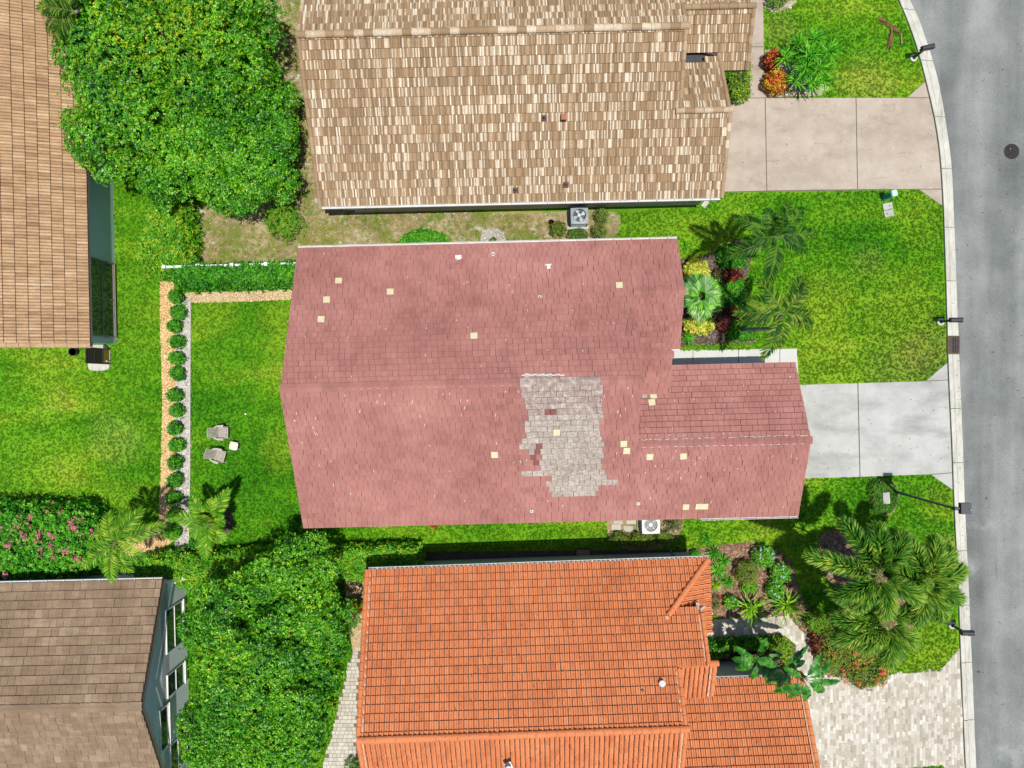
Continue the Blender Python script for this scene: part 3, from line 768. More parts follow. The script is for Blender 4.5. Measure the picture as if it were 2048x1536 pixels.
def wave_tile(w, L, p, A, shape, lift=0.03, seg=5, gap=0.0):
    n = max(2, int(round(w / p)) * seg)
    vs = []; fs = []; wg = w - gap
    zs = []
    for i in range(n + 1):
        t = (i / seg) % 1.0
        if shape == 's': z = A * (max(0.0, math.sin(math.pi * min(t / 0.62, 1.0))) ** 0.8)
        elif shape == 'b': z = A * math.sqrt(max(0.0, 1 - (2 * t - 1) ** 2))
        else: z = A * (0.5 - 0.5 * math.cos(2 * math.pi * t))
        zs.append(z)
    for (y, l) in ((0, lift), (L, 0.0)):
        for i in range(n + 1): vs.append((-wg / 2 + wg * i / n, y, zs[i] + l + 0.012))
    for i in range(n + 1): vs.append((-wg / 2 + wg * i / n, 0, 0.0))
    N = n + 1
    for i in range(n):
        fs.append((i, i + 1, N + i + 1, N + i))
        fs.append((2 * N + i, 2 * N + i + 1, i + 1, i))
    return vs, fs

def lay(planes, roof, name, W, EXP, mat, style, stagger=True, limit=300, tonef=None, matsel=None, jit=1.0, wave=None, nvar=8, hidden=None, cgap=0.016, sgap=0.010, lift=0.048):
    """lays tiles on each slope: the nearest ones visible as parts, the rest as one stuff mesh per roof"""
    recs = []
    for pi, pl in enumerate(planes):
        ab = [pl.ab(u, v) for u, v in pl.poly]
        k = math.sqrt(1 + pl.m ** 2)
        ex = EXP / k
        bmin = min(q[1] for q in ab); bmax = max(q[1] for q in ab)
        rows = int(math.ceil((bmax - bmin) / ex - 1e-6))
        for r in range(rows):
            b0 = bmin + r * ex; b1 = min(b0 + ex, bmax)
            if b1 - b0 < 0.08: continue
            for (a0, a1) in intervals(ab, (b0 + b1) / 2):
                offs = (random.choice((0.0, 0.5, 0.3, 0.75)) if stagger else 0.0) * W
                j0 = math.floor((a0 + offs) / W)
                a = j0 * W - offs
                while a < a1 - 1e-4:
                    c0, c1 = max(a, a0), min(a + W, a1)
                    if c1 - c0 > 0.03:
                        full = (c1 - c0 > W - 1e-3) and (b1 - b0 > ex - 1e-3)
                        uc, vc = pl.uv((c0 + c1) / 2, (b0 + b1) / 2)
                        recs.append((pi, (c0 + c1) / 2, b0, c1 - c0, (b1 - b0) * k, full, uc, vc))
                    a += W
    P3 = [planes[r[0]].pt(r[6], r[7]) for r in recs]
    order = []
    for i, (r, p) in enumerate(zip(recs, P3)):
        q = PX(p.x, p.y, p.z)
        vis = -5 < q[0] < 2053 and -5 < q[1] < 1541 and not (hidden and hidden(q))
        if vis and r[5]: order.append((math.hypot(p.x, p.y) + (CAM_H - p.z) * 2, i))
    order.sort()
    # spread of the largest in view: nearest first
    chosen = set(i for _, i in order[:limit])
    sel = [matsel(i, r, PX(p.x, p.y, p.z)) if matsel else 0 for i, (r, p) in enumerate(zip(recs, P3))]
    mats = mat if isinstance(mat, (list, tuple)) else [mat]
    cache = {}
    rest = MB()
    off = OFF[roof.name]
    for i, (r, p) in enumerate(zip(recs, P3)):
        pi, ac, b0, w, L, full, uc, vc = r
        pl = planes[pi]; E, S, N = pl.axes()
        u0, v0 = pl.uv(ac, b0)
        base = pl.pt(u0, v0, 0.0)
        t = tonef() if tonef else random.random()
        if style == 'flat': vs, fs = flat_tile(w, L - cgap - pl.cg - (0.018 if sel[i] in (1, 2) else 0.0), gap=sgap, lift=lift)
        else:
            if not full:
                nw = max(1, int(round(w / wave[0])))
                vs, fs = wave_tile(w, L - cgap, w / nw, wave[1], wave[2], seg=wave[3], gap=sgap, lift=lift)
            else: vs, fs = wave_tile(w, L - cgap, wave[0], wave[1], wave[2], seg=wave[3], gap=sgap, lift=lift)
        jr = random.gauss(0, 0.010 * jit * (0.4 if sel[i] in (1, 2) else 1.0)); jz = random.uniform(0, 0.006 * jit); jx = random.gauss(0, 0.004 * jit)
        if i in chosen:
            var = random.randrange(nvar)
            key = (round(w, 4), round(L, 4), sel[i], var)
            if key not in cache:
                q = MB()
                if style == 'flat': q.add(vs, fs, 0, t)
                else:
                    for j, f_ in enumerate(fs):
                        if j % 2 == 0 and (j // 2) % max(1, wave[4]) == 0: tt = tonef() if tonef else random.random()
                        q.add([vs[z] for z in f_], [tuple(range(len(f_)))], 0, tt if wave[5] else t)
                cache[key] = q.mesh(name, mats[sel[i]])
            o = bpy.data.objects.new(name, cache[key]); sc.collection.objects.link(o); o.parent = roof
            mt = Matrix((( E.x, S.x, N.x, 0), (E.y, S.y, N.y, 0), (E.z, S.z, N.z, 0), (0, 0, 0, 1)))
            rot = Matrix.Rotation(jr, 4, 'Z')
            o.matrix_basis = Matrix.Translation(base - off + N * jz + E * jx) @ mt @ rot
        else:
            c_, s_ = math.cos(jr), math.sin(jr)
            W3 = [base + E * (x * c_ - y * s_ + jx) + S * (x * s_ + y * c_) + N * (z + jz) for x, y, z in vs]
            if style == 'flat': rest.add(W3, fs, sel[i], t)
            else:
                tt = t
                for j, f_ in enumerate(fs):
                    if (j // 2) % max(1, wave[4]) == 0 and j % 2 == 0: tt = tonef() if tonef else random.random()
                    rest.add([W3[z] for z in f_], [tuple(range(len(f_)))], sel[i], tt if wave[5] else t)
    o = rest.build(name + '_field', mats, roof); o['kind'] = 'stuff'
    return recs

def caps(roof, name, p0, p1, mat, L=0.4, r=0.13, style='round', tonef=None, limit=80):
    p0, p1 = Vector(p0), Vector(p1)
    d = p1 - p0; n = max(1, int(round(d.length / L))); L = d.length / n; d.normalize()
    side = d.cross(Vector((0, 0, 1))).normalized(); up = side.cross(d)
    off = OFF[roof.name]
    meshes = []
    for k in range(6):
        q = MB(); t = tonef() if tonef else random.random()
        N = 8; vs = []
        for (x, rr, dz) in ((0.0, r * 1.06, 0.02), (L * 1.06, r * 0.94, 0.0)):
            for i in range(N + 1):
                a = math.pi * i / N
                if style == 'round': y_, z_ = math.cos(a) * rr, math.sin(a) * rr * 0.85
                else: y_ = (1 - 2 * i / N) * rr; z_ = 0.05 - abs(y_) * 0.42
                vs.append((x, y_, z_ + dz))
        M1 = N + 1
        fs = [(i, M1 + i, M1 + i + 1, i + 1) for i in range(N)] + [tuple(range(M1))[::-1], tuple(range(M1, 2 * M1))]
        if style != 'round': fs = fs[:N] + [tuple(range(M1))[::-1]]
        q.add(vs, fs, 0, t)
        meshes.append(q.mesh(name, mat))
    for i in range(n):
        o = bpy.data.objects.new(name, random.choice(meshes)); sc.collection.objects.link(o); o.parent = roof
        b = p0 + d * (L * i) - off
        o.matrix_basis = Matrix.Translation(b) @ Matrix(((d.x, side.x, up.x, 0), (d.y, side.y, up.y, 0), (d.z, side.z, up.z, 0), (0, 0, 0, 1))) @ Matrix.Rotation(random.gauss(0, 0.012), 4, 'Z')

def gutter(fr, root, a, b, h, mat, name='gutter', w=0.11, d=0.11):
    """a, b in frame (u, v)"""
    A, B = fr.w(*a), fr.w(*b)
    L = math.hypot(B[0] - A[0], B[1] - A[1]); an = math.atan2(B[1] - A[1], B[0] - A[0])
    cx, cy = (A[0] + B[0]) / 2, (A[1] + B[1]) / 2
    m = MB()
    m.box((cx, cy, h - d), (L, w, 0.012), an)
    nx, ny = -math.sin(an), math.cos(an)
    for s_ in (-1, 1):
        m.box((cx + nx * s_ * w / 2, cy + ny * s_ * w / 2, h - d / 2), (L, 0.018, d + 0.012), an)
    n = int(L / 0.9)
    for i in range(n + 1):
        t = (i + 0.5) / (n + 1) - 0.5
        m.box((cx + math.cos(an) * L * t, cy + math.sin(an) * L * t, h - 0.01), (0.03, w, 0.012), an)
    m.build(name, mat, root)

def gable_wall(fr, root, u, vh, mat, th=0.12, along='u', name='gable_wall'):
    """vertical wall across v at constant u: vh list of (v, h)"""
    m = MB(); n = len(vh)
    vs = []
    for du in (0, -th):
        for v, h in vh:
            if along == 'u': x, y = fr.w(u + du, v)
            else: x, y = fr.w(v, u + du)
            vs.append((x, y, h))
    fs = [tuple(range(n)), tuple(range(2 * n - 1, n - 1, -1))] + [(i, n + i, n + (i + 1) % n, (i + 1) % n) for i in range(n)]
    m.add(vs, fs)
    return m.build(name, mat, root)

def vent(root, px, py, h, style):
    x, y = G(px, py, h)
    v = MB()
    if style == 'white_box':
        v.box((x, y, h + 0.03), (0.30, 0.32, 0.03), 0.1); v.box((x, y, h + 0.1), (0.16, 0.17, 0.14), 0.1)
        v.build('roof_vent', M['sealant'], root)
    elif style == 'ring':
        v.tube([(x, y, h - 0.05), (x, y, h + 0.035)], [0.16, 0.13], 14)
        v.tube([(x, y, h), (x, y, h + 0.22)], 0.075, 14, m=1); v.tube([(x, y, h + 0.2), (x, y, h + 0.226)], 0.05, 12, m=2)
        v.build('vent_pipe', [M['sealant'], M['trim'], M['black']], root)
    elif style == 'brown':
        v.tube([(x, y, h - 0.05), (x, y, h + 0.25)], 0.06, 12); v.tube([(x, y, h + 0.23), (x, y, h + 0.262)], 0.04, 12, m=1)
        v.box((x, y, h + 0.05), (0.26, 0.26, 0.02), 0.02, m=0)
        v.build('vent_pipe', [M['rust'], M['black']], root)
    elif style == 'cowl':
        v.tube([(x, y, h - 0.05), (x, y, h + 0.25)], 0.08, 14); v.tube([(x, y, h + 0.25), (x, y, h + 0.30), (x, y, h + 0.38)], [0.15, 0.15, 0.03], 14)
        v.box((x, y, h + 0.03), (0.34, 0.34, 0.02), 0.4, m=0)
        v.build('roof_vent', M['white'], root)

# ---- main house: dusty red shingles -------------------------------------
fr1 = Frame(1.4)
E0 = 2.9
H1 = thing('house', 'long house in the middle with dusty red shingles, cream patches and a weathered grey area', 'house', (0, 0, 0))
N1 = Plane(fr1, [(-10.25, 6.83), (8.2, 6.83), (8.2, 4.2), (5.75, 4.2), (5.75, 0.05), (-10.25, 0.05)], (0, 6.83), E0, (0, -1))
S1 = Plane(fr1, [(-10.3, -6.72), (13.74, -6.72), (13.74, -2.92), (5.75, -2.92), (5.75, 0.05), (-10.3, 0.05)], (0, -6.72), E0, (0, 1))
GN = Plane(fr1, [(5.75, 0.7), (13.74, 0.7), (13.74, -2.92), (5.75, -2.92)], (0, 0.7), 2.98, (0, -1))
SG = Plane(fr1, [(5.75, 1.52), (8.2, 1.52), (8.2, 4.2), (5.75, 4.2)], (0, 1.52), 2.9, (0, 1))
ES = Plane(fr1, [(5.75, -0.62), (7.5, -0.62), (7.5, 1.2), (5.75, 1.2)], (0, -0.62), 3.62, (0, 1), 0.43)
EN = Plane(fr1, [(5.75, 3.07), (7.5, 3.07), (7.5, 1.2), (5.75, 1.2)], (0, 3.07), 3.595, (0, -1), 0.43)
GN.cg, N1.cg = 0.020, 0.006
pl1 = [N1, S1, GN, SG, ES, EN]
roof1 = deck(pl1, H1, M['shingle_dark'])
GREY = [(148, 355), (645, 365), (650, 520), (662, 548), (662, 600), (645, 602), (655, 840), (668, 930), (676, 945), (676, 985), (670, 1028), (732, 1030), (732, 1060), (612, 1070), (610, 1110), (325, 1110), (325, 1070), (305, 1068), (305, 1030), (322, 990), (135, 996), (135, 962), (280, 950), (262, 912), (262, 872), (200, 868), (200, 832), (135, 826), (135, 790), (150, 745), (170, 735), (165, 560), (150, 510)]
GREY = [(1000 + a / 3.2, 640 + b / 3.2) for a, b in GREY]
CREAM = [(678, 563), (654, 601), (643, 640), (781, 585), (948, 673), (1238, 572), (989, 908), (1306, 792), (1303, 806), (1247, 886), (1253, 900), (1299, 912), (1366, 911), (1371, 1012), (1397, 1011), (1409, 1011), (1113, 863)]
DARK = [(1092, 819), (1104, 820), (1074, 891), (1075, 905), (1062, 915), (1068, 928)]
GREYONE = [(1294, 794), (1230, 966)]
pick = {}
def sel1(i, r, q):
    if q[0] > 1000 and 745 < q[1] < 1000 and inside(GREY, np.array([q]))[0]:
        return 2 if q[1] < 826 else 1
    return 0
# first pass to find which tile carries each patch
_rs = random.getstate()
def nearest_rec(recs, planes, pts):
    out = {}
    Q = np.array([PX(*planes[r[0]].pt(r[6], r[7])) for r in recs])
    ok = np.array([r[5] for r in recs])
    for p in pts:
        d = np.hypot(Q[:, 0] - p[0], Q[:, 1] - p[1]) + (~ok) * 30
        out[int(np.argmin(d))] = 1
    return out
W1, X1 = 0.262, 0.292
class _Probe(Exception): pass
def probe(planes, W, EXP):
    st = random.getstate(); recs = []
    for pi, pl in enumerate(planes):
        ab = [pl.ab(u, v) for u, v in pl.poly]; k = math.sqrt(1 + pl.m ** 2); ex = EXP / k
        bmin = min(q[1] for q in ab); bmax = max(q[1] for q in ab)
        for r in range(int(math.ceil((bmax - bmin) / ex - 1e-6))):
            b0 = bmin + r * ex; b1 = min(b0 + ex, bmax)
            if b1 - b0 < 0.08: continue
            for (a0, a1) in intervals(ab, (b0 + b1) / 2):
                offs = random.choice((0.0, 0.5, 0.3, 0.75)) * W
                a = math.floor((a0 + offs) / W) * W - offs
                while a < a1 - 1e-4:
                    c0, c1 = max(a, a0), min(a + W, a1)
                    if c1 - c0 > 0.03:
                        full = (c1 - c0 > W - 1e-3) and (b1 - b0 > ex - 1e-3)
                        uc, vc = pl.uv((c0 + c1) / 2, (b0 + b1) / 2)
                        recs.append((pi, (c0 + c1) / 2, b0, c1 - c0, (b1 - b0) * k, full, uc, vc))
                    a += W
    random.setstate(st)
    return recs
pr = probe(pl1, W1, X1)
cr = nearest_rec(pr, pl1, CREAM); dk = nearest_rec(pr, pl1, DARK); g1 = nearest_rec(pr, pl1, GREYONE)
def sel1b(i, r, q):
    if i in dk: return 4
    if i in g1: return 1
    return sel1(i, r, q)
lay(pl1, roof1, 'shingle', W1, X1, [M['shingle'], M['shingle_grey'], M['shingle_mottled'], M['shingle_cream'], M['shingle_dark']], 'flat', matsel=sel1b,
    tonef=lambda: min(1, max(0, random.gauss(0.5, 0.17))))
for ua, ub, mt in ((-10.25, 0.36, 'shingle'), (0.36, 3.92, 'shingle_mottled'), (3.92, 5.8, 'shingle')):
    caps(roof1, 'ridge_shingle', N1.pt(ua, 0.05, 0.03), N1.pt(ub, 0.05, 0.03), M[mt], 0.36, 0.20, 'v')
caps(roof1, 'ridge_shingle', S1.pt(5.75, -2.92, 0.03), S1.pt(13.78, -2.92, 0.03), M['shingle'], 0.36, 0.19, 'v')
caps(roof1, 'ridge_shingle', SG.pt(5.8, 4.2, 0.03), SG.pt(8.24, 4.2, 0.03), M['shingle'], 0.36, 0.17, 'v')
caps(roof1, 'ridge_shingle', ES.pt(5.8, 1.2, 0.03), ES.pt(7.54, 1.2, 0.03), M['shingle'], 0.36, 0.17, 'v')
# cream repair squares nailed over the shingles
def plane_point(pl, px, py):
    h = 4.0
    for _ in range(12):
        x, y = G(px, py, h); u, v = pl.fr.l(x, y); h = pl.h(u, v)
    return Vector((x, y, h))
for px, py in CREAM:
    pl = N1 if py < 700 else (GN if (px > 1285 and py < 880) else S1)
    if px > 1230 and py < 600: pl = SG if fr1.l(*G(px, py, 3.6))[1] < 4.2 and px > 1270 else N1
    c_ = plane_point(pl, px, py); E_, S_, N_ = pl.axes()
    a_ = random.gauss(0, 0.04); co_, si_ = math.cos(a_), math.sin(a_)
    sz = 0.155; q = MB(); vs = []
    for zz in (0.05, 0.088):
        for sx_, sy_ in ((-1, -1), (1, -1), (1, 1), (-1, 1)):
            X_, Y_ = sx_ * sz * random.uniform(.94, 1.06), sy_ * sz * random.uniform(.94, 1.06)
            vs.append(tuple(c_ + E_ * (X_ * co_ - Y_ * si_) + S_ * (X_ * si_ + Y_ * co_) + N_ * (zz + (0.012 if sy_ < 0 else 0))))
    q.add(vs, [(3, 2, 1, 0), (4, 5, 6, 7), (0, 1, 5, 4), (1, 2, 6, 5), (2, 3, 7, 6), (3, 0, 4, 7)])
    q.build('repair_square', M['shingle_cream'], roof1)
# sealant dabs over cracked shingles
sd = MB()
def dab(pl, px, py, L=0.12, W=0.035, ang=None):
    # find the point on the plane seen at px, py
    h = 4.0
    for _ in range(12):
        x, y = G(px, py, h); u, v = pl.fr.l(x, y); h = pl.h(u, v)
    E, S, N = pl.axes(); a = random.gauss(0, 0.18) if ang is None else ang
    d = S * math.cos(a) + E * math.sin(a); s = N.cross(d)
    c = Vector((x, y, h)) + N * 0.082
    k = 6
    ring = []
    for i in range(k):
        q = 2 * math.pi * i / k
        ring.append(c + d * (math.cos(q) * L / 2 * random.uniform(.8, 1.15)) + s * (math.sin(q) * W / 2 * random.uniform(.7, 1.3)))
    top = c + N * 0.012
    for i in range(k): sd.face([ring[i], ring[(i + 1) % k], top])
dabsN = [(1028, 557), (1018, 572), (1024, 586), (1055, 622), (1048, 640), (1054, 655), (1012, 681), (1055, 681), (928, 569), (935, 566), (841, 567), (816, 556), (853, 658), (936, 656), (914, 642), (851, 712), (901, 749), (1010, 744), (772, 660), (612, 676), (697, 676), (1134, 652), (1166, 569), (1088, 724), (1268, 672), (1186, 650), (1215, 648), (1227, 648), (1245, 674), (704, 754), (632, 756), (1165, 703), (962, 733), (1052, 612), (1145, 622), (649, 509), (1095, 701)]
dabsS = [(690, 790), (760, 789), (788, 788), (755, 803), (769, 806), (825, 803), (886, 787), (900, 786), (921, 800), (935, 800), (929, 814), (923, 829), (1011, 782), (1037, 782), (841, 831), (720, 821), (594, 825), (590, 840), (632, 835), (631, 865), (635, 867), (627, 854), (850, 848), (991, 829), (605, 884), (654, 897), (860, 890), (993, 885), (1208, 791), (1202, 799), (1255, 774), (1264, 790), (1250, 817), (1240, 830), (1235, 822), (1246, 905), (1233, 905), (1226, 918), (1351, 900), (1345, 914), (1398, 914), (1411, 914), (1389, 926), (1323, 930), (1310, 930), (1331, 938), (1355, 942), (1369, 942), (1290, 944), (1256, 948), (1335, 955), (1361, 955), (1401, 952), (1448, 938), (1474, 936), (1477, 915), (1305, 980), (1300, 995), (1582, 910), (1535, 915), (1472, 1002), (1566, 1012), (1592, 915), (1028, 923), (1041, 922), (1053, 919), (1030, 1018), (1095, 1000), (1125, 1010), (1421, 1003), (1543, 910), (662, 920), (668, 968), (702, 985), (790, 960), (870, 990), (748, 940), (900, 940), (930, 1000), (640, 930)]
dabsG = [(1506, 744), (1578, 755), (1486, 772), (1495, 784), (1448, 812), (1365, 788), (1348, 802), (1387, 800), (1465, 800), (1444, 828), (1497, 826), (1418, 827), (1549, 824), (1579, 755), (1344, 858), (1339, 871), (1366, 872), (1446, 868), (1459, 868), (1564, 864), (1313, 871), (1576, 768), (1305, 818), (1291, 857)]
for p in dabsN: dab(N1, *p, L=random.uniform(0.06, 0.14))
for p in dabsS: dab(S1, *p, L=random.uniform(0.09, 0.24), W=0.036)
for p in dabsG: dab(GN, *p, L=random.uniform(0.07, 0.14))
# the sealed line beside both ridges
for i in range(60):
    px = 700 + i * 5.6; dab(S1, px, 776.6 - (px - 700) * 0.0235, 0.15, 0.02, math.pi / 2)
for i in range(74):
    px = 1283 + i * 4.5; dab(GN, px, 881 - (px - 1283) * 0.028 + random.uniform(-1, 1), 0.17, 0.035 if random.random() < .5 else 0.02, math.pi / 2); dab(S1, px, 893 - (px - 1283) * 0.022, 0.17, 0.028, math.pi / 2)
for i in range(17): dab(N1, 1046 + i * 5, 752 - (i % 3) * 0.8, 0.18, 0.07, math.pi / 2)
sdo = sd.build('sealant_dabs', M['sealant'], roof1); sdo['kind'] = 'stuff'
vent(H1, 917, 517, E0 + 0.35, 'white_box'); vent(H1, 986, 510, E0 + 0.25, 'ring'); vent(H1, 1097, 535, E0 + 0.55, 'white_box')
vent(H1, 1079, 595, E0 + 1.1, 'ring'); vent(H1, 1063, 1021, E0 + 0.2, 'ring'); vent(H1, 1275, 1006, E0 + 0.25, 'ring')
gutter(fr1, H1, (-10.25, 6.89), (8.2, 6.89), E0 + 0.06, M['gutter'])
gutter(fr1, H1, (9.0, -6.78), (13.74, -6.78), E0 + 0.04, M['gutter'])
gutter(fr1, H1, (7.4, 1.46), (8.2, 1.46), E0 + 0.04, M['gutter'])
w = MB(); w.prism([fr1.w(*q) for q in [(-9.9, -6.3), (13.4, -6.3), (13.4, 0.3), (7.3, 0.3), (7.3, 1.9), (7.8, 1.9), (7.8, 6.4), (-9.9, 6.4)]], 0, 2.78); w.build('wall', M['stucco_white'], H1)
gable_wall(fr1, H1, 5.72, [(4.2, 3.0), (4.2, 3.95), (0.05, 5.78), (-2.92, 4.4), (-2.92, 3.0)], M['stucco_white'])
gable_wall(fr1, H1, 13.4, [(-6.3, 2.78), (-2.92, 4.3), (0.3, 2.85)], M['stucco_white'])
gable_wall(fr1, H1, -9.8, [(-6.3, 2.78), (0.05, 5.6), (6.4, 2.78)], M['stucco_white'])
gable_wall(fr1, H1, 7.8, [(1.9, 2.78), (4.2, 3.8), (6.4, 2.78)], M['stucco_white'])
gable_wall(fr1, H1, 7.3, [(-0.5, 2.78), (-0.5, 3.4), (1.2, 4.1), (1.9, 3.6), (1.9, 2.78)], M['stucco_white'])
def garage_door(fr, root, u, v0, v1, h=2.2):
    gd = MB(); a = fr.w(u, (v0 + v1) / 2); gd.box((a[0], a[1], h / 2), (0.05, abs(v1 - v0), h), R(fr.deg)); d = gd.build('garage_door', M['trim'], root)
    for i in range(4):
        q = MB(); q.box((a[0] + 0.03, a[1], h * (i + 0.5) / 4), (0.03, abs(v1 - v0) - 0.1, h / 4 - 0.04), R(fr.deg)); q.build('door_panel', M['white'], d)
garage_door(fr1, H1, 13.44, -5.4, -0.5)

# ---- tan tile house, top ------------------------------------------------
fr2 = Frame(1.3)
H2 = thing('house', 'house at the top with tan tiles streaked white', 'house', (0, 15, 0))
N2 = Plane(fr2, [(-9.05, 22.5), (8.0, 22.5), (8.0, 15.65), (-9.05, 15.65)], (0, 22.5), E0, (0, -1), 0.4482)
S2 = Plane(fr2, [(-9.05, 8.83), (10.32, 8.83), (10.32, 12.45), (8.0, 12.45), (8.0, 15.65), (-9.05, 15.65)], (0, 8.83), E0, (0, 1))
PN2 = Plane(fr2, [(8.05, 14.95), (10.3, 15.55), (10.3, 12.45), (8.05, 12.45)], (0, 15.55), 3.13, (0, -1))
WS2 = Plane(fr2, [(10.25, 15.0), (11.7, 15.0), (11.7, 17.5), (8.05, 17.5), (8.05, 16.05), (10.25, 15.6)], (0, 15.0), E0, (0, 1))
WN2 = Plane(fr2, [(8.05, 20.0), (11.7, 20.0), (11.7, 17.5), (8.05, 17.5)], (0, 20.0), E0, (0, -1))
pl2 = [N2, S2, PN2, WS2, WN2]
roof2 = deck(pl2, H2)
def tone2():
    r = random.random()
    return random.uniform(0.68, 0.98) if r < 0.27 else (random.uniform(0.50, 0.66) if r < 0.5 else random.uniform(0.18, 0.5))
lay(pl2, roof2, 'roof_tile', 0.375, 0.405, M['tan_tile'], 'wave', tonef=tone2, wave=(0.125, 0.03, 'c', 4, 2, True), nvar=16, cgap=0.012, sgap=0.010, lift=0.04)
t2 = lambda: random.uniform(0.3, 0.62) if random.random() < 0.75 else random.uniform(0.65, 0.8)
caps(roof2, 'ridge_tile', N2.pt(-9.15, 15.65, 0.05), N2.pt(8.2, 15.65, 0.05), M['tan_tile'], 0.42, 0.16, tonef=t2)
caps(roof2, 'ridge_tile', PN2.pt(7.85, 12.45, 0.05), PN2.pt(10.45, 12.45, 0.05), M['tan_tile'], 0.42, 0.14, tonef=t2)
caps(roof2, 'ridge_tile', WS2.pt(7.95, 17.5, 0.05), WS2.pt(11.85, 17.5, 0.05), M['tan_tile'], 0.42, 0.14, tonef=t2)
caps(roof2, 'rake_tile', S2.pt(-9.12, 8.83, 0.02), S2.pt(-9.12, 15.5, 0.02), M['tan_tile'], 0.40, 0.10, tonef=t2)
caps(roof2, 'rake_tile', N2.pt(-9.12, 22.5, 0.02), N2.pt(-9.12, 15.8, 0.02), M['tan_tile'], 0.40, 0.10, tonef=t2)
caps(roof2, 'rake_tile', S2.pt(10.39, 8.83, 0.02), S2.pt(10.39, 12.3, 0.02), M['tan_tile'], 0.40, 0.10, tonef=t2)
caps(roof2, 'rake_tile', S2.pt(8.05, 12.6, 0.03), S2.pt(8.05, 15.5, 0.03), M['tan_tile'], 0.40, 0.10, tonef=t2)
caps(roof2, 'rake_tile', N2.pt(8.05, 22.5, 0.03), N2.pt(8.05, 15.8, 0.03), M['tan_tile'], 0.40, 0.10, tonef=t2)
caps(roof2, 'rake_tile', PN2.pt(10.35, 15.55, 0.02), PN2.pt(10.35, 12.6, 0.02), M['tan_tile'], 0.40, 0.10, tonef=t2)
caps(roof2, 'rake_tile', WS2.pt(11.76, 15.0, 0.02), WS2.pt(11.76, 17.4, 0.02), M['tan_tile'], 0.40, 0.10, tonef=t2)
for a in ((1088, 237, 1.6), (1132, 370, 0.4), (1031, 381, 0.3)): vent(H2, a[0], a[1], E0 + a[2], 'brown')
x, y = G(1127, 238, E0 + 1.6); v = MB(); v.box((x, y, E0 + 1.72), (0.2, 0.24, 0.3)); v.box((x, y, E0 + 1.89), (0.24, 0.28, 0.05), m=1); v.build('roof_vent', [M['rust'], M['terra']], H2)
gutter(fr2, H2, (-9.05, 8.76), (10.32, 8.76), E0 + 0.06, M['gutter'])
w = MB(); w.prism([fr2.w(*q) for q in [(-8.0, 9.2), (10.0, 9.2), (10.0, 13.0), (9.0, 13.0), (9.0, 15.6), (11.2, 15.6), (11.2, 19.6), (7.7, 19.6), (7.7, 22.0), (-8.0, 22.0)]], 0, 2.78); w.build('wall', M['stucco_tan'], H2)
gable_wall(fr2, H2, -8.3, [(9.35, 2.78), (15.65, 5.6), (22.0, 2.78)], M['stucco_tan'])
gable_wall(fr2, H2, 7.97, [(12.5, 3.2), (12.5, 4.4), (15.65, 5.75), (20.0, 3.9), (20.0, 3.0), (15.0, 2.9)], M['stucco_tan'])
gable_wall(fr2, H2, 10.0, [(9.35, 2.78), (12.45, 4.2), (13.0, 4.0), (13.0, 2.78)], M['stucco_tan'])
fl = MB(); fl.prism([fr2.w(*q) for q in [(8.0, 14.7), (10.25, 15.3), (10.25, 16.4), (8.0, 16.4)]], 2.82, 2.96); fl.build('recess_sheet', M['black'], H2)  # flat black sheet filling the recess between the two slopes
garage_door(fr2, H2, 10.04, 9.8, 12.7)
# windows in the shaded lower wall
for (pa, pb) in ((690, 800), (1362, 1400)):
    a = G(pa, 430, 0.9); b = G(pb, 430, 0.9); cx = (a[0] + b[0]) / 2
    _, y = fr2.w(cx, 9.2)
    wd = MB(); wd.box((cx, y - 0.02, 1.5), (abs(b[0] - a[0]) + 0.1, 0.06, 1.3), R(1.3)); wf = wd.build('window', M['trim'], H2)
    wd = MB(); wd.box((cx, y - 0.06, 1.5), (abs(b[0] - a[0]), 0.03, 1.2), R(1.3)); wd.build('pane', M['glass'], wf)

# ---- orange tile house, bottom ------------------------------------------
fr3 = Frame(2.0)
H3 = thing('house', 'house at the bottom with a bright orange clay tile roof', 'house', (1, -14, 0))
N3 = Plane(fr3, [(-7.28, -8.78), (9.26, -8.78), (7.07, -11.0), (8.5, -11.0), (8.5, -13.2), (7.1, -13.2), (7.1, -15.52), (-7.28, -15.52)], (0, -8.78), E0, (0, -1))
S3 = Plane(fr3, [(-7.28, -22.2), (7.1, -22.2), (7.1, -15.52), (-7.28, -15.52)], (0, -22.2), E0, (0, 1), 0.4537)
HP = Plane(fr3, [(9.26, -8.78), (7.07, -11.0), (8.45, -11.0), (8.45, -12.4), (9.26, -12.4)], (9.26, 0), E0, (-1, 0))
SG3 = Plane(fr3, [(7.1, -15.45), (8.8, -15.0), (8.85, -13.2), (7.1, -13.2)], (0, -15.3), 3.66, (0, 1))
GN3 = Plane(fr3, [(7.1, -14.66), (13.45, -14.66), (13.45, -18.8), (7.1, -18.8)], (0, -14.66), E0, (0, -1))
GS3 = Plane(fr3, [(7.1, -22.9), (13.45, -22.9), (13.45, -18.8), (7.1, -18.8)], (0, -22.9), E0 + 0.02, (0, 1))
pl3 = [N3, S3, HP, SG3, GN3, GS3]
roof3 = deck(pl3, H3)
lay(pl3, roof3, 'roof_tile', 0.222, 0.375, M['orange_tile'], 'wave', stagger=False, tonef=lambda: min(1, max(0, random.gauss(0.5, 0.2))), wave=(0.222, 0.06, 's', 7, 7, True), nvar=14, cgap=0.012, sgap=0.032, lift=0.062)
t3 = lambda: random.uniform(0.45, 0.6)
caps(roof3, 'ridge_tile', N3.pt(-7.4, -15.52, 0.05), N3.pt(7.3, -15.52, 0.05), M['orange_tile'], 0.42, 0.16, tonef=t3)
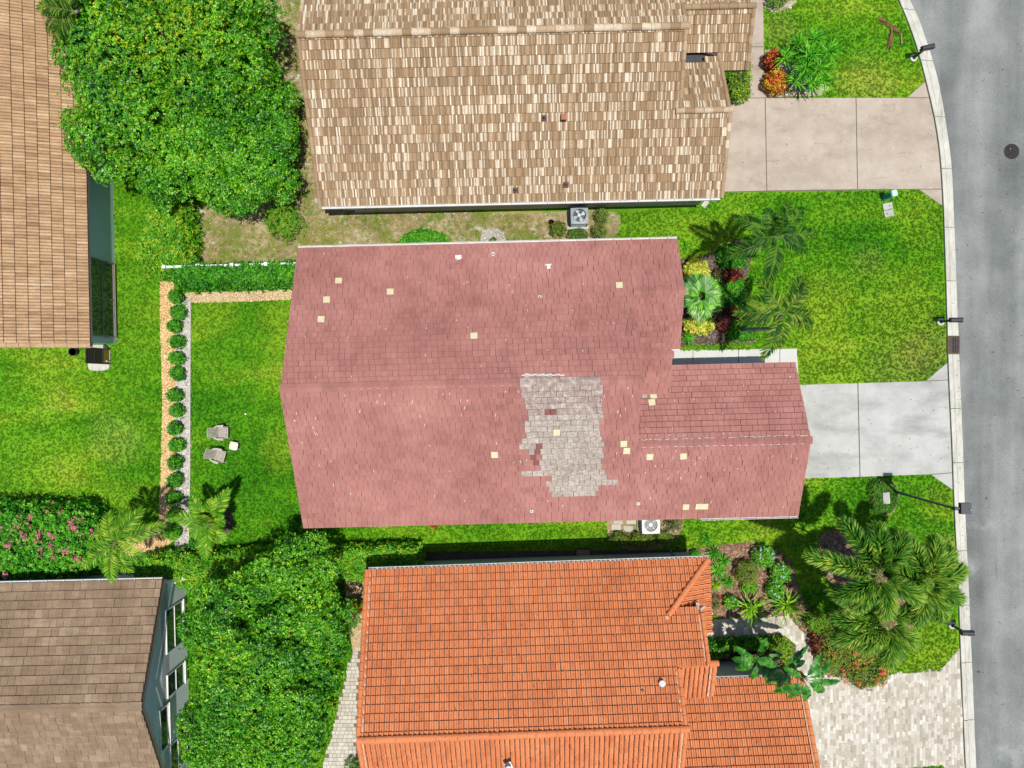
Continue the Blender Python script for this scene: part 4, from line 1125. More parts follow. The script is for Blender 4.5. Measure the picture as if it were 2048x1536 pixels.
caps(roof3, 'ridge_tile', N3.pt(9.2, -8.84, 0.05), N3.pt(6.98, -11.1, 0.09), M['orange_tile'], 0.36, 0.14, tonef=t3)
caps(roof3, 'ridge_tile', SG3.pt(6.95, -13.2, 0.05), SG3.pt(9.05, -13.2, 0.05), M['orange_tile'], 0.40, 0.15, tonef=t3)
caps(roof3, 'ridge_tile', GN3.pt(7.1, -18.8, 0.05), GN3.pt(13.6, -18.8, 0.05), M['orange_tile'], 0.42, 0.15, tonef=t3)
caps(roof3, 'rake_tile', N3.pt(-7.36, -8.78, 0.03), N3.pt(-7.36, -15.4, 0.03), M['orange_tile'], 0.375, 0.11, tonef=t3)
caps(roof3, 'rake_tile', S3.pt(-7.36, -22.2, 0.03), S3.pt(-7.36, -15.6, 0.03), M['orange_tile'], 0.375, 0.11, tonef=t3)
caps(roof3, 'rake_tile', N3.pt(8.56, -11.1, 0.03), N3.pt(8.56, -13.05, 0.03), M['orange_tile'], 0.375, 0.10, tonef=t3)
caps(roof3, 'rake_tile', N3.pt(7.17, -13.3, 0.03), N3.pt(7.17, -15.4, 0.03), M['orange_tile'], 0.375, 0.10, tonef=t3)
caps(roof3, 'rake_tile', S3.pt(7.17, -22.2, 0.03), S3.pt(7.17, -15.6, 0.03), M['orange_tile'], 0.375, 0.10, tonef=t3)
caps(roof3, 'rake_tile', SG3.pt(8.92, -15.0, 0.03), SG3.pt(8.92, -13.35, 0.03), M['orange_tile'], 0.375, 0.11, tonef=t3)
caps(roof3, 'rake_tile', GN3.pt(13.52, -14.66, 0.03), GN3.pt(13.52, -18.7, 0.03), M['orange_tile'], 0.375, 0.11, tonef=t3)
def strip(root, p0, p1, w, mat, name='mortar_strip', n=14):
    m = MB(); p0, p1 = Vector(p0), Vector(p1); d = (p1 - p0); s = d.cross(Vector((0, 0, 1))).normalized()
    prev = None
    for i in range(n + 1):
        c = p0 + d * (i / n); ww = w * random.uniform(0.7, 1.3)
        cur = (c - s * ww / 2, c + s * ww / 2)
        if prev: m.face([prev[0], prev[1], cur[1], cur[0]])
        prev = cur
    m.build(name, mat, root)
strip(roof3, N3.pt(-7.17, -8.8, 0.10), N3.pt(-7.17, -15.35, 0.10), 0.07, M['mortar'])
strip(roof3, S3.pt(-7.17, -22.1, 0.10), S3.pt(-7.17, -15.7, 0.10), 0.07, M['mortar'])
strip(roof3, N3.pt(8.40, -11.1, 0.10), N3.pt(8.40, -13.0, 0.10), 0.07, M['mortar'])
strip(roof3, N3.pt(7.02, -13.35, 0.10), N3.pt(7.02, -15.35, 0.10), 0.08, M['mortar'])
strip(roof3, S3.pt(7.02, -22.2, 0.10), S3.pt(7.02, -15.65, 0.10), 0.08, M['mortar'])
strip(roof3, SG3.pt(8.73, -15.05, 0.12), SG3.pt(8.73, -13.4, 0.12), 0.09, M['mortar'])
strip(roof3, GN3.pt(13.36, -14.8, 0.10), GN3.pt(13.36, -18.7, 0.10), 0.06, M['mortar'])
e = N3.pt(6.95, -11.15, 0.08); q = MB(); q.tube([e + Vector((-0.06, -0.06, -0.12)), e + Vector((-0.1, -0.1, 0.03))], [0.15, 0.13], 10); q.build('hip_end_cap', M['mortar'], roof3)
vent(H3, 1322, 1362, E0 + 2.2, 'cowl'); vent(H3, 1284, 1377, E0 + 2.25, 'brown'); vent(H3, 1017, 1532, E0 + 2.7, 'cowl')
gutter(fr3, H3, (-7.28, -8.70), (9.26, -8.70), E0 + 0.04, M['gutter'], w=0.07)
gutter(fr3, H3, (9.0, -14.58), (13.45, -14.58), E0 + 0.04, M['gutter'], w=0.07)
w = MB(); w.prism([fr3.w(*q) for q in [(-6.9, -9.15), (8.9, -9.15), (8.9, -15.0), (13.1, -15.0), (13.1, -22.5), (6.8, -22.5), (6.8, -21.8), (-6.9, -21.8)]], 0, 2.76); w.build('wall', M['stucco_cream'], H3)
gable_wall(fr3, H3, -6.85, [(-9.15, 2.76), (-15.52, 5.6), (-21.8, 2.76)], M['stucco_cream'])
gable_wall(fr3, H3, 8.5, [(-10.7, 3.0), (-10.7, 3.65), (-13.2, 4.75), (-13.2, 3.0)], M['stucco_cream'])
gable_wall(fr3, H3, 7.1, [(-13.2, 3.0), (-13.2, 4.75), (-15.52, 5.8), (-19.0, 4.2), (-19.0, 3.0)], M['stucco_cream'])
gable_wall(fr3, H3, 8.7, [(-13.0, 2.7), (-13.0, 4.4), (-15.0, 3.5), (-15.0, 2.7)], M['stucco_cream'])
gable_wall(fr3, H3, -11.0, [(7.2, 2.9), (7.2, 3.75), (8.5, 3.75), (9.1, 2.9)], M['stucco_cream'], along='v')
gable_wall(fr3, H3, 13.1, [(-15.0, 2.76), (-18.8, 4.5), (-22.5, 2.76)], M['stucco_cream'])
garage_door(fr3, H3, 13.14, -21.5, -16.3)
x0, y0 = G(1345, 1108, 0.3); x1, y1 = G(1357, 1117, 2.8)
q = MB(); q.tube([(x0 - 0.05, y0 + 0.12, 0.05), (x0, y0, 0.3), (x1, y1 - 0.02, 2.6), (x1, y1 - 0.1, 2.85)], 0.06, 8); q.build('downspout', M['blue_pipe'], H3)

# ---- brown clay tile house, left ----------------------------------------
fr4 = Frame(1.2)
H4 = thing('house', 'house at the left with brown barrel tiles and a sliding glass window', 'house', (-24, 6, 0))
# eave runs along v at u = ue
ue = fr4.l(-20.49, 1.82)[0]; vb = fr4.l(-20.49, 1.82)[1]
E4 = Plane(fr4, [(ue, vb), (ue, vb + 19), (ue - 6.8, vb + 19), (ue - 6.8, vb)], (ue, 0), E0, (-1, 0), 0.42)
W4 = Plane(fr4, [(ue - 13.6, vb), (ue - 13.6, vb + 19), (ue - 6.8, vb + 19), (ue - 6.8, vb)], (ue - 13.6, 0), E0, (1, 0), 0.42)
pl4 = [E4, W4]
roof4 = deck(pl4, H4)
lay(pl4, roof4, 'roof_tile', 0.30, 0.50, M['brown_tile'], 'wave', stagger=False, tonef=lambda: min(1, max(0, random.gauss(0.5, 0.22))), wave=(0.15, 0.07, 'b', 6, 6, True), nvar=12, cgap=0.018, sgap=0.0, lift=0.04,
    hidden=lambda q: q[0] > 80 and q[1] < 300 and q[0] > 100 + (q[1] - 0) * 0.1)
t4 = lambda: random.uniform(0.45, 0.75)
caps(roof4, 'ridge_tile', E4.pt(ue - 6.8, vb, 0.05), E4.pt(ue - 6.8, vb + 19, 0.05), M['brown_tile'], 0.42, 0.15, tonef=t4)
caps(roof4, 'rake_tile', E4.pt(ue + 0.02, vb + 0.06, 0.03), E4.pt(ue - 6.7, vb + 0.06, 0.03), M['brown_tile'], 0.50, 0.13, tonef=t4)
w = MB(); w.prism([fr4.w(*q) for q in [(ue - 0.32, vb + 0.3), (ue - 0.32, vb + 18.7), (ue - 13.3, vb + 18.7), (ue - 13.3, vb + 0.3)]], 0, 2.75); w.build('wall', M['stucco_teal'], H4)
gable_wall(fr4, H4, vb + 0.32, [(ue - 0.32, 2.7), (ue - 6.8, 5.5), (ue - 13.3, 2.7)], M['stucco_teal'], along='v')
f = MB(); a = fr4.w(ue + 0.01, vb + 9.5); f.box((a[0], a[1], E0 - 0.09), (0.03, 19, 0.15), R(1.2)); f.build('fascia', M['dark_gutter'], H4)
# sliding window in the right wall
ya, yb = G(0, 522, 1.2)[1], G(0, 672, 1.2)[1]
def win_x(u, v0, v1, h0, h1, fr, root, ncol=2, nrow=1, mat=None, frame=0.06, name='window', label=None):
    cv = (v0 + v1) / 2; a = fr.w(u, cv); rt = R(fr.deg)
    m = MB(); wv = abs(v1 - v0)
    def bx(dv, h, sv, sh, th=0.08, off=0.0):
        p = fr.w(u + off, cv + dv); m.box((p[0], p[1], h), (th, sv, sh), rt)
    bx(0, h0, wv + frame, frame); bx(0, h1, wv + frame, frame)
    for s_ in (-1, 1): bx(s_ * wv / 2, (h0 + h1) / 2, frame, h1 - h0 - frame)
    for i in range(1, ncol): bx(-wv / 2 + wv * i / ncol, (h0 + h1) / 2, frame * 0.9, h1 - h0 - frame, 0.07)
    for j in range(1, nrow): bx(0, h0 + (h1 - h0) * j / nrow, wv, frame * 0.8, 0.06)
    o = m.build(name, mat or M['trim'], root)
    p = fr.w(u + 0.02, cv); s = MB(); s.box((p[0], p[1], h0 - frame / 2 - 0.02), (0.12, wv + 0.10, 0.04), rt); s.build('sill', mat or M['trim'], o)
    for i in range(ncol):
        for j in range(nrow):
            p = fr.w(u - 0.01, cv - wv / 2 + wv * (i + 0.5) / ncol)
            g_ = MB(); g_.box((p[0], p[1], h0 + (h1 - h0) * (j + 0.5) / nrow), (0.02, wv / ncol - frame * 0.7, (h1 - h0) / nrow - frame * 0.7), rt)
            g_.build('pane', M['glass'], o)
    return o
va, vb2 = fr4.l(-20.8, ya)[1], fr4.l(-20.8, yb)[1]
win_x(ue - 0.30, vb2, va, 0.25, 2.35, fr4, H4, 2, 2, M['dark_gutter'], 0.07)
# open screen door swung out on the end wall, with the step under it
dx, dtop, dbot = -21.05, G(0, 697, 1.0)[1], G(0, 727, 1.0)[1]
sd_ = MB(); L_ = dtop - dbot
sdoor = thing('screen_door', 'open dark screen door with a gold kick plate at the house corner', 'door', (-21.1, 1.5, 0))
fr_ = MB()
xd = -21.15
for yy in (dtop, dbot): fr_.box((xd, yy, 1.12), (0.045, 0.05, 2.1))
for zz in (0.08, 0.75, 1.42, 2.16): fr_.box((xd, (dtop + dbot) / 2, zz), (0.045, L_, 0.05))
fr_.build('frame', M['black'], sdoor)
for i, (z0, z1, mt) in enumerate(((0.10, 0.72, M['brass']), (0.78, 1.39, M['screen']), (1.45, 2.13, M['screen']))):
    p_ = MB(); p_.box((xd, (dtop + dbot) / 2, (z0 + z1) / 2), (0.02, L_ - 0.05, z1 - z0 - 0.01)); p_.build('door_panel', mt, sdoor)
p_ = MB(); p_.box((xd + 0.05, dbot + 0.14, 0.35), (0.06, 0.04, 0.2)); p_.build('handle', M['trim'], sdoor)
c = G(200, 722); st = MB(); st.prism(smooth_poly(GP([(176, 690), (222, 690), (222, 733), (216, 741), (184, 742), (178, 735)]), 1), 0, 0.12); o = st.build('door_step', M['kerb'], None, (c[0], c[1], 0))
tag(o, 'pale concrete step under the open screen door', 'step')
c = G(153, 704)
pot = thing('garden_pot', 'small dark round pot by the wall of the left house', 'pot', (c[0], c[1], 0))
q = MB(); q.tube([(c[0], c[1], 0), (c[0], c[1], 0.28), (c[0], c[1], 0.34), (c[0], c[1], 0.34), (c[0], c[1], 0.27)], [0.15, 0.22, 0.23, 0.19, 0.18], 18); q.build('body', M['iron'], pot)
q = MB(); q.tube([(c[0], c[1], 0.25), (c[0], c[1], 0.28)], 0.18, 14); q.build('soil', M['dark_mulch'], pot)

# ---- brown flat tile house, bottom left ---------------------------------
fr5 = Frame(1.4)
H5 = thing('house', 'house at the bottom left with flat brown tiles and a windowed gable wall', 'house', (-22, -14, 0))
N5 = Plane(fr5, [(-31, -9.1), (-17.2, -9.1), (-17.2, -14.2), (-31, -14.2)], (0, -9.1), E0, (0, -1))
S5 = Plane(fr5, [(-31, -20.0), (-17.2, -20.0), (-17.2, -14.2), (-31, -14.2)], (0, -20.0), 2.585, (0, 1))
pl5 = [N5, S5]
roof5 = deck(pl5, H5)
lay(pl5, roof5, 'roof_tile', 0.33, 0.42, M['brown_shingle'], 'flat', tonef=lambda: (random.uniform(0.75, 1) if random.random() < 0.06 else min(1, max(0, random.gauss(0.45, 0.16)))), jit=1.0, cgap=0.010, sgap=0.010, lift=0.055)
caps(roof5, 'ridge_tile', N5.pt(-31, -14.2, 0.03), N5.pt(-17.15, -14.2, 0.03), M['brown_shingle'], 0.46, 0.2, 'v', tonef=lambda: random.uniform(0.3, 0.6))
gutter(fr5, H5, (-31, -9.03), (-17.25, -9.03), E0 + 0.05, M['gutter'])
for (v0, v1) in ((-9.1, -14.2), (-20.0, -14.2)):
    pl = N5 if v0 > -14 else S5
    A, B = pl.pt(-17.17, v0, -0.05), pl.pt(-17.17, v1, -0.05)
    m = MB(); m.face([A, B, B + Vector((0, 0, -.16)), A + Vector((0, 0, -.16))]); m.face([A + Vector((.03, 0, .06)), B + Vector((.03, 0, .06)), B + Vector((.03, 0, -.17)), A + Vector((.03, 0, -.17))]); m.build('rake_board', M['dark_gutter'], H5)
uw = -17.42
w = MB(); w.prism([fr5.w(*q) for q in [(-30.7, -9.5), (uw, -9.5), (uw, -19.6), (-30.7, -19.6)]], 0, 2.72); w.build('wall', M['stucco_shade'], H5)
gable_wall(fr5, H5, uw, [(-9.5, 2.72), (-14.2, 4.95), (-19.6, 2.55), (-19.6, 2.0), (-9.5, 2.0)], M['stucco_shade'], th=0.2)
def v5(py, h): return fr5.l(-17.3, G(0, py, h)[1])[1]
win_x(uw + 0.03, v5(1308, 2.3), v5(1222, 2.3), 0.55, 2.3, fr5, H5, 1, 2)
win_x(uw + 0.03, v5(1396, 2.3), v5(1352, 2.3), 0.55, 2.3, fr5, H5, 1, 2)
win_x(uw + 0.05, v5(1500, 2.9), v5(1418, 2.9), 2.35, 3.15, fr5, H5, 1, 1)
win_x(uw + 0.03, v5(1555, 2.2), v5(1492, 2.2), 0.55, 2.2, fr5, H5, 1, 2)
# short garden wall beside that corner
a = G(340, 1190, 1.2)
m = MB(); m.box((-17.0, -9.95, 0.65), (0.9, 0.18, 1.3), R(20)); m.box((-17.0, -9.95, 1.33), (1.0, 0.26, 0.07), R(20), m=1); o = m.build('garden_wall', [M['stucco_tan'], M['trim']], None, (-17.0, -9.95, 0)); tag(o, 'short capped stucco wall at the corner of the bottom left house', 'wall')

# ------------------------------------------------------------------ plants
def unit(a):
    return a / np.maximum(np.linalg.norm(a, axis=-1, keepdims=True), 1e-9)

def rosettes(C, A, nl, L, W, tilt=(0.15, 0.75)):
    """leaf whorls: centres C, axes A, nl leaves each -> quads"""
    k = len(C)
    ref = unit(RNG.normal(size=(k, 3)))
    X = unit(np.cross(A, ref)); Y = np.cross(A, X)
    ph = (np.arange(nl) / nl * 2 * np.pi)[None] + RNG.uniform(0, 6.28, (k, 1)) + RNG.normal(0, 0.25, (k, nl))
    ti = RNG.uniform(tilt[0], tilt[1], (k, nl))
    rad = X[:, None] * np.cos(ph)[..., None] + Y[:, None] * np.sin(ph)[..., None]
    D = rad * np.cos(ti)[..., None] + A[:, None] * np.sin(ti)[..., None]
    S = np.cross(D, A[:, None] + 1e-3)
    S = unit(S)
    l = L * RNG.uniform(0.7, 1.25, (k, nl, 1)); w = W * RNG.uniform(0.8, 1.2, (k, nl, 1))
    b = C[:, None] + D * l * 0.08
    mid = b + D * l * 0.5 + A[:, None] * l * 0.05
    tip = b + D * l - A[:, None] * l * 0.10
    Q = np.stack([b, mid - S * w / 2, tip, mid + S * w / 2], axis=2)
    return Q.reshape(-1, 4, 3)

def bump3(D, seed):
    r = np.random.default_rng(seed)
    f = np.zeros(len(D))
    for s, a in ((3.0, 0.5), (6.0, 0.3), (11.0, 0.2)):
        k = r.normal(size=(3, 3)) * s; p = r.uniform(0, 6.28, 3)
        f += a * np.sin(D @ k.T + p).mean(axis=1) * 1.7
    return f

def crown_pts(clumps, n, zlow=-0.35, depth=0.32, seed=3, wob=0.2):
    cl = np.array(clumps, float)             # x y z rx ry rz
    wgt = cl[:, 3] * cl[:, 4]; wgt /= wgt.sum()
    idx = RNG.choice(len(cl), int(n * 1.6), p=wgt)
    D = unit(RNG.normal(size=(len(idx), 3)))
    D[:, 2] = np.where(D[:, 2] < zlow, -D[:, 2], D[:, 2])
    rr = 1 - depth * RNG.uniform(0, 1, len(idx)) ** 2.2
    rr *= 1 + wob * bump3(D + cl[idx, :1] * 0.7, seed)
    rr = np.where(RNG.uniform(0, 1, len(rr)) < 0.05, rr * RNG.uniform(1.0, 1.0 + wob * 1.6, len(rr)), rr)
    P = cl[idx, :3] + D * cl[idx, 3:6] * rr[:, None]
    keep = np.ones(len(P), bool)
    for j in range(len(cl)):
        q = (P - cl[j, :3]) / cl[j, 3:6]
        keep &= ~((np.einsum('ij,ij->i', q, q) < 0.5) & (idx != j))
    keep &= P[:, 2] > 0.05
    P, D = P[keep][:n], D[keep][:n]
    A = unit(D * 1.0 + np.array([0, 0, 0.35]) + RNG.normal(0, 0.28, P.shape))
    return P, A

def lumps(main, nsub, rsub, seed, zmin=-0.1):
    r = np.random.default_rng(seed)
    out = [tuple(np.array([m[0], m[1], m[2], m[3] * .64, m[4] * .64, m[5] * .66])) for m in main]
    for m in main:
        k = int(nsub * m[3] * m[4] / (main[0][3] * main[0][4])) + 2
        # golden spiral so clumps spread evenly
        for i in range(k):
            z = 1 - (1 - zmin) * (i + 0.5) / k
            t = i * 2.39996 + r.uniform(-.4, .4)
            s = math.sqrt(max(0, 1 - z * z))
            rad = rsub * r.uniform(0.6, 1.35)
            f = r.uniform(0.72, 0.98)
            out.append((m[0] + m[3] * s * math.cos(t) * f, m[1] + m[4] * s * math.sin(t) * f, m[2] + m[5] * z * f, rad, rad, rad * 0.8))
    return out

def trunk(root, base, clumps, r0, mat, n_limb=9):
    b = MB(); bx_, by_, _ = base
    zs = np.mean([c[2] for c in clumps])
    top = Vector((np.mean([c[0] for c in clumps]), np.mean([c[1] for c in clumps]), zs * 0.75))
    B = Vector((bx_, by_, 0))
    b.tube([B, B.lerp(top, 0.15) + Vector((0.03, 0.02, 0.1)), B.lerp(top, 0.5), top], [r0 * 1.35, r0, r0 * 0.85, r0 * 0.5], 10)
    b.build('trunk', mat, root, smooth=True)
    cs = sorted(clumps, key=lambda c: -c[3])[:n_limb]
    for c in cs:
        m = MB(); e = Vector(c[:3]); s = B.lerp(top, random.uniform(0.45, 0.9)); mid = s.lerp(e, 0.5) + Vector((0, 0, -0.15 * (e - s).length + random.uniform(0, .3)))
        m.tube([s, mid, e], [r0 * 0.4, r0 * 0.25, r0 * 0.08], 6); m.build('limb', mat, root, smooth=True)

def tree(name, label, main_px, n, nsub, rsub, mats, seed, L=0.135, W=0.06, nl=6, base=None, r0=0.2, yellow=None, group=None, cat='tree', depth=0.32):
    """main_px: apparent px, py, radius px (x, y), height of centre, z radius"""
    main = []
    for px, py, rx, ry, zc, rz in main_px:
        x, y = G(px, py, zc + rz * 0.35); k = (CAM_H - zc - rz * 0.35) / FPX
        main.append((x, y, zc, rx * k, ry * k, rz))
    b = base or (main[0][0], main[0][1])
    root = thing(name, label, cat, (b[0], b[1], 0), group)
    cl = lumps(main, nsub, rsub, seed)
    P, A = crown_pts(cl, n // nl, seed=seed, depth=depth)
    mi = np.zeros(len(P), int)
    if yellow is not None:
        mi = (RNG.uniform(0, 1, len(P)) < yellow(P)).astype(int)
    Q = rosettes(P, A, nl, L, W)
    quads_obj('crown', Q, mats, root, midx=np.repeat(mi, nl))
    trunk(root, (b[0], b[1], 0), main + cl[len(main):len(main) + 8], r0, M['bark'])
    return root

def yel1(P):
    px = 1024 + P[:, 0] * FPX / (CAM_H - P[:, 2]); py = 768 - P[:, 1] * FPX / (CAM_H - P[:, 2])
    return 0.10 + 0.45 * np.exp(-((px - 330) / 160) ** 2 - ((py - 20) / 150) ** 2) + 0.08 * np.sin(px * .05) * np.sin(py * .06)
tree('broadleaf_tree', 'huge dense tree at the top left, its crown yellowing towards the top edge', [(330, 120, 205, 200, 3.6, 2.6), (260, 240, 130, 110, 3.4, 2.3), (430, 60, 115, 130, 3.6, 2.4), (215, 40, 95, 120, 3.6, 2.2), (330, -90, 150, 100, 3.2, 2.2)],
     165000, 95, 0.82, [M['tree'], M['tree_y']], 5, yellow=yel1, r0=0.3)
tree('broadleaf_tree', 'dense rounded green tree with open dark gaps, right below the huge yellowing tree', [(440, 300, 140, 108, 3.0, 2.1), (520, 215, 62, 90, 2.6, 1.8), (360, 345, 80, 62, 2.3, 1.6), (545, 330, 48, 62, 2.2, 1.6)],
     84000, 50, 0.62, [M['tree'], M['tree_y']], 8, yellow=lambda P: np.full(len(P), 0.03), r0=0.24)
tree('broadleaf_tree', 'dense green tree between the brown roof and the orange roof', [(525, 1310, 150, 168, 3.4, 2.6), (590, 1160, 72, 72, 3.0, 1.9), (455, 1465, 98, 92, 3.0, 2.0), (555, 1450, 100, 100, 3.0, 2.1), (446, 1235, 66, 70, 2.8, 1.9), (625, 1260, 66, 80, 2.9, 1.9)],
     150000, 75, 0.70, [M['tree'], M['tree_y']], 21, yellow=lambda P: np.full(len(P), 0.06), r0=0.26)

def shrub(name, label, px, py, r_px, h, mats, n=900, L=0.10, W=0.05, nl=5, group=None, cat='shrub', ry=None, flowers=None, nflow=0, wob=0.16, depth=0.4, loose=0.0, fsize=0.05, stem=True, mixf=0.25):
    zc = h * 0.45
    x, y = G(px, py, h * 0.6); k = (CAM_H - h * 0.6) / FPX
    rx = r_px * k; ry_ = (ry or r_px) * k
    root = thing(name, label, cat, (x, y, 0), group)
    P, A = crown_pts([(x, y, zc, rx * 0.92, ry_ * 0.92, h * 0.55)] + [(x + rx * .6 * math.cos(t), y + ry_ * .6 * math.sin(t), zc, rx * .42, ry_ * .42, h * .5) for t in np.arange(6) * 1.05 + random.random()], n // nl, zlow=-0.6, depth=depth, seed=random.randrange(99999), wob=wob)
    if loose: P = P + RNG.normal(0, loose, P.shape) * np.array([1, 1, .4]); P[:, 2] = np.maximum(P[:, 2], 0.03)
    Q = rosettes(P, A, nl, L, W)
    ms = mats if isinstance(mats, (list, tuple)) else [mats]
    mi = np.repeat((RNG.uniform(0, 1, len(P)) < mixf).astype(int) if len(ms) > 1 else np.zeros(len(P), int), nl)
    quads_obj('foliage', Q, ms, root, midx=mi)
    if stem:
        s = MB()
        for i in range(4):
            t = random.uniform(0, 6.28); s.tube([(x, y, 0), (x + rx * .25 * math.cos(t), y + ry_ * .25 * math.sin(t), h * .3), (x + rx * .6 * math.cos(t), y + ry_ * .6 * math.sin(t), h * .65)], [0.025, 0.018, 0.008], 5)
        s.build('stem', M['bark'], root)
    if flowers is not None:
        top = P[P[:, 2] > zc]; 
        if len(top) > nflow: top = top[RNG.choice(len(top), nflow, replace=False)]
        F = rosettes(top + np.array([0, 0, 0.06]), unit(RNG.normal(0, .3, top.shape) + [0, 0, 1]), 4, fsize, fsize * .9, (0.0, 0.5))
        quads_obj('flowers', F, flowers, root)
    return root

def blob(name, label, poly_px, h, mats, dens, L=0.1, W=0.05, nl=5, cat='hedge', group=None, edge=0.25, rough=0.12, mix=0.2, flowers=None, nflow=0, fsize=0.06, hoff=None, stem=True, sides=0.35):
    poly = GP(poly_px, h * 0.85 if hoff is None else hoff)
    ar = abs(poly_area(poly)); n = int(ar * dens)
    P = sample(poly, n); d = edge_dist(poly, P)
    ht = h * np.sqrt(np.clip(1 - (1 - np.clip(d / edge, 0, 1)) ** 2, 0.02, 1))
    f = np.zeros(n)
    for s, a in ((0.9, 1.0), (2.1, 0.8), (4.3, 0.6)):
        kx_, ky_ = RNG.normal(size=2) * s; q = RNG.uniform(0, 6.28, 2)
        f += a * np.sin(P[:, 0] * kx_ * 2 + P[:, 1] * ky_ + q[0]) * np.sin(P[:, 1] * kx_ * 2 - P[:, 0] * ky_ + q[1])
    z = ht * (1 - RNG.uniform(0, 1, n) ** 3 * 0.6) + f * rough * 0.5 * np.clip(d / edge, 0.2, 1) + RNG.normal(0, rough * .25, n)
    z = np.maximum(z, 0.03)
    j = RNG.normal(0, rough * 0.5, (n, 2))
    C = np.column_stack([P + j, z])
    # sides
    m = int(n * sides)
    per = []
    N = len(poly); lens = [math.dist(poly[i], poly[(i + 1) % N]) for i in range(N)]; T = sum(lens)
    i_ = RNG.choice(N, m, p=np.array(lens) / T); t = RNG.uniform(0, 1, m)[:, None]
    pa = np.array(poly); a_ = pa[i_]; b_ = pa[(i_ + 1) % N]
    S_ = a_ + (b_ - a_) * t; nv = np.column_stack([(b_ - a_)[:, 1], -(b_ - a_)[:, 0]]); nv = nv / np.maximum(np.linalg.norm(nv, axis=1, keepdims=True), 1e-9)
    if poly_area(poly) < 0: nv = -nv
    S_ = S_ - nv * 0.06 + RNG.normal(0, rough * .5, (m, 2))
    Cs = np.column_stack([S_, RNG.uniform(0.05, max(0.08, h * .85), m)])
    A = unit(np.column_stack([RNG.normal(0, .35, n), RNG.normal(0, .35, n), np.ones(n)]))
    As = unit(np.column_stack([nv, np.full(m, 0.5)]) + RNG.normal(0, .3, (m, 3)))
    C = np.vstack([C, Cs]); A = np.vstack([A, As])
    c0 = np.mean(poly, axis=0)
    root = thing(name, label, cat, (float(c0[0]), float(c0[1]), 0), group)
    ms = mats if isinstance(mats, (list, tuple)) else [mats]
    mi = np.repeat((RNG.uniform(0, 1, len(C)) < mix).astype(int) if len(ms) > 1 else np.zeros(len(C), int), nl)
    quads_obj('foliage', rosettes(C, A, nl, L, W), ms, root, midx=mi)
    if stem and h > 0.3:
        s = MB(); q = sample(poly, max(4, int(ar * 1.6)))
        for x, y in q:
            s.tube([(x, y, 0), (x + random.uniform(-.1, .1), y + random.uniform(-.1, .1), h * .45), (x + random.uniform(-.25, .25), y + random.uniform(-.25, .25), h * .85)], [0.03, 0.02, 0.008], 5)
        s.build('stems', M['bark'], root)
    if flowers is not None:
        top = C[:n][RNG.choice(n, min(n, nflow), replace=False)]
        top[:, 2] += 0.05
        # gather flowers in bunches
        k = max(1, nflow // 7); ctr = top[RNG.choice(len(top), k)]
        top = ctr[RNG.integers(0, k, nflow)] + RNG.normal(0, 0.09, (nflow, 3)) * [1, 1, .5] + [0, 0, .04]
        quads_obj('flowers', rosettes(top, unit(RNG.normal(0, .3, top.shape) + [0, 0, 1]), 4, fsize, fsize * .9, (0.0, 0.5)), flowers, root)
    return root

# hedges and massed planting
blob('hedge', 'deep green clipped hedge in front of the white fence', [(347, 537), (380, 531), (470, 527), (600, 521), (600, 566), (480, 571), (370, 575), (348, 568)], 1.85, [M['hedge_d'], M['fresh']], 420, 0.13, 0.07, mix=0.22, rough=0.16)
blob('hedge', 'bright yellow green hedge below the huge tree', [(292, 425), (300, 395), (345, 385), (372, 420), (378, 480), (374, 540), (340, 552), (290, 548), (275, 515), (290, 470)], 1.7, [M['hedge_y'], M['fresh']], 380, 0.13, 0.06, mix=0.4, rough=0.25, edge=0.45)
blob('hedge', 'long clipped hedge with yellow tips running between the dense tree and the orange roof', [(395, 1112), (520, 1098), (700, 1095), (838, 1092), (841, 1130), (730, 1160), (640, 1165), (500, 1170), (400, 1165)], 1.3, [M['fresh'], M['hedge_y']], 300, 0.12, 0.06, mix=0.45, rough=0.14)
blob('hedge', 'yellow green hedge above the short garden wall of the bottom left house', [(258, 1130), (300, 1113), (350, 1108), (410, 1112), (415, 1190), (378, 1185), (345, 1160), (270, 1155)], 1.4, [M['hedge_y'], M['fresh']], 330, 0.13, 0.06, mix=0.45, rough=0.2)
blob('flowering_hedge', 'tall hedge with pink flowers above the brown roof at the bottom left', [(-60, 1015), (30, 1015), (110, 1018), (165, 1015), (192, 1045), (200, 1090), (190, 1130), (150, 1148), (60, 1152), (-60, 1158)], 1.9, [M['fresh'], M['hedge_d']], 260, 0.15, 0.08, mix=0.5, rough=0.35, edge=0.5, flowers=M['flower_p'], nflow=1200, fsize=0.085)
blob('flowering_hedge', 'sprawling coral flowered bush beside the paver driveway', [(1650, 1262), (1700, 1255), (1760, 1290), (1790, 1345), (1765, 1372), (1728, 1378), (1690, 1352), (1650, 1345), (1640, 1300)], 1.0, [M['topiary'], M['olive']], 260, 0.09, 0.045, mix=0.3, rough=0.25, edge=0.4, flowers=M['flower_r'], nflow=430, fsize=0.055)
blob('ground_cover', 'glossy green ground cover filling the middle of the bed by the red roof', [(1395, 570), (1425, 560), (1450, 568), (1485, 553), (1494, 600), (1492, 625), (1470, 628), (1455, 600), (1430, 610), (1400, 600)], 0.5, [M['fresh'], M['hedge_d']], 420, 0.12, 0.07, mix=0.5, cat='ground cover', rough=0.12)
blob('ground_cover', 'green ground cover under the bent trunk of the lower palm', [(1455, 640), (1480, 636), (1505, 655), (1510, 672), (1490, 680), (1458, 680)], 0.35, [M['fresh'], M['hedge_d']], 420, 0.10, 0.06, mix=0.4, cat='ground cover', rough=0.1)
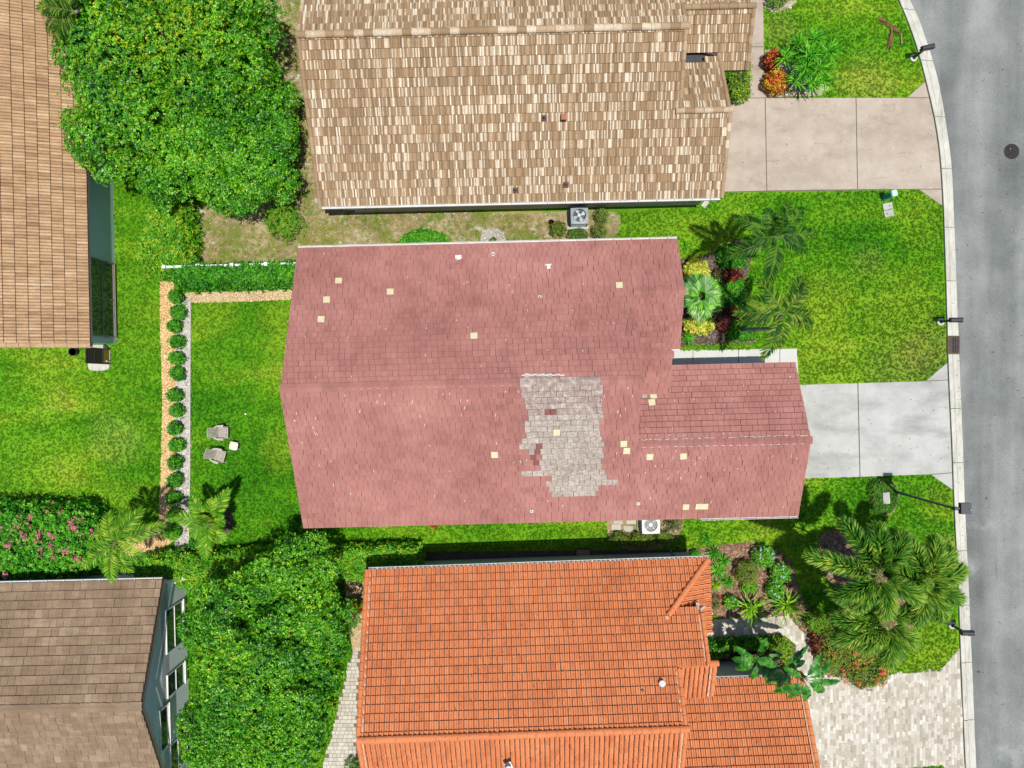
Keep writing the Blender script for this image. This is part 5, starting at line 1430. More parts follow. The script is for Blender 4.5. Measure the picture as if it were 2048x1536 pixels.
blob('ground_cover', 'low bright border strip between the bed and the grey walkway', [(1362, 694), (1400, 690), (1500, 686), (1510, 692), (1505, 698), (1362, 700)], 0.16, [M['hedge_y'], M['fresh']], 500, 0.07, 0.035, mix=0.4, cat='ground cover', rough=0.05, stem=False)
blob('ground_cover', 'shaded green plants at the upper palm base', [(1440, 500), (1470, 488), (1496, 505), (1490, 530), (1462, 540), (1440, 525)], 0.5, [M['hedge_d'], M['fresh']], 380, 0.11, 0.06, mix=0.3, cat='ground cover', rough=0.12)
blob('ground_cover', 'round patch of dark green ground cover around a pale lid', smooth_poly([(1738, 968), (1762, 957), (1788, 966), (1800, 990), (1797, 1010), (1782, 1026), (1762, 1030), (1744, 1012)], 1), 0.28, [M['hedge_d'], M['olive']], 420, 0.09, 0.045, mix=0.4, cat='ground cover', rough=0.08, stem=False)
blob('hedge', 'sunlit clipped hedge at the outer end of the small courtyard', [(1545, 1280), (1568, 1276), (1588, 1296), (1590, 1342), (1560, 1345), (1556, 1310), (1540, 1300)], 0.8, [M['hedge_y'], M['topiary']], 420, 0.09, 0.045, mix=0.5, rough=0.08)
blob('hedge', 'shaded hedge along the inner side of the courtyard path', [(1418, 1282), (1545, 1278), (1540, 1302), (1470, 1304), (1418, 1306)], 0.7, [M['hedge_d'], M['hedge_y']], 420, 0.09, 0.045, mix=0.22, rough=0.1)
blob('hedge', 'small green hedge beside the rake of the orange roof', [(1420, 1300), (1450, 1298), (1462, 1308), (1450, 1318), (1420, 1320)], 0.6, [M['hedge_y'], M['hedge_d']], 420, 0.09, 0.045, mix=0.4, rough=0.1)
blob('hedge', 'yellow green hedge between the tan roof and the pinkish walkway', [(1462, 150), (1478, 140), (1492, 118), (1500, 112), (1500, 190), (1482, 197), (1462, 190)], 1.1, [M['hedge_y'], M['olive']], 380, 0.10, 0.05, mix=0.5, rough=0.18)
blob('ground_cover', 'yellow green plants at the bottom edge beside the dense tree', [(380, 1500), (440, 1505), (470, 1520), (470, 1580), (370, 1580)], 0.6, [M['hedge_y'], M['fresh']], 300, 0.11, 0.06, mix=0.3, cat='ground cover', rough=0.2)
blob('ground_cover', 'low green creeper on the sandy yard above the red roof', [(795, 485), (815, 465), (850, 458), (885, 468), (900, 480), (895, 500), (800, 500)], 0.4, [M['fresh'], M['hedge_d']], 380, 0.09, 0.05, mix=0.4, cat='ground cover', rough=0.12)

# the row of round shrubs on the gravel strip
ordn = ['first', 'second', 'third', 'fourth', 'fifth', 'sixth', 'seventh', 'eighth', 'ninth', 'tenth', 'eleventh', 'twelfth', 'thirteenth', 'fourteenth', 'fifteenth']
rowy = [594, 625, 652, 683, 716, 747, 790, 821, 857, 891, 926, 960, 997, 1030, 1064]
rowx = [353, 356, 349, 353, 353, 355, 350, 353, 350, 353, 350, 350, 348, 349, 345]
rowr = [14, 16, 13, 14, 14, 15, 13, 14, 14, 15, 14, 15, 14, 14, 17]
for i in range(15):
    shrub('round_shrub', 'round green shrub on the gravel strip, %s in the row counted from the white fence' % ordn[i], rowx[i], rowy[i], rowr[i] * 0.86, random.uniform(0.6, 0.75), [M['hedge_d'], M['fresh']], n=1300, L=0.11, W=0.05, group='round shrubs in a row on the gravel strip', mixf=0.45, wob=0.42, loose=0.035)

shrub('loose_shrub', 'sparse pale green shrub on the sandy yard near the corner of the tan roof', 568, 440, 38, 1.2, [M['topiary'], M['fresh']], n=2600, L=0.12, W=0.05, loose=0.12, depth=0.8, mixf=0.5)
shrub('low_shrub', 'sparse shrub left of the grey air conditioner', 1116, 458, 17, 0.7, [M['olive'], M['topiary']], n=1300, L=0.08, W=0.035, loose=0.06, depth=0.7)
shrub('low_shrub', 'dark shrub directly below the grey air conditioner', 1155, 469, 22, 0.5, [M['olive'], M['hedge_d']], n=1500, L=0.08, W=0.035, ry=12, loose=0.05, depth=0.7)
shrub('low_shrub', 'upper of two shrubs right of the grey air conditioner', 1203, 430, 14, 0.8, [M['olive'], M['topiary']], n=1000, L=0.08, W=0.035, loose=0.06)
shrub('low_shrub', 'lower of two shrubs right of the grey air conditioner', 1199, 464, 15, 0.7, [M['olive'], M['topiary']], n=1100, L=0.08, W=0.035, loose=0.06)
shrub('low_shrub', 'low shrub at the left below the white air conditioner', 1238, 1078, 20, 0.6, [M['olive'], M['topiary']], n=1500, L=0.08, W=0.035, ry=13, loose=0.05, mixf=0.4)
shrub('low_shrub', 'broad low shrub directly below the white air conditioner', 1283, 1080, 27, 0.7, [M['olive'], M['topiary']], n=2200, L=0.08, W=0.035, ry=15, loose=0.05, mixf=0.45)
shrub('low_shrub', 'low shrub at the right below the white air conditioner', 1328, 1076, 18, 0.6, [M['olive'], M['topiary']], n=1400, L=0.08, W=0.035, ry=13, loose=0.05, mixf=0.4)
shrub('low_shrub', 'thin twiggy shrub right of the white air conditioner', 1345, 1048, 18, 0.6, [M['olive'], M['maroon']], n=1100, L=0.07, W=0.03, loose=0.08, depth=0.9, mixf=0.25)
shrub('yellow_shrub', 'pale yellow shrub at the upper end of the bed by the red roof', 1393, 542, 26, 1.0, [M['yellow'], M['hedge_y']], n=2600, L=0.11, W=0.07, mixf=0.15)
shrub('yellow_shrub', 'pale yellow shrub at the lower end of the bed by the red roof', 1397, 649, 31, 1.0, [M['yellow'], M['hedge_y']], n=3000, L=0.11, W=0.07, ry=20, mixf=0.25)
shrub('red_leaved_plant', 'reddest leaved plant in the upper part of the bed by the red roof', 1467, 551, 19, 0.6, [M['maroon'], M['red']], n=700, L=0.16, W=0.05, ry=12, mixf=0.3)
shrub('red_leaved_plant', 'small faded reddish plant on the dark mulch beside the reddest one', 1438, 548, 11, 0.5, [M['olive'], M['maroon']], n=400, L=0.14, W=0.04, mixf=0.5)
shrub('red_leaved_plant', 'maroon plant right of the fan palm near the bent trunk', 1470, 626, 20, 0.7, [M['maroon'], M['red']], n=700, L=0.17, W=0.05, ry=10, mixf=0.08)
shrub('red_leaved_plant', 'upright maroon plant on the dark mulch below the fan palm', 1447, 650, 13, 0.7, [M['maroon'], M['red']], n=500, L=0.17, W=0.05, mixf=0.08)
shrub('croton_bush', 'bright red croton bush above the orange one by the pinkish walkway', 1546, 118, 18, 1.0, [M['red'], M['croton']], n=1500, L=0.12, W=0.06, mixf=0.2)
shrub('croton_bush', 'round orange and yellow croton bush at the corner of the pinkish driveway', 1552, 163, 24, 1.0, [M['croton'], M['red']], n=2400, L=0.12, W=0.06, mixf=0.4)
shrub('croton_bush', 'small orange red croton on the gravel left of the orange roof', 713, 1214, 14, 0.9, [M['red'], M['hedge_y']], n=700, L=0.13, W=0.06, mixf=0.45)
shrub('clipped_bush', 'clipped olive green round bush in the bed beside the orange roof', 1494, 1146, 23, 1.0, [M['topiary'], M['olive']], n=4200, L=0.06, W=0.03, wob=0.03, depth=0.2, ry=26)
shrub('blue_flower_bush', 'blue flowered bush nearest the lawn in the bed by the orange roof', 1527, 1112, 24, 0.8, [M['fresh'], M['hedge_y']], n=2200, L=0.09, W=0.045, flowers=M['flower_b'], nflow=26, mixf=0.15, wob=0.22)
shrub('blue_flower_bush', 'blue flowered bush right of the clipped olive bush', 1560, 1146, 21, 0.8, [M['fresh'], M['hedge_y']], n=2000, L=0.09, W=0.045, flowers=M['flower_b'], nflow=24, mixf=0.15, wob=0.22)
shrub('blue_flower_bush', 'blue flowered bush just behind the two strap leaved lilies', 1551, 1180, 19, 0.7, [M['fresh'], M['hedge_y']], n=1700, L=0.09, W=0.045, ry=22, flowers=M['flower_b'], nflow=20, mixf=0.15, wob=0.22)
shrub('low_shrub', 'bright green low shrub at the foot of the clipped olive bush', 1498, 1174, 17, 0.45, [M['fresh'], M['hedge_y']], n=1200, L=0.09, W=0.045, ry=12, mixf=0.2)
shrub('blue_flower_bush', 'smallest blue flowered bush, near the rake of the orange roof', 1462, 1205, 14, 0.6, [M['fresh'], M['hedge_y']], n=1100, L=0.09, W=0.045, flowers=M['flower_b'], nflow=7, mixf=0.15)
shrub('low_shrub', 'reddish green thin plant at the orange roof edge', 1432, 1205, 13, 0.4, [M['olive'], M['red']], n=500, L=0.08, W=0.035, loose=0.08, mixf=0.25)
shrub('low_shrub', 'small green plant at the upper corner of the orange roof', 1392, 1110, 10, 0.5, [M['fresh'], M['hedge_d']], n=600, L=0.09, W=0.04)
shrub('red_leaved_plant', 'dark maroon plant at the bend of the paver path', 1638, 1288, 17, 0.8, [M['maroon'], M['red']], n=1200, L=0.12, W=0.05, ry=26, mixf=0.04)
shrub('low_shrub', 'green shrub with yellow tips between the path bend and the plumed palms', 1636, 1245, 22, 0.7, [M['topiary'], M['fresh']], n=1500, L=0.14, W=0.035, mixf=0.3)
shrub('low_shrub', 'green bush with orange flowers touching the paver driveway edge', 1755, 1290, 32, 0.8, [M['topiary'], M['fresh']], n=2400, L=0.10, W=0.045, ry=36, flowers=M['flower_r'], nflow=26, mixf=0.3, loose=0.08)
shrub('low_shrub', 'drooping sprig hanging over the pavers under the coral flowered bush', 1722, 1368, 9, 0.5, [M['topiary'], M['olive']], n=350, L=0.09, W=0.04, flowers=M['flower_r'], nflow=6)
shrub('low_shrub', 'dark leafy shrub in the shade left of the broad-fronded palm', 405, 1088, 28, 0.7, [M['hedge_d'], M['fresh']], n=1500, L=0.10, W=0.05, ry=12, loose=0.08, mixf=0.2)
shrub('low_shrub', 'shrub inside the white pebble ring at the top edge', 1556, -10, 24, 0.7, [M['topiary'], M['hedge_d']], n=1500, L=0.09, W=0.045, mixf=0.4)
shrub('low_shrub', 'low weedy plant beside the bottom left corner of the orange house', 706, 1530, 16, 0.5, [M['olive'], M['fresh']], n=700, L=0.09, W=0.04, loose=0.06)
shrub('low_shrub', 'tiny plant in the middle of the white sand spot', 986, 480, 7, 0.25, [M['olive'], M['hedge_d']], n=200, L=0.07, W=0.03, stem=False)
shrub('red_leaved_plant', 'tiny pink red plant peeking out below the red roof', 868, 1049, 8, 0.3, [M['red'], M['maroon']], n=220, L=0.09, W=0.04, mixf=0.3, stem=False)

# strap leaved plants
def blades(name, label, px, py, h0, n, L, W, el, mat, cat, group=None, droop=0.5, seg=4, wavy=0.0, az0=None, root=None, base=None, part='blade'):
    if base is None: base = G(px, py, h0 + L * 0.2)
    if root is None: root = thing(name, label, cat, (base[0], base[1], 0), group)
    Q = []
    for i in range(n):
        az = 2 * math.pi * i * 0.381966 + random.uniform(-.2, .2)
        e = random.uniform(*el); l = L * random.uniform(0.75, 1.2); w = W * random.uniform(.8, 1.2)
        d = np.array([math.cos(az) * math.cos(e), math.sin(az) * math.cos(e), math.sin(e)]); p = np.array([base[0], base[1], h0]) + d * 0.03
        s = np.array([-math.sin(az), math.cos(az), 0.0]); prev = None
        for k in range(seg + 1):
            t = k / seg
            ww = w * (0.55 + 0.9 * t if t < 0.45 else max(0.0, (1 - t) / 0.55)) / 2
            sw = s * math.sin(k * 2.1 + i) * wavy
            cur = (p - s * ww + sw, p + s * ww + sw)
            if prev: Q.append([prev[0], prev[1], cur[1], cur[0]])
            prev = cur
            d = d + np.array([0, 0, -droop / seg]); d = d / np.linalg.norm(d); p = p + d * l / seg
    quads_obj(part, np.array(Q), mat, root)
    return root
def stalk(root, base, h, r, mat, n=8, bend=(0, 0)):
    s = MB(); s.tube([(base[0], base[1], 0), (base[0] + bend[0] * .3, base[1] + bend[1] * .3, h * .5), (base[0] + bend[0], base[1] + bend[1], h)], [r * 1.2, r, r * .8], n)
    s.build('trunk', mat, root, smooth=True)
spots = [(1572, 112, 1.3, 'leftmost, beside the bright red croton'), (1601, 85, 1.4, 'at the upper left'), (1631, 76, 1.6, 'at the very top'), (1659, 100, 1.5, 'at the far right'), (1620, 108, 1.8, 'tallest in the middle'),
         (1614, 131, 1.7, 'just under the tallest one'), (1642, 134, 1.6, 'right side, second from the bottom'), (1594, 158, 1.2, 'lowest left, beside the orange croton'), (1625, 164, 1.2, 'lowest middle, over the driveway edge'), (1650, 158, 1.2, 'lowest right, near the lawn')]
for px, py, h, wd in spots:
    r_ = blades('spiky_plant', 'spiky green rosette plant on the corner bed, %s' % wd, px, py, h, 34, 0.74, 0.075, (0.0, 1.2), M['rosette'], 'spiky plant', 'spiky rosette plants by the pinkish driveway', droop=0.35)
    stalk(r_, (r_.location.x, r_.location.y), h, 0.05, M['palm_bark'])
for px, py, L_, wd in ((1428, 1105, 0.55, 'first from the top, beside the shaded roof corner'), (1447, 1122, 0.5, 'second, beside the shadow of the clipped bush'), (1436, 1140, 0.62, 'largest, in the middle of the group'), (1455, 1164, 0.48, 'lowest, left of the bright low shrub'), (1413, 1078, 0.35, 'smallest, on the lawn edge'), (1432, 1170, 0.4, 'yellowest, at the orange roof edge')):
    blades('grassy_plant', 'arching grassy plant by the orange roof, %s' % wd, px, py, 0.12, 60, L_, 0.035, (0.3, 1.35), M['rosette'] if 'yellow' not in wd else M['hedge_y'], 'grassy plant', 'grassy plants beside the orange roof', droop=0.9)
blades('grassy_plant', 'grassy tuft on the lawn near the upper corner of the red roof', 1372, 492, 0.05, 22, 0.35, 0.03, (0.2, 1.2), M['rosette'], 'grassy plant', droop=0.6)
blades('grassy_plant', 'fine grassy plant under the lower yellow shrub', 1375, 675, 0.1, 60, 0.5, 0.04, (0.3, 1.3), M['rosette'], 'grassy plant', droop=0.8)
blades('grassy_plant', 'dark grassy clump beside the bend of the paver path', 1614, 1240, 0.1, 60, 0.5, 0.04, (0.3, 1.3), M['palm'], 'grassy plant', droop=0.8)
blades('lily_plant', 'strap leaved lily nearest the orange roof, leaning over the paver path', 1503, 1218, 0.35, 34, 1.15, 0.085, (0.35, 1.3), M['lily'], 'lily', 'strap leaved lilies by the path', droop=1.1, seg=6, wavy=0.035)
blades('lily_plant', 'strap leaved lily at the bend of the paver path', 1575, 1212, 0.35, 36, 1.2, 0.085, (0.35, 1.3), M['lily'], 'lily', 'strap leaved lilies by the path', droop=1.1, seg=6, wavy=0.035)

# palms
def frond_quads(base, az, el, L, droop, ll, lw, n, plume=False, twist=0.0, seg=14, rach=None, yaw=0.0, vee=0.35, gap0=0.12, ldroop=0.25):
    p = np.array(base, float); d = np.array([math.cos(az) * math.cos(el), math.sin(az) * math.cos(el), math.sin(el)])
    pts = [p.copy()]; ds = [d.copy()]
    for k in range(seg):
        d = d + np.array([0, 0, -droop / seg]) + np.array([-math.sin(az), math.cos(az), 0]) * yaw / seg
        d /= np.linalg.norm(d); p = p + d * L / seg; pts.append(p.copy()); ds.append(d.copy())
    if rach is not None: rach.tube(pts, list(np.linspace(0.03, 0.006, seg + 1) * (L / 2.2)), 5)
    pts = np.array(pts); ds = np.array(ds); Q = []
    T = np.linspace(gap0, 1.0, n)
    for i, t in enumerate(T):
        f = t * seg; k = min(int(f), seg - 1); q = pts[k] + (pts[k + 1] - pts[k]) * (f - k); d = ds[k]
        side = np.cross(d, [0, 0, 1]); side /= max(np.linalg.norm(side), 1e-6); up = np.cross(side, d)
        prof = math.sin(math.pi * min(1, (0.18 + t * 0.82))) ** 0.6 if not plume else (0.75 + 0.25 * math.sin(math.pi * t)) * (1 if t < .9 else 0.75)
        prof = max(prof, 0.35)
        angs = (0.0, math.pi) if not plume else [random.uniform(0, 2 * math.pi) for _ in range(6)]
        for a in angs:
            if not plume: a = a + (vee if a == 0 else -vee) + random.gauss(0, .12)
            o = side * math.cos(a) + up * math.sin(a)
            fw = 0.55 + 0.5 * t + random.gauss(0, .08)
            dd = o + d * fw; dd /= np.linalg.norm(dd)
            l = ll * prof * random.uniform(.85, 1.12)
            w = np.cross(dd, up + 0.01 * o); w /= max(np.linalg.norm(w), 1e-6); w = w * lw / 2
            m_ = q + dd * l * 0.45; e = q + dd * l + np.array([0, 0, -ldroop * l * random.uniform(.5, 1.3)])
            Q.append([q, m_ - w, e, m_ + w])
    return Q

def palm(name, label, px, py, h, basepx, fr, mat, trunk_r=0.1, group=None, mids=None, tmat=None, cat='palm tree', **kw):
    """fr: list of (azimuth deg in the photo, elevation, length, droop)"""
    cx, cy = G(px, py, h); bx, by = G(*basepx, 0)
    root = thing(name, label, cat, (bx, by, 0), group)
    s = MB(); pts = [(bx, by, 0)] + [(bx + (cx - bx) * t + m[0], by + (cy - by) * t + m[1], h * z) for t, z, m in (mids or ((0.25, 0.35, (0, 0)), (0.6, 0.7, (0, 0))))] + [(cx, cy, h)]
    s.tube(pts, [trunk_r * 1.5, trunk_r, trunk_r * .9, trunk_r * .7], 10)
    s.build('trunk', tmat or M['palm_bark'], root, smooth=True)
    for (az, el, L, dr) in fr:
        rb = MB()
        Q = frond_quads((cx, cy, h), R(az), el, L, dr, rach=rb, **kw)
        fo = quads_obj('frond', np.array(Q), mat, root)
        rb.build('rachis', M['rachis'], fo)
    return root
KP = dict(ll=0.56, lw=0.062, n=42, vee=0.3, ldroop=0.5)
palm('palm_tree', 'upper of two slender palms on the front lawn of the red roofed house', 1555, 475, 5.3, (1478, 508),
     [(152, 0.45, 2.3, 1.2), (118, 0.7, 1.4, 1.0), (70, 0.5, 1.8, 1.3), (48, 0.45, 2.0, 1.2), (8, 0.4, 2.0, 1.2), (-18, 0.3, 1.7, 1.1), (-98, 0.35, 2.2, 1.2), (-160, 0.35, 2.5, 1.2), (-175, 0.7, 1.3, 1.0), (100, 1.2, 1.3, 0.8)], M['palm'], group='slender palms on the front lawn', **KP)
palm('palm_tree', 'lower of two slender palms on the front lawn, its grey trunk bent low', 1566, 628, 5.0, (1476, 658),
     [(178, 0.35, 2.2, 1.0), (190, 0.3, 2.0, 1.0), (155, 0.4, 1.8, 1.0), (125, 0.5, 1.9, 1.1), (62, 0.5, 2.1, 1.2), (52, 0.7, 1.6, 1.0), (-20, 0.3, 1.9, 1.3), (-5, 0.5, 1.4, 1.1), (-110, 0.35, 2.3, 1.2), (-95, 0.5, 1.6, 1.2)], M['palm_y'], group='slender palms on the front lawn', mids=((0.2, 0.2, (0.1, -0.15)), (0.62, 0.62, (0.35, -0.4))), **KP)
# fan palm in the bed
def fan_palm(name, label, px, py, h, n, R_, mat):
    x, y = G(px, py, h); root = thing(name, label, 'fan palm', (x, y, 0))
    s = MB(); s.tube([(x, y, 0), (x, y, h)], [0.12, 0.09], 9); s.build('trunk', M['husk'], root)
    for i in range(n):
        az = i * 2.4 + random.uniform(-.2, .2); el = 0.1 + 1.25 * i / n; l = R_ * random.uniform(.38, .58)
        c = np.array([x + math.cos(az) * math.cos(el) * l, y + math.sin(az) * math.cos(el) * l, h + math.sin(el) * l])
        pb = MB(); pb.tube([(x, y, h), tuple(c)], [0.018, 0.012], 5)
        Q = []
        d = np.array([math.cos(az) * math.cos(el * .5), math.sin(az) * math.cos(el * .5), math.sin(el * .5) - 0.1]); s_ = np.array([-math.sin(az), math.cos(az), 0.0])
        for k in range(26):
            a = (k / 25 - 0.5) * 4.2; dd = d * math.cos(a) + s_ * math.sin(a); L_ = R_ * 0.5 * (0.75 + 0.25 * math.cos(a)) * random.uniform(.9, 1.08)
            w = np.cross(dd, [0, 0, 1]); w /= np.linalg.norm(w); w *= L_ * 0.07
            m_ = c + dd * L_ * .6; e = c + dd * L_ + np.array([0, 0, -.25 * L_]); z = np.array([0, 0, 0.02 * (-1) ** k])
            Q.append([c, m_ - w + z, e, m_ + w + z])
        fo = quads_obj('fan_leaf', np.array(Q), mat, root); pb.build('leaf_stalk', M['rachis'], fo)
fan_palm('fan_palm', 'fan palm against the edge of the red roof in the flower bed', 1398, 594, 1.7, 18, 1.35, M['tree'])

# broad fronded palm at the back lawn
palm('cycad_palm', 'low palm with broad stiff yellow green fronds in the round mulch bed', 418, 1048, 2.0, (448, 1040),
     [(165, 0.35, 1.9, 0.7), (-100, 0.35, 1.9, 1.0), (-88, 0.6, 1.1, 0.8), (58, 0.4, 2.1, 0.5), (75, 0.6, 1.4, 0.7), (118, 0.5, 1.6, 0.6), (-150, 0.6, 0.9, 0.8), (20, 0.7, 0.9, 0.9), (-50, 0.5, 1.1, 1.0), (95, 1.1, 0.9, 0.6)],
     M['palm_g'], trunk_r=0.14, tmat=M['husk'], cat='palm', ll=0.55, lw=0.075, n=64, vee=0.15, ldroop=0.15)
# feathery palm next to the pink hedge
palm('feather_palm', 'feathery palm beside the pink flowered hedge and the orange gravel', 230, 1088, 4.6, (262, 1066),
     [(a, 0.5 + 0.2 * math.sin(a), l_, 1.4) for a, l_ in ((22, 2.4), (52, 2.2), (80, 1.7), (110, 1.6), (150, 1.5), (185, 1.4), (215, 2.0), (238, 1.9), (265, 1.9), (292, 1.6), (335, 1.6), (38, 1.5))], M['palm_g'], trunk_r=0.12, ll=0.55, lw=0.045, n=56, vee=0.3, ldroop=0.6)
palm('feather_palm', 'palm frond tips poking out of the huge tree over the left brown roof', 150, 25, 6.2, (215, 40),
     [(150, 0.4, 2.1, 1.3), (172, 0.4, 2.0, 1.3), (200, 0.35, 1.9, 1.3), (128, 0.5, 1.8, 1.2), (225, 0.5, 1.6, 1.3), (180, 0.9, 1.5, 1.3)], M['palm_y'], trunk_r=0.1, ll=0.6, lw=0.04, n=54, vee=0.25, ldroop=0.5)
# foxtail palms
FK = dict(ll=0.66, lw=0.046, n=135, plume=True, ldroop=0.1, gap0=0.14)
palm('plumed_palm', 'largest plumed palm, crown left of the others over the mulch bed', 1757, 1150, 6.0, (1652, 1092),
     [(122, 0.5, 2.9, 1.1), (165, 0.3, 3.1, 0.9), (93, 0.55, 2.3, 1.0), (215, 0.3, 2.0, 1.0), (-115, 0.3, 2.0, 1.3), (-30, 0.4, 2.6, 1.2), (55, 0.5, 2.2, 1.1), (-75, 0.5, 2.0, 1.2)], M['fox'], trunk_r=0.06, group='plumed palms near the kerb', **FK)
palm('plumed_palm', 'plumed palm whose fronds reach over the white kerb', 1852, 1168, 5.2, (1735, 1110),
     [(75, 0.5, 2.2, 1.2), (112, 0.5, 2.3, 1.2), (15, 0.35, 2.3, 1.3), (45, 0.4, 2.2, 1.4), (-25, 0.4, 2.2, 1.4), (-60, 0.4, 2.1, 1.3), (-100, 0.45, 2.0, 1.3), (160, 0.5, 1.8, 1.2)], M['fox'], trunk_r=0.055, group='plumed palms near the kerb', **FK)
palm('plumed_palm', 'lowest plumed palm, hanging over the coral flowered bush', 1775, 1245, 4.6, (1690, 1190),
     [(150, 0.4, 2.9, 1.2), (178, 0.35, 2.4, 1.1), (205, 0.4, 2.6, 1.3), (120, 0.5, 2.1, 1.2), (-85, 0.45, 2.3, 1.3), (-40, 0.5, 1.9, 1.4), (30, 0.45, 2.2, 1.2), (-130, 0.5, 1.8, 1.3), (-70, 0.3, 2.1, 1.2)], M['fox'], trunk_r=0.055, group='plumed palms near the kerb', **FK)

# banana like plants of the courtyard
def broad_leaf(base, az, el, L, W, droop, seg=14, fold=0.25, mb=None):
    p = np.array(base, float); d = np.array([math.cos(az) * math.cos(el), math.sin(az) * math.cos(el), math.sin(el)])
    Q = []; prev = None
    stalk_n = 3
    for k in range(seg + 1):
        t = k / seg
        side = np.cross(d, [0, 0, 1]); side /= max(np.linalg.norm(side), 1e-6); up = np.cross(side, d)
        w = W * (math.sin(math.pi * min(1, max(0.02, (t - 0.10) / 0.90)) ** 0.75) ** 0.6 if t > 0.12 else 0.10) / 2
        j = random.uniform(0.7, 1.05)
        cur = (p - side * w * j - up * w * fold, p, p + side * w * j - up * w * fold)
        if prev:
            Q.append([prev[0], prev[1], cur[1], cur[0]]); Q.append([prev[1], prev[2], cur[2], cur[1]])
        # slightly torn edges: small notch between segments
        j2 = random.uniform(0.55, 1.05)
        prev = (p - side * w * j2 - up * w * fold, p, p + side * w * j2 - up * w * fold)
        d = d + np.array([0, 0, -droop / seg]); d /= np.linalg.norm(d); p = p + d * L / seg
    return Q
def banana(label, px, py, h, basepx, leaves, husk=True):
    cx, cy = G(px, py, h); bx, by = G(*basepx, 0)
    root = thing('broad_leaved_plant', label, 'banana plant', (bx, by, 0), 'tall broad leaved plants in the courtyard')
    s = MB(); P = [(bx, by, 0), (bx + (cx - bx) * .4, by + (cy - by) * .4, h * .45), (cx, cy, h * 0.95)]
    s.tube(P, [0.13, 0.12, 0.17], 10); s.build('trunk', M['husk'], root, smooth=True)
    if husk:
        Q = []
        for i in range(90):
            t = random.uniform(.5, .97); q = np.array(P[1]) * (1 - (t - .45) / .5) + np.array(P[2]) * ((t - .45) / .5) if t > .45 else np.array(P[1])
            a = random.uniform(0, 6.28); o = np.array([math.cos(a), math.sin(a), 0]); e = q + o * random.uniform(.14, .24) + np.array([0, 0, random.uniform(-.35, .3)])
            w = np.array([-math.sin(a), math.cos(a), 0]) * .03
            Q.append([q + o * .05 - w, q + o * .05 + w, e + w * .3, e - w * .3])
        quads_obj('leaf_sheaths', np.array(Q), M['husk'], root)
    for az, el, L, W, dr in leaves:
        st = MB(); e = (cx + math.cos(R(az)) * .16, cy + math.sin(R(az)) * .16, h + .22); L *= 1.12
        st.tube([(cx, cy, h * .9), e], [0.03, 0.018], 6)
        lf = quads_obj('leaf', np.array(broad_leaf(e, R(az), el, L, W, dr)), M['banana'], root); st.build('leaf_stalk', M['rachis'], lf)
banana('tallest broad leaved plant leaning over the paver driveway corner', 1606, 1355, 5.3, (1508, 1306), [(25, .35, 1.3, .42, 1.2), (-8, .3, 1.6, .40, 1.1), (-35, .2, 1.3, .45, 1.3), (-80, .3, 1.1, .5, 1.5), (-115, .2, 1.2, .5, 1.5), (-140, .1, 1.5, .45, 1.5), (60, .6, 1.2, .42, 1.2), (150, .6, .9, .4, 1.3)])
banana('middle broad leaved plant beside the courtyard hedge', 1562, 1330, 4.0, (1497, 1312), [(40, .5, 1.3, .42, 1.0), (-70, .2, 1.3, .5, 1.5), (-95, .3, 1.2, .5, 1.4), (-120, .2, 1.1, .45, 1.4), (10, .5, 1.0, .4, 1.4), (165, .5, 1.2, .45, 1.3)])
banana('shortest broad leaved plant at the orange eave', 1512, 1318, 3.0, (1487, 1308), [(80, .8, 1.2, .42, .8), (-40, .3, 1.5, .5, 1.1), (-55, .2, 2.0, .5, 1.1), (180, .4, 1.0, .5, 1.3), (150, .4, 1.1, .4, 1.1), (-15, .5, 1.2, .45, 1.2), (-100, .4, 1.0, .4, 1.5), (-150, .3, 1.0, .5, 1.4), (20, .7, 1.0, .4, 1.0)], husk=False)

# fallen brown palm fronds
def fallen(label, pts, mat):
    W_ = [G(*p, 0.08) for p in pts]
    c = W_[0]; root = thing('fallen_frond', label, 'palm frond', (c[0], c[1], 0), 'fallen fronds on the lawn')
    s = MB(); s.tube([(x, y, 0.07) for x, y in W_], [0.045] + [0.03] * (len(W_) - 2) + [0.01], 6); s.build('stalk', M['husk'], root)
    Q = []
    for i in range(110):
        t = random.uniform(0.35, 1) * (len(W_) - 1); k = min(int(t), len(W_) - 2); f = t - k
        q = np.array([W_[k][0] * (1 - f) + W_[k + 1][0] * f, W_[k][1] * (1 - f) + W_[k + 1][1] * f, random.uniform(.05, .14)])
        d = np.array([W_[k + 1][0] - W_[k][0], W_[k + 1][1] - W_[k][1], 0]); d /= np.linalg.norm(d); s_ = np.array([-d[1], d[0], 0]) * random.choice((-1, 1))
        dd = d * 1.0 + s_ * random.uniform(.1, .5); dd /= np.linalg.norm(dd); w = np.array([-dd[1], dd[0], 0]) * .014
        l = random.uniform(.2, .42); Q.append([q - w, q + w, q + dd * l + w * .2, q + dd * l - w * .2])
    quads_obj('leaflets', np.array(Q), M['dead_frond'], root)
fallen('brown fallen frond lying from the kerb side to the upper lawn', [(1804, 88), (1802, 68), (1785, 55), (1764, 40)], 0)
fallen('dark brown fallen frond lying downwards beside the other one', [(1783, 50), (1783, 66), (1779, 90)], 0)

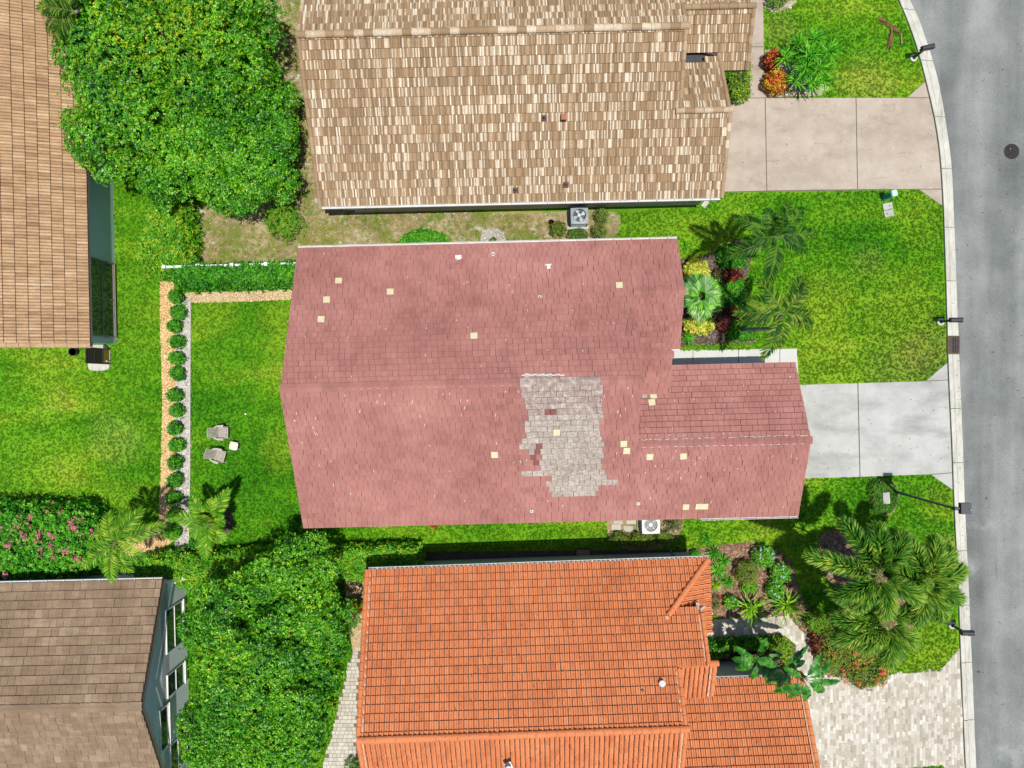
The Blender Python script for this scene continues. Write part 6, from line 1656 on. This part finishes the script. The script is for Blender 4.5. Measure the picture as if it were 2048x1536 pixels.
# ------------------------------------------------------------------ white fence
fz = 1.8
A = G(328, 533.5, fz); B = G(600, 526.5, fz)
fn = thing('fence', 'white panel fence behind the deep green hedge', 'fence', (A[0], A[1], 0))
L_ = math.dist(A, B); an = math.atan2(B[1] - A[1], B[0] - A[0]); ux, uy = math.cos(an), math.sin(an)
npan = 4
for i in range(npan + 1):
    t = L_ * i / npan; p = MB(); p.box((A[0] + ux * t, A[1] + uy * t, 0.92), (0.13, 0.13, 1.84), an); o = p.build('post', M['white'], fn)
    c = MB(); x_, y_ = A[0] + ux * t, A[1] + uy * t
    c.prism([(x_ - .09, y_ - .09), (x_ + .09, y_ - .09), (x_ + .09, y_ + .09), (x_ - .09, y_ + .09)], 1.84, 1.88); c.build('post_cap', M['white'], o)
for i in range(npan):
    t0 = L_ * i / npan + 0.065; t1 = L_ * (i + 1) / npan - 0.065; tm = (t0 + t1) / 2
    for zz in (0.15, 1.72): p = MB(); p.box((A[0] + ux * tm, A[1] + uy * tm, zz), (t1 - t0, 0.11, 0.12), an); p.build('rail', M['white'], fn)
    nb = 10
    for k in range(nb):
        t = t0 + (t1 - t0) * (k + .5) / nb; p = MB(); p.box((A[0] + ux * t, A[1] + uy * t, 0.93), ((t1 - t0) / nb - 0.01, 0.035, 1.44), an); p.build('board', M['white'], fn)

# ------------------------------------------------------------------ air conditioners
def ac(label, px, py, paint, h, ang, size=0.95, blades_=5, mfan='fan_blade'):
    x, y = G(px, py, h)
    root = thing('air_conditioner', label, 'air conditioner', (x, y, 0), 'outdoor air conditioning units'); root.rotation_euler = (0, 0, 0)
    p = MB(); p.box((x - 0.03, y, 0.05), (size + 0.18, size + 0.16, 0.08), ang); p.build('pad', M['kerb'], root)
    s2 = size / 2 - 0.03
    b = MB(); b.box((x, y, 0.09 + 0.03), (size - .04, size - .04, 0.05), ang)
    b.box((x, y, 0.4), (size - .12, size - .12, 0.56), ang, m=1)
    co, si = math.cos(ang), math.sin(ang)
    def rp(a, c): return (x + a * co - c * si, y + a * si + c * co)
    for sx in (-1, 1):
        for sy in (-1, 1):
            q = rp(sx * s2, sy * s2); b.box((q[0], q[1], h / 2), (.05, .05, h - 0.1), ang)
    for i in range(9):
        z = 0.16 + i * (h - 0.26) / 9
        for sx, sy in ((1, 0), (-1, 0), (0, 1), (0, -1)):
            q = rp(sx * s2, sy * s2); b.box((q[0], q[1], z), ((0.02 if sx else size - .12), (0.02 if sy else size - .12), 0.022), ang)
    b.build('cabinet', [paint, M['black']], root)
    # lid: rounded square with a round opening
    l = MB(); N = 48; ro = size / 2; ri = size * 0.375; cr = 0.09
    outer, inner, lip = [], [], []
    for i in range(N):
        a = 2 * math.pi * (i + .5) / N
        c_, s_ = math.cos(a), math.sin(a); k = 1 / (abs(c_) ** 8 + abs(s_) ** 8) ** (1 / 8)
        outer.append(rp(c_ * k * ro, s_ * k * ro)); inner.append(rp(c_ * ri, s_ * ri)); lip.append(rp(c_ * (ri + .03), s_ * (ri + .03)))
    for i in range(N):
        j = (i + 1) % N
        l.face([(*outer[i], h - .02), (*outer[j], h - .02), (*lip[j], h), (*lip[i], h)])
        l.face([(*lip[i], h), (*lip[j], h), (*inner[j], h - .01), (*inner[i], h - .01)])
        l.face([(*inner[i], h - .01), (*inner[j], h - .01), (*inner[j], h - .2), (*inner[i], h - .2)])
        l.face([(*outer[i], h - .08), (*outer[j], h - .08), (*outer[j], h - .02), (*outer[i], h - .02)])
        l.face([(*inner[i], h - .28), (*inner[j], h - .28), (x, y, h - .28)], 1)
    l.build('lid', [paint, M['black']], root)
    hb = MB(); hb.tube([(x, y, h - .18), (x, y, h - .07)], 0.10, 16); fan = hb.build('fan_hub', M[mfan], root)
    for i in range(blades_):
        a = 2 * math.pi * i / blades_ + 0.5; q = MB(); pts = []
        for (r_, da, dz) in ((0.07, -.25, -.02), (0.20, -.42, -.035), (ri * .93, -.34, -.045), (ri * .95, .30, .03), (0.20, .30, .03), (0.07, .25, .02)):
            pts.append((x + r_ * math.cos(a + da), y + r_ * math.sin(a + da), h - .13 + dz))
        q.face(pts); q.build('fan_blade', M[mfan], fan)
    gd = MB()
    for i in range(20):
        a = 2 * math.pi * i / 20; gd.tube([(x + .05 * math.cos(a), y + .05 * math.sin(a), h + .012), (x + ri * math.cos(a), y + ri * math.sin(a), h + .004)], 0.0035, 4, cap=False)
    for r_ in (0.12, 0.2, 0.28, ri - .01):
        gd.tube([(x + r_ * math.cos(2 * math.pi * k / 32), y + r_ * math.sin(2 * math.pi * k / 32), h + .008) for k in range(33)], 0.0035, 4, cap=False)
    gd.build('fan_guard', paint, root)
ac('blue grey air conditioner under the eave of the tan roof', 1159, 430, M['ac_grey'], 0.95, R(1.3), 0.90, 4)
ac('white air conditioner at the lower eave of the red roof', 1302, 1050, M['ac_white'], 0.80, R(1.4), 0.92, 4)

# ------------------------------------------------------------------ garden chairs and table
def chair(label, px, py, deg):
    x, y = G(px, py, 0.3); root = thing('garden_chair', label, 'garden chair', (x, y, 0), 'plastic garden chairs on the back lawn')
    a = R(deg); co, si = math.cos(a), math.sin(a)
    def T(p): return (x + p[0] * co - p[1] * si, y + p[0] * si + p[1] * co, p[2])
    def slab(mb, pts, th):
        P = [Vector(T(p)) for p in pts]; n = (P[1] - P[0]).cross(P[2] - P[0]).normalized()
        if n.z < 0: n = -n
        mb.add([tuple(p) for p in P] + [tuple(p + n * th) for p in P], [(0, 1, 2, 3), (7, 6, 5, 4), (0, 4, 5, 1), (1, 5, 6, 2), (2, 6, 7, 3), (3, 7, 4, 0)])
    # seat: frame with cross slats
    s = MB()
    x0, x1 = -0.12, 0.36
    z = lambda q: 0.28 + (q - x0) / (x1 - x0) * 0.10
    for i in range(7):
        u = x0 + (x1 - x0) * i / 7; v = u + 0.052
        for (ya_, yb_) in ((-0.255, -0.012), (0.012, 0.255)): slab(s, [(u, ya_, z(u)), (v, ya_, z(v)), (v, yb_, z(v)), (u, yb_, z(u))], 0.02)
    for ya_, yb_ in ((-0.27, -0.225), (-0.02, 0.02), (0.225, 0.27)): slab(s, [(x0, ya_, z(x0) - .012), (x1 + .03, ya_, z(x1) - .012), (x1 + .03, yb_, z(x1) - .012), (x0, yb_, z(x0) - .012)], 0.024)
    slab(s, [(x1 - .005, -0.27, z(x1)), (x1 + .05, -0.27, z(x1) - .03), (x1 + .05, 0.27, z(x1) - .03), (x1 - .005, 0.27, z(x1))], 0.02)
    s.build('seat', M['plastic'], root)
    # fan of back slats
    for i in range(7):
        t = (i - 3) / 3; yb_, yt = t * 0.20, t * 0.245; top = 0.93 - 0.10 * t * t
        b = MB(); slab(b, [(-0.10, yb_ - .028, 0.30), (-0.10, yb_ + .028, 0.30), (-0.42, yt + .026, top), (-0.42, yt - .026, top)], 0.018); b.build('back_slat', M['plastic'], root)
    b = MB(); b.tube([T((-0.425, q * 0.28, 0.935 - 0.10 * q * q)) for q in np.linspace(-1, 1, 9)], 0.018, 6); b.tube([T((-0.28, q * 0.25, 0.60)) for q in np.linspace(-1, 1, 5)], 0.014, 6); b.build('back_rim', M['plastic'], root)
    for sg in (-1, 1):
        m = MB(); pr = None
        for k in range(7):
            t = k / 6; u = -0.26 + 0.50 * t; c_ = sg * (0.26 + 0.085 * math.sin(min(1, t * 1.8) * math.pi / 2)); w_ = 0.035 + 0.03 * t
            if pr: slab(m, [(pr[0], pr[1] - pr[2], .53), (u, c_ - w_, .53), (u, c_ + w_, .53), (pr[0], pr[1] + pr[2], .53)], 0.025)
            pr = (u, c_, w_)
        m.build('armrest', M['plastic'], root)
        l = MB(); slab(l, [(0.16, sg * .32, .53), (0.23, sg * .32, .53), (0.46, sg * .315, .0), (0.38, sg * .315, .0)], 0.03); l.build('front_leg', M['plastic'], root)
        l = MB(); slab(l, [(-0.20, sg * .28, .50), (-0.13, sg * .28, .50), (-0.34, sg * .30, .0), (-0.41, sg * .30, .0)], 0.03); l.build('rear_leg', M['plastic'], root)
        l = MB(); slab(l, [(-0.36, sg * .285, .12), (0.40, sg * .285, .34), (0.40, sg * .285, .29), (-0.36, sg * .285, .06)], 0.025); l.build('side_rail', M['plastic'], root)
chair('upper taupe plastic garden chair facing right on the back lawn', 441, 865, 0)
chair('lower taupe plastic garden chair turned slightly down towards the square table', 435, 910, -16)
x, y = G(467, 892, 0.45)
tb = thing('side_table', 'small cream square plastic table beside the garden chairs', 'side table', (x, y, 0))
t = MB(); an = R(-12); t.prism([(x + (c_ * math.cos(an) - s_ * math.sin(an)), y + (c_ * math.sin(an) + s_ * math.cos(an))) for c_, s_ in [(-.22, -.16), (-.18, -.16), (-.18, -.21), (.18, -.21), (.18, -.16), (.22, -.16), (.22, .16), (.18, .16), (.18, .21), (-.18, .21), (-.18, .16), (-.22, .16)]], 0.42, 0.45); t.build('tabletop', M['plastic_l'], tb)
for sx in (-1, 1):
    for sy in (-1, 1):
        l = MB(); l.tube([(x + sx * .15, y + sy * .15, .42), (x + sx * .2, y + sy * .2, 0)], [.03, .025], 6); l.build('leg', M['plastic_l'], tb)

# ------------------------------------------------------------------ mailboxes
def mailbox(label, bpx, deg, shift):
    bx_, by_ = G(*bpx); root = thing('mailbox', label, 'mailbox', (bx_, by_, 0), 'black mailboxes along the kerb')
    q = MB(); N = 24
    q.tube([(bx_, by_, 0), (bx_, by_, 0.09), (bx_, by_, 0.11)], [0.19, 0.19, 0.15], N); q.build('concrete_collar', M['kerb'], root)
    q = MB(); q.box((bx_, by_, 0.6), (0.1, 0.1, 1.0), R(deg)); q.tube([(bx_, by_, 0.1), (bx_, by_, 0.2)], [0.10, 0.07], 12); q.build('post', M['black'], root)
    a = R(deg); co, si = math.cos(a), math.sin(a)
    def T(u, v, z): return (bx_ + (u + shift) * co - v * si, by_ + (u + shift) * si + v * co, z)
    q = MB(); q.box(T(-.05, 0, 1.05), (0.55, .08, .06), a); q.build('arm', M['black'], root)
    # arched box
    q = MB(); K = 10; prof = [(-.12, 1.10)] + [(-.12 * math.cos(math.pi * i / K), 1.24 + .10 * math.sin(math.pi * i / K)) for i in range(K + 1)] + [(.12, 1.10)]
    n = len(prof); vs = [T(-.3, v, z) for v, z in prof] + [T(.3, v, z) for v, z in prof]
    q.add(vs, [tuple(range(n)), tuple(range(2 * n - 1, n - 1, -1))] + [(i, n + i, n + (i + 1) % n, (i + 1) % n) for i in range(n)]); bo = q.build('box', M['black'], root)
    q = MB(); q.box(T(.31, 0, 1.2), (.02, .25, .22), a); q.build('door', M['black'], bo)
    q = MB(); q.box(T(.08, -.135, 1.25), (.14, .012, .03), a); q.build('flag', M['rust'], bo)
mailbox('black mailbox on a round concrete collar near the top of the kerb', (1826, 117), 12, 0.06)
mailbox('black mailbox beside the storm drain grate', (1880, 644), 0, 0.08)
mailbox('black mailbox under the plumed palms near the paver driveway', (1903, 1250), 0, 0.06)

# street lamp
bx_, by_ = G(1786, 982)
lp = thing('street_lamp', 'tall dark street lamp with a square head reaching over the kerb', 'street lamp', (bx_, by_, 0))
q = MB(); q.tube([(bx_, by_, 0), (bx_, by_, .12), (bx_, by_, .14)], [.15, .15, .08], 16); q.build('base', M['black'], lp)
q = MB(); q.tube([(bx_, by_, 0.1), (bx_, by_, 2.6), (bx_, by_, 5.3)], [.065, .058, .05], 14); q.build('pole', M['black'], lp)
q = MB(); q.box((bx_ + .12, by_, 5.22), (.24, .07, .10)); q.box((bx_ + .02, by_, 5.22), (.15, .15, .22)); q.build('arm', M['black'], lp)
q = MB(); q.prism([(bx_ + .22, by_ - .25), (bx_ + .69, by_ - .25), (bx_ + .69, by_ + .25), (bx_ + .22, by_ + .25)], 5.12, 5.34); hd = q.build('lamp_head', M['black'], lp)
q = MB(); q.box((bx_ + .45, by_, 5.11), (.38, .38, .02)); q.build('lens', M['white'], hd)
q = MB(); q.tube([(bx_ + .62, by_ - .05, 5.34), (bx_ + .62, by_ - .05, 5.40)], .035, 10); q.build('photocell', M['ac_grey'], hd)

# green pedestal and the two lids
bx_, by_ = G(1769, 396)
gp = thing('utility_pedestal', 'green utility pedestal with a pale cap at the pinkish driveway edge', 'utility box', (bx_, by_, 0))
def rsq(cx, cy, a, b, ang, r=0.3):
    out = []
    for i in range(24):
        t = 2 * math.pi * i / 24; c_, s_ = math.cos(t), math.sin(t); k = 1 / (abs(c_) ** 5 + abs(s_) ** 5) ** .2
        u, v = c_ * k * a, s_ * k * b; out.append((cx + u * math.cos(ang) - v * math.sin(ang), cy + u * math.sin(ang) + v * math.cos(ang)))
    return out
q = MB(); q.prism(rsq(bx_, by_, .15, .16, .2), 0, .2); q.build('skirt', M['green_box'], gp)
q = MB(); q.prism(rsq(bx_, by_, .125, .14, .2), 0.2, .86); q.build('body', M['green_box'], gp)
q = MB(); q.prism(rsq(bx_, by_, .145, .16, .2), 0.86, .99); q.prism(rsq(bx_, by_, .12, .135, .2), 0.99, 1.03); q.build('cap', M['green_cap'], gp)
for (px, py, hx, hy, lb) in ((1774.5, 413, 1778, 411.5, 'upper concrete utility lid beside the green pedestal'), (1777, 427, 1774, 428.5, 'lower concrete utility lid beside the green pedestal')):
    x, y = G(px, py); r_ = thing('ground_box', lb, 'utility lid', (x, y, 0), 'concrete utility lids in the front lawn')
    q = MB(); q.box((x, y, .03), (.50, .34, .07), R(12)); q.build('lid', M['grey_concrete'], r_)
    x, y = G(hx, hy); q = MB(); q.tube([(x, y, .06), (x, y, .068)], .035, 12); q.build('lift_hole', M['black'], r_)
x, y = G(1765.5, 994); r_ = thing('ground_box', 'pale rectangular utility lid inside the round ground cover patch', 'utility lid', (x, y, 0))
q = MB(); q.box((x, y, .19), (.34, .58, .38), R(4)); q.build('lid', M['kerb'], r_)
q = MB(); q.box((x, y, .386), (.26, .5, .012), R(4)); q.build('cover_plate', M['grey_concrete'], r_)
# splash block, small square pads, cleanouts
x, y = G(1410, 408); sb = thing('splash_block', 'small tilted concrete splash block at the corner of the tan roof', 'splash block', (x, y, 0))
q = MB(); q.box((x, y, .03), (.42, .26, .04), R(50)); q.build('base', M['kerb'], sb)
q = MB()
for s_ in (-1, 1): q.box((x - s_ * .11 * math.sin(R(50)), y + s_ * .11 * math.cos(R(50)), .065), (.42, .03, .04), R(50))
q.build('rim', M['kerb'], sb)
x, y = G(1166, 1108); pd = thing('access_pad', 'reddish brown square access pad in the shaded strip above the orange roof', 'access pad', (x, y, 0))
q = MB(); q.box((x, y, .03), (.72, .52, .05), R(1)); q.build('cover', M['chip'], pd); q = MB()
for s_ in (-1, 1): q.box((x + s_ * .38, y, .035), (.04, .6, .07), R(1)); q.box((x, y + s_ * .28, .035), (.72, .04, .07), R(1))
q.build('frame', M['iron'], pd)
x, y = G(492, 828); q = MB(); q.tube([(x, y, 0), (x, y, .08), (x, y, .09)], [.05, .05, .03], 12); o = q.build('cleanout_cap', M['white'], None, (x, y, 0)); tag(o, 'tiny white pipe cap in the back lawn above the chairs', 'pipe cap')
x, y = G(1423, 1226); q = MB(); q.tube([(x, y, 0), (x, y, .1), (x, y, .12)], [.06, .06, .04], 12); o = q.build('cleanout_cap', M['white'], None, (x, y, 0)); tag(o, 'white pipe cap in the bark bed near the orange roof rake', 'pipe cap')
x, y = G(1102, 446); q = MB(); q.tube([(x, y, 0), (x, y, .16), (x, y, .2), (x, y, .2), (x, y, .15)], [.1, .16, .17, .14, .13], 18); o = q.build('clay_pot', M['terra'], None, (x, y, 0)); tag(o, 'terracotta saucer pot left of the blue grey air conditioner', 'pot')
# square stepping stones beside the white air conditioner
st_r = None
for i, (px, py) in enumerate(((1236, 1042), (1262, 1042), (1232, 1054), (1256, 1057))):
    x, y = G(px, py); q = MB(); q.box((x, y, .025), (.5, .3, .05), R(random.uniform(-4, 4))); o = q.build('stepping_stone', M['paver_c'], None, (x, y, 0))
    tag(o, 'stained paving stone left of the white air conditioner, %s' % ('upper left', 'upper right', 'lower left', 'lower right')[i], 'paving stone', 'paving stones left of the white air conditioner')
# lawn edging between gravel and the lawn
ed = MB()
pts = [(382, 604), (381.5, 700), (381, 850), (380, 1000), (378, 1098)]
for a, b in zip(pts[:-1], pts[1:]):
    A, B = G(*a), G(*b); ed.box(((A[0] + B[0]) / 2, (A[1] + B[1]) / 2, .04), (math.dist(A, B), .04, .09), math.atan2(B[1] - A[1], B[0] - A[0]))
o = ed.build('lawn_edging', M['kerb'], None, (*G(381, 850), 0)); tag(o, 'thin pale edging between the white gravel and the back lawn', 'edging')

# ------------------------------------------------------------------ grass
def tuft(name, mat, n, L, W, spread):
    Q = []
    for i in range(n):
        a = random.uniform(0, 6.28); r_ = random.uniform(0, spread); x, y = r_ * math.cos(a), r_ * math.sin(a)
        az = random.uniform(0, 6.28); lean = random.uniform(.3, 1.1); l = L * random.uniform(.6, 1.2)
        dx, dy = math.cos(az) * math.sin(lean) * l, math.sin(az) * math.sin(lean) * l; dz = math.cos(lean) * l
        wx, wy = -math.sin(az) * W / 2, math.cos(az) * W / 2
        Q.append([(x - wx, y - wy, 0), (x + wx, y + wy, 0), (x + dx + wx * .3, y + dy + wy * .3, dz), (x + dx - wx * .3, y + dy - wy * .3, dz)])
    me = bpy.data.meshes.new(name); V = np.array(Q).reshape(-1, 3)
    me.from_pydata([tuple(v) for v in V], [], [tuple(range(i * 4, i * 4 + 4)) for i in range(n)]); me.materials.append(mat)
    return bpy.data.objects.new(name, me)
def scatter(name, pts, tuft_ob, label, cat, smin=0.7, smax=1.3):
    me = bpy.data.meshes.new(name); me.vertices.add(len(pts)); me.vertices.foreach_set('co', np.column_stack([pts, np.full(len(pts), 0.004)]).astype(np.float32).ravel()); me.update()
    o = link(bpy.data.objects.new(name, me)); tag(o, label, cat, None, 'stuff')
    ng = bpy.data.node_groups.new(name, 'GeometryNodeTree')
    ng.interface.new_socket('Geometry', in_out='INPUT', socket_type='NodeSocketGeometry'); ng.interface.new_socket('Geometry', in_out='OUTPUT', socket_type='NodeSocketGeometry')
    N_ = ng.nodes; gi = N_.new('NodeGroupInput'); go = N_.new('NodeGroupOutput'); iop = N_.new('GeometryNodeInstanceOnPoints'); oi = N_.new('GeometryNodeObjectInfo')
    oi.inputs['Object'].default_value = tuft_ob; oi.inputs['As Instance'].default_value = True
    rv = N_.new('FunctionNodeRandomValue'); rv.data_type = 'FLOAT_VECTOR'; rv.inputs[0].default_value = (-.12, -.12, 0); rv.inputs[1].default_value = (.12, .12, 6.283)
    rs = N_.new('FunctionNodeRandomValue'); rs.data_type = 'FLOAT'; rs.inputs[2].default_value = smin; rs.inputs[3].default_value = smax; rs.inputs['Seed'].default_value = 5
    Lk = ng.links
    Lk.new(gi.outputs[0], iop.inputs['Points']); Lk.new(oi.outputs['Geometry'], iop.inputs['Instance']); Lk.new(rv.outputs[0], iop.inputs['Rotation']); Lk.new(rs.outputs[1], iop.inputs['Scale']); Lk.new(iop.outputs[0], go.inputs[0])
    md = o.modifiers.new('scatter', 'NODES'); md.node_group = ng
    return o
XMIN, XMAX, YMIN, YMAX = -28.5, 24.5, -21.5, 21.5
# fallen leaves blown over drives, kerb and road
M['litter'] = surf('fallen_leaf', [(0, (0.07, 0.04, 0.02)), (0.6, (0.22, 0.13, 0.05)), (1, (0.42, 0.33, 0.10))], [(2, 0.3)], rand=0.9, rough=0.8)
LP_ = np.vstack([sample(GP([(1460, 190), (1870, 190), (1880, 385), (1450, 385)]), 60), sample(GP([(1600, 765), (1900, 760), (1903, 950), (1610, 955)]), 40), sample(GP([(1905, 100), (2048, 100), (2048, 1536), (1945, 1536)]), 110),
                 sample(GP([(1895, 600), (1915, 600), (1940, 1250), (1915, 1250)]), 60), sample(GP([(1640, 1360), (1920, 1350), (1925, 1536), (1650, 1536)]), 50), sample(GP([(600, 500), (1360, 490), (1360, 700), (580, 750)]), 0)])
LC_ = np.column_stack([LP_, np.full(len(LP_), 0.045)])
lo_ = quads_obj('fallen_leaves', rosettes(LC_, np.tile([0.0, 0.0, 1.0], (len(LC_), 1)), 1, 0.075, 0.045, (0.0, 0.3)), M['litter'])
tag(lo_, 'small brown leaves blown over the driveways and the road', 'fallen leaves', None, 'stuff')
def kerb_left(y):
    py = 768 - y * FPX / CAM_H
    return (np.interp(py, ysm, XL) - 1024 - 3) * CAM_H / FPX
HF = [GP([(608, 0), (650, 425), (1180, 430), (1415, 412), (1415, 120), (1520, -200), (608, -200)]),
      [fr1.w(*q) for q in [(-9.9, -6.3), (13.4, -6.3), (13.4, 0.3), (7.3, 0.3), (7.3, 1.9), (7.8, 1.9), (7.8, 6.4), (-9.9, 6.4)]],
      H3_FOOT, [fr4.w(*q) for q in [(ue - .3, vb + .3), (ue - .3, vb + 30), (ue - 15, vb + 30), (ue - 15, vb + .3)]], [fr5.w(*q) for q in [(-35, -9.5), (uw, -9.5), (uw, -25), (-35, -25)]]]
DRV = [GP([(1380, 195), (1498, 195), (1498, -90), (1527, -90), (1529, 195), (1816, 194), (1851, 160), (1990, 160), (1990, 414), (1886, 414), (1838, 381), (1380, 387)]),
       GP([(1250, 699), (1594.5, 696), (1598.5, 769.5), (1852, 761), (1893, 724), (1990, 724), (1990, 981), (1904, 981), (1862, 949), (1500, 961)]), PATHw, SIDE]
BEDS = [BED_AC, BED_MAIN, BED_OR, BED_FOX, BED_RING, BED_CYC, BED_COURT, BED_GAP, BED_CRO, BED_TOP, ORANGE, WHITE, PALE, TAN]
def clean(P, sets):
    ok = P[:, 0] < kerb_left(P[:, 1])
    for S_ in sets:
        for poly in S_: ok &= ~inside(poly, P)
    return P[ok]
NG = 270000
P = np.column_stack([RNG.uniform(XMIN, XMAX, NG), RNG.uniform(YMIN, YMAX, NG)])
gp_ = clean(P, [HF, DRV, BEDS, [SANDY]])
scatter('grass', gp_, tuft('grass_tuft', M['grass'], 11, 0.08, 0.017, 0.05), 'short green lawn grass round the houses', 'grass')
P = np.column_stack([RNG.uniform(XMIN, XMAX, 130000), RNG.uniform(YMIN, YMAX, 130000)])
P = clean(P, [HF, DRV, BEDS[:-4], [SANDSPOT, SANDAC]]); P = P[inside(SANDY, P)]
n1 = np.sin(P[:, 0] * 1.3 + 2) * np.sin(P[:, 1] * 1.7 + P[:, 0] * .6) + 0.6 * np.sin(P[:, 0] * 4.1) * np.sin(P[:, 1] * 3.7)
P1 = P[RNG.uniform(0, 1, len(P)) < np.clip(0.62 + .4 * n1, 0.15, 1)]
half = RNG.uniform(0, 1, len(P1)) < 0.5 + 0.3 * np.sin(P1[:, 0] * 0.9 + 1) * np.sin(P1[:, 1] * 0.8)
scatter('dry_grass', P1[half], tuft('dry_tuft', M['dry'], 16, 0.10, 0.018, 0.10), 'dry straw coloured grass on the sandy yard', 'dry grass')
scatter('grass', P1[~half], tuft('thin_tuft', M['grass'], 14, 0.09, 0.018, 0.09), 'thin green grass mixed into the sandy yard', 'grass')
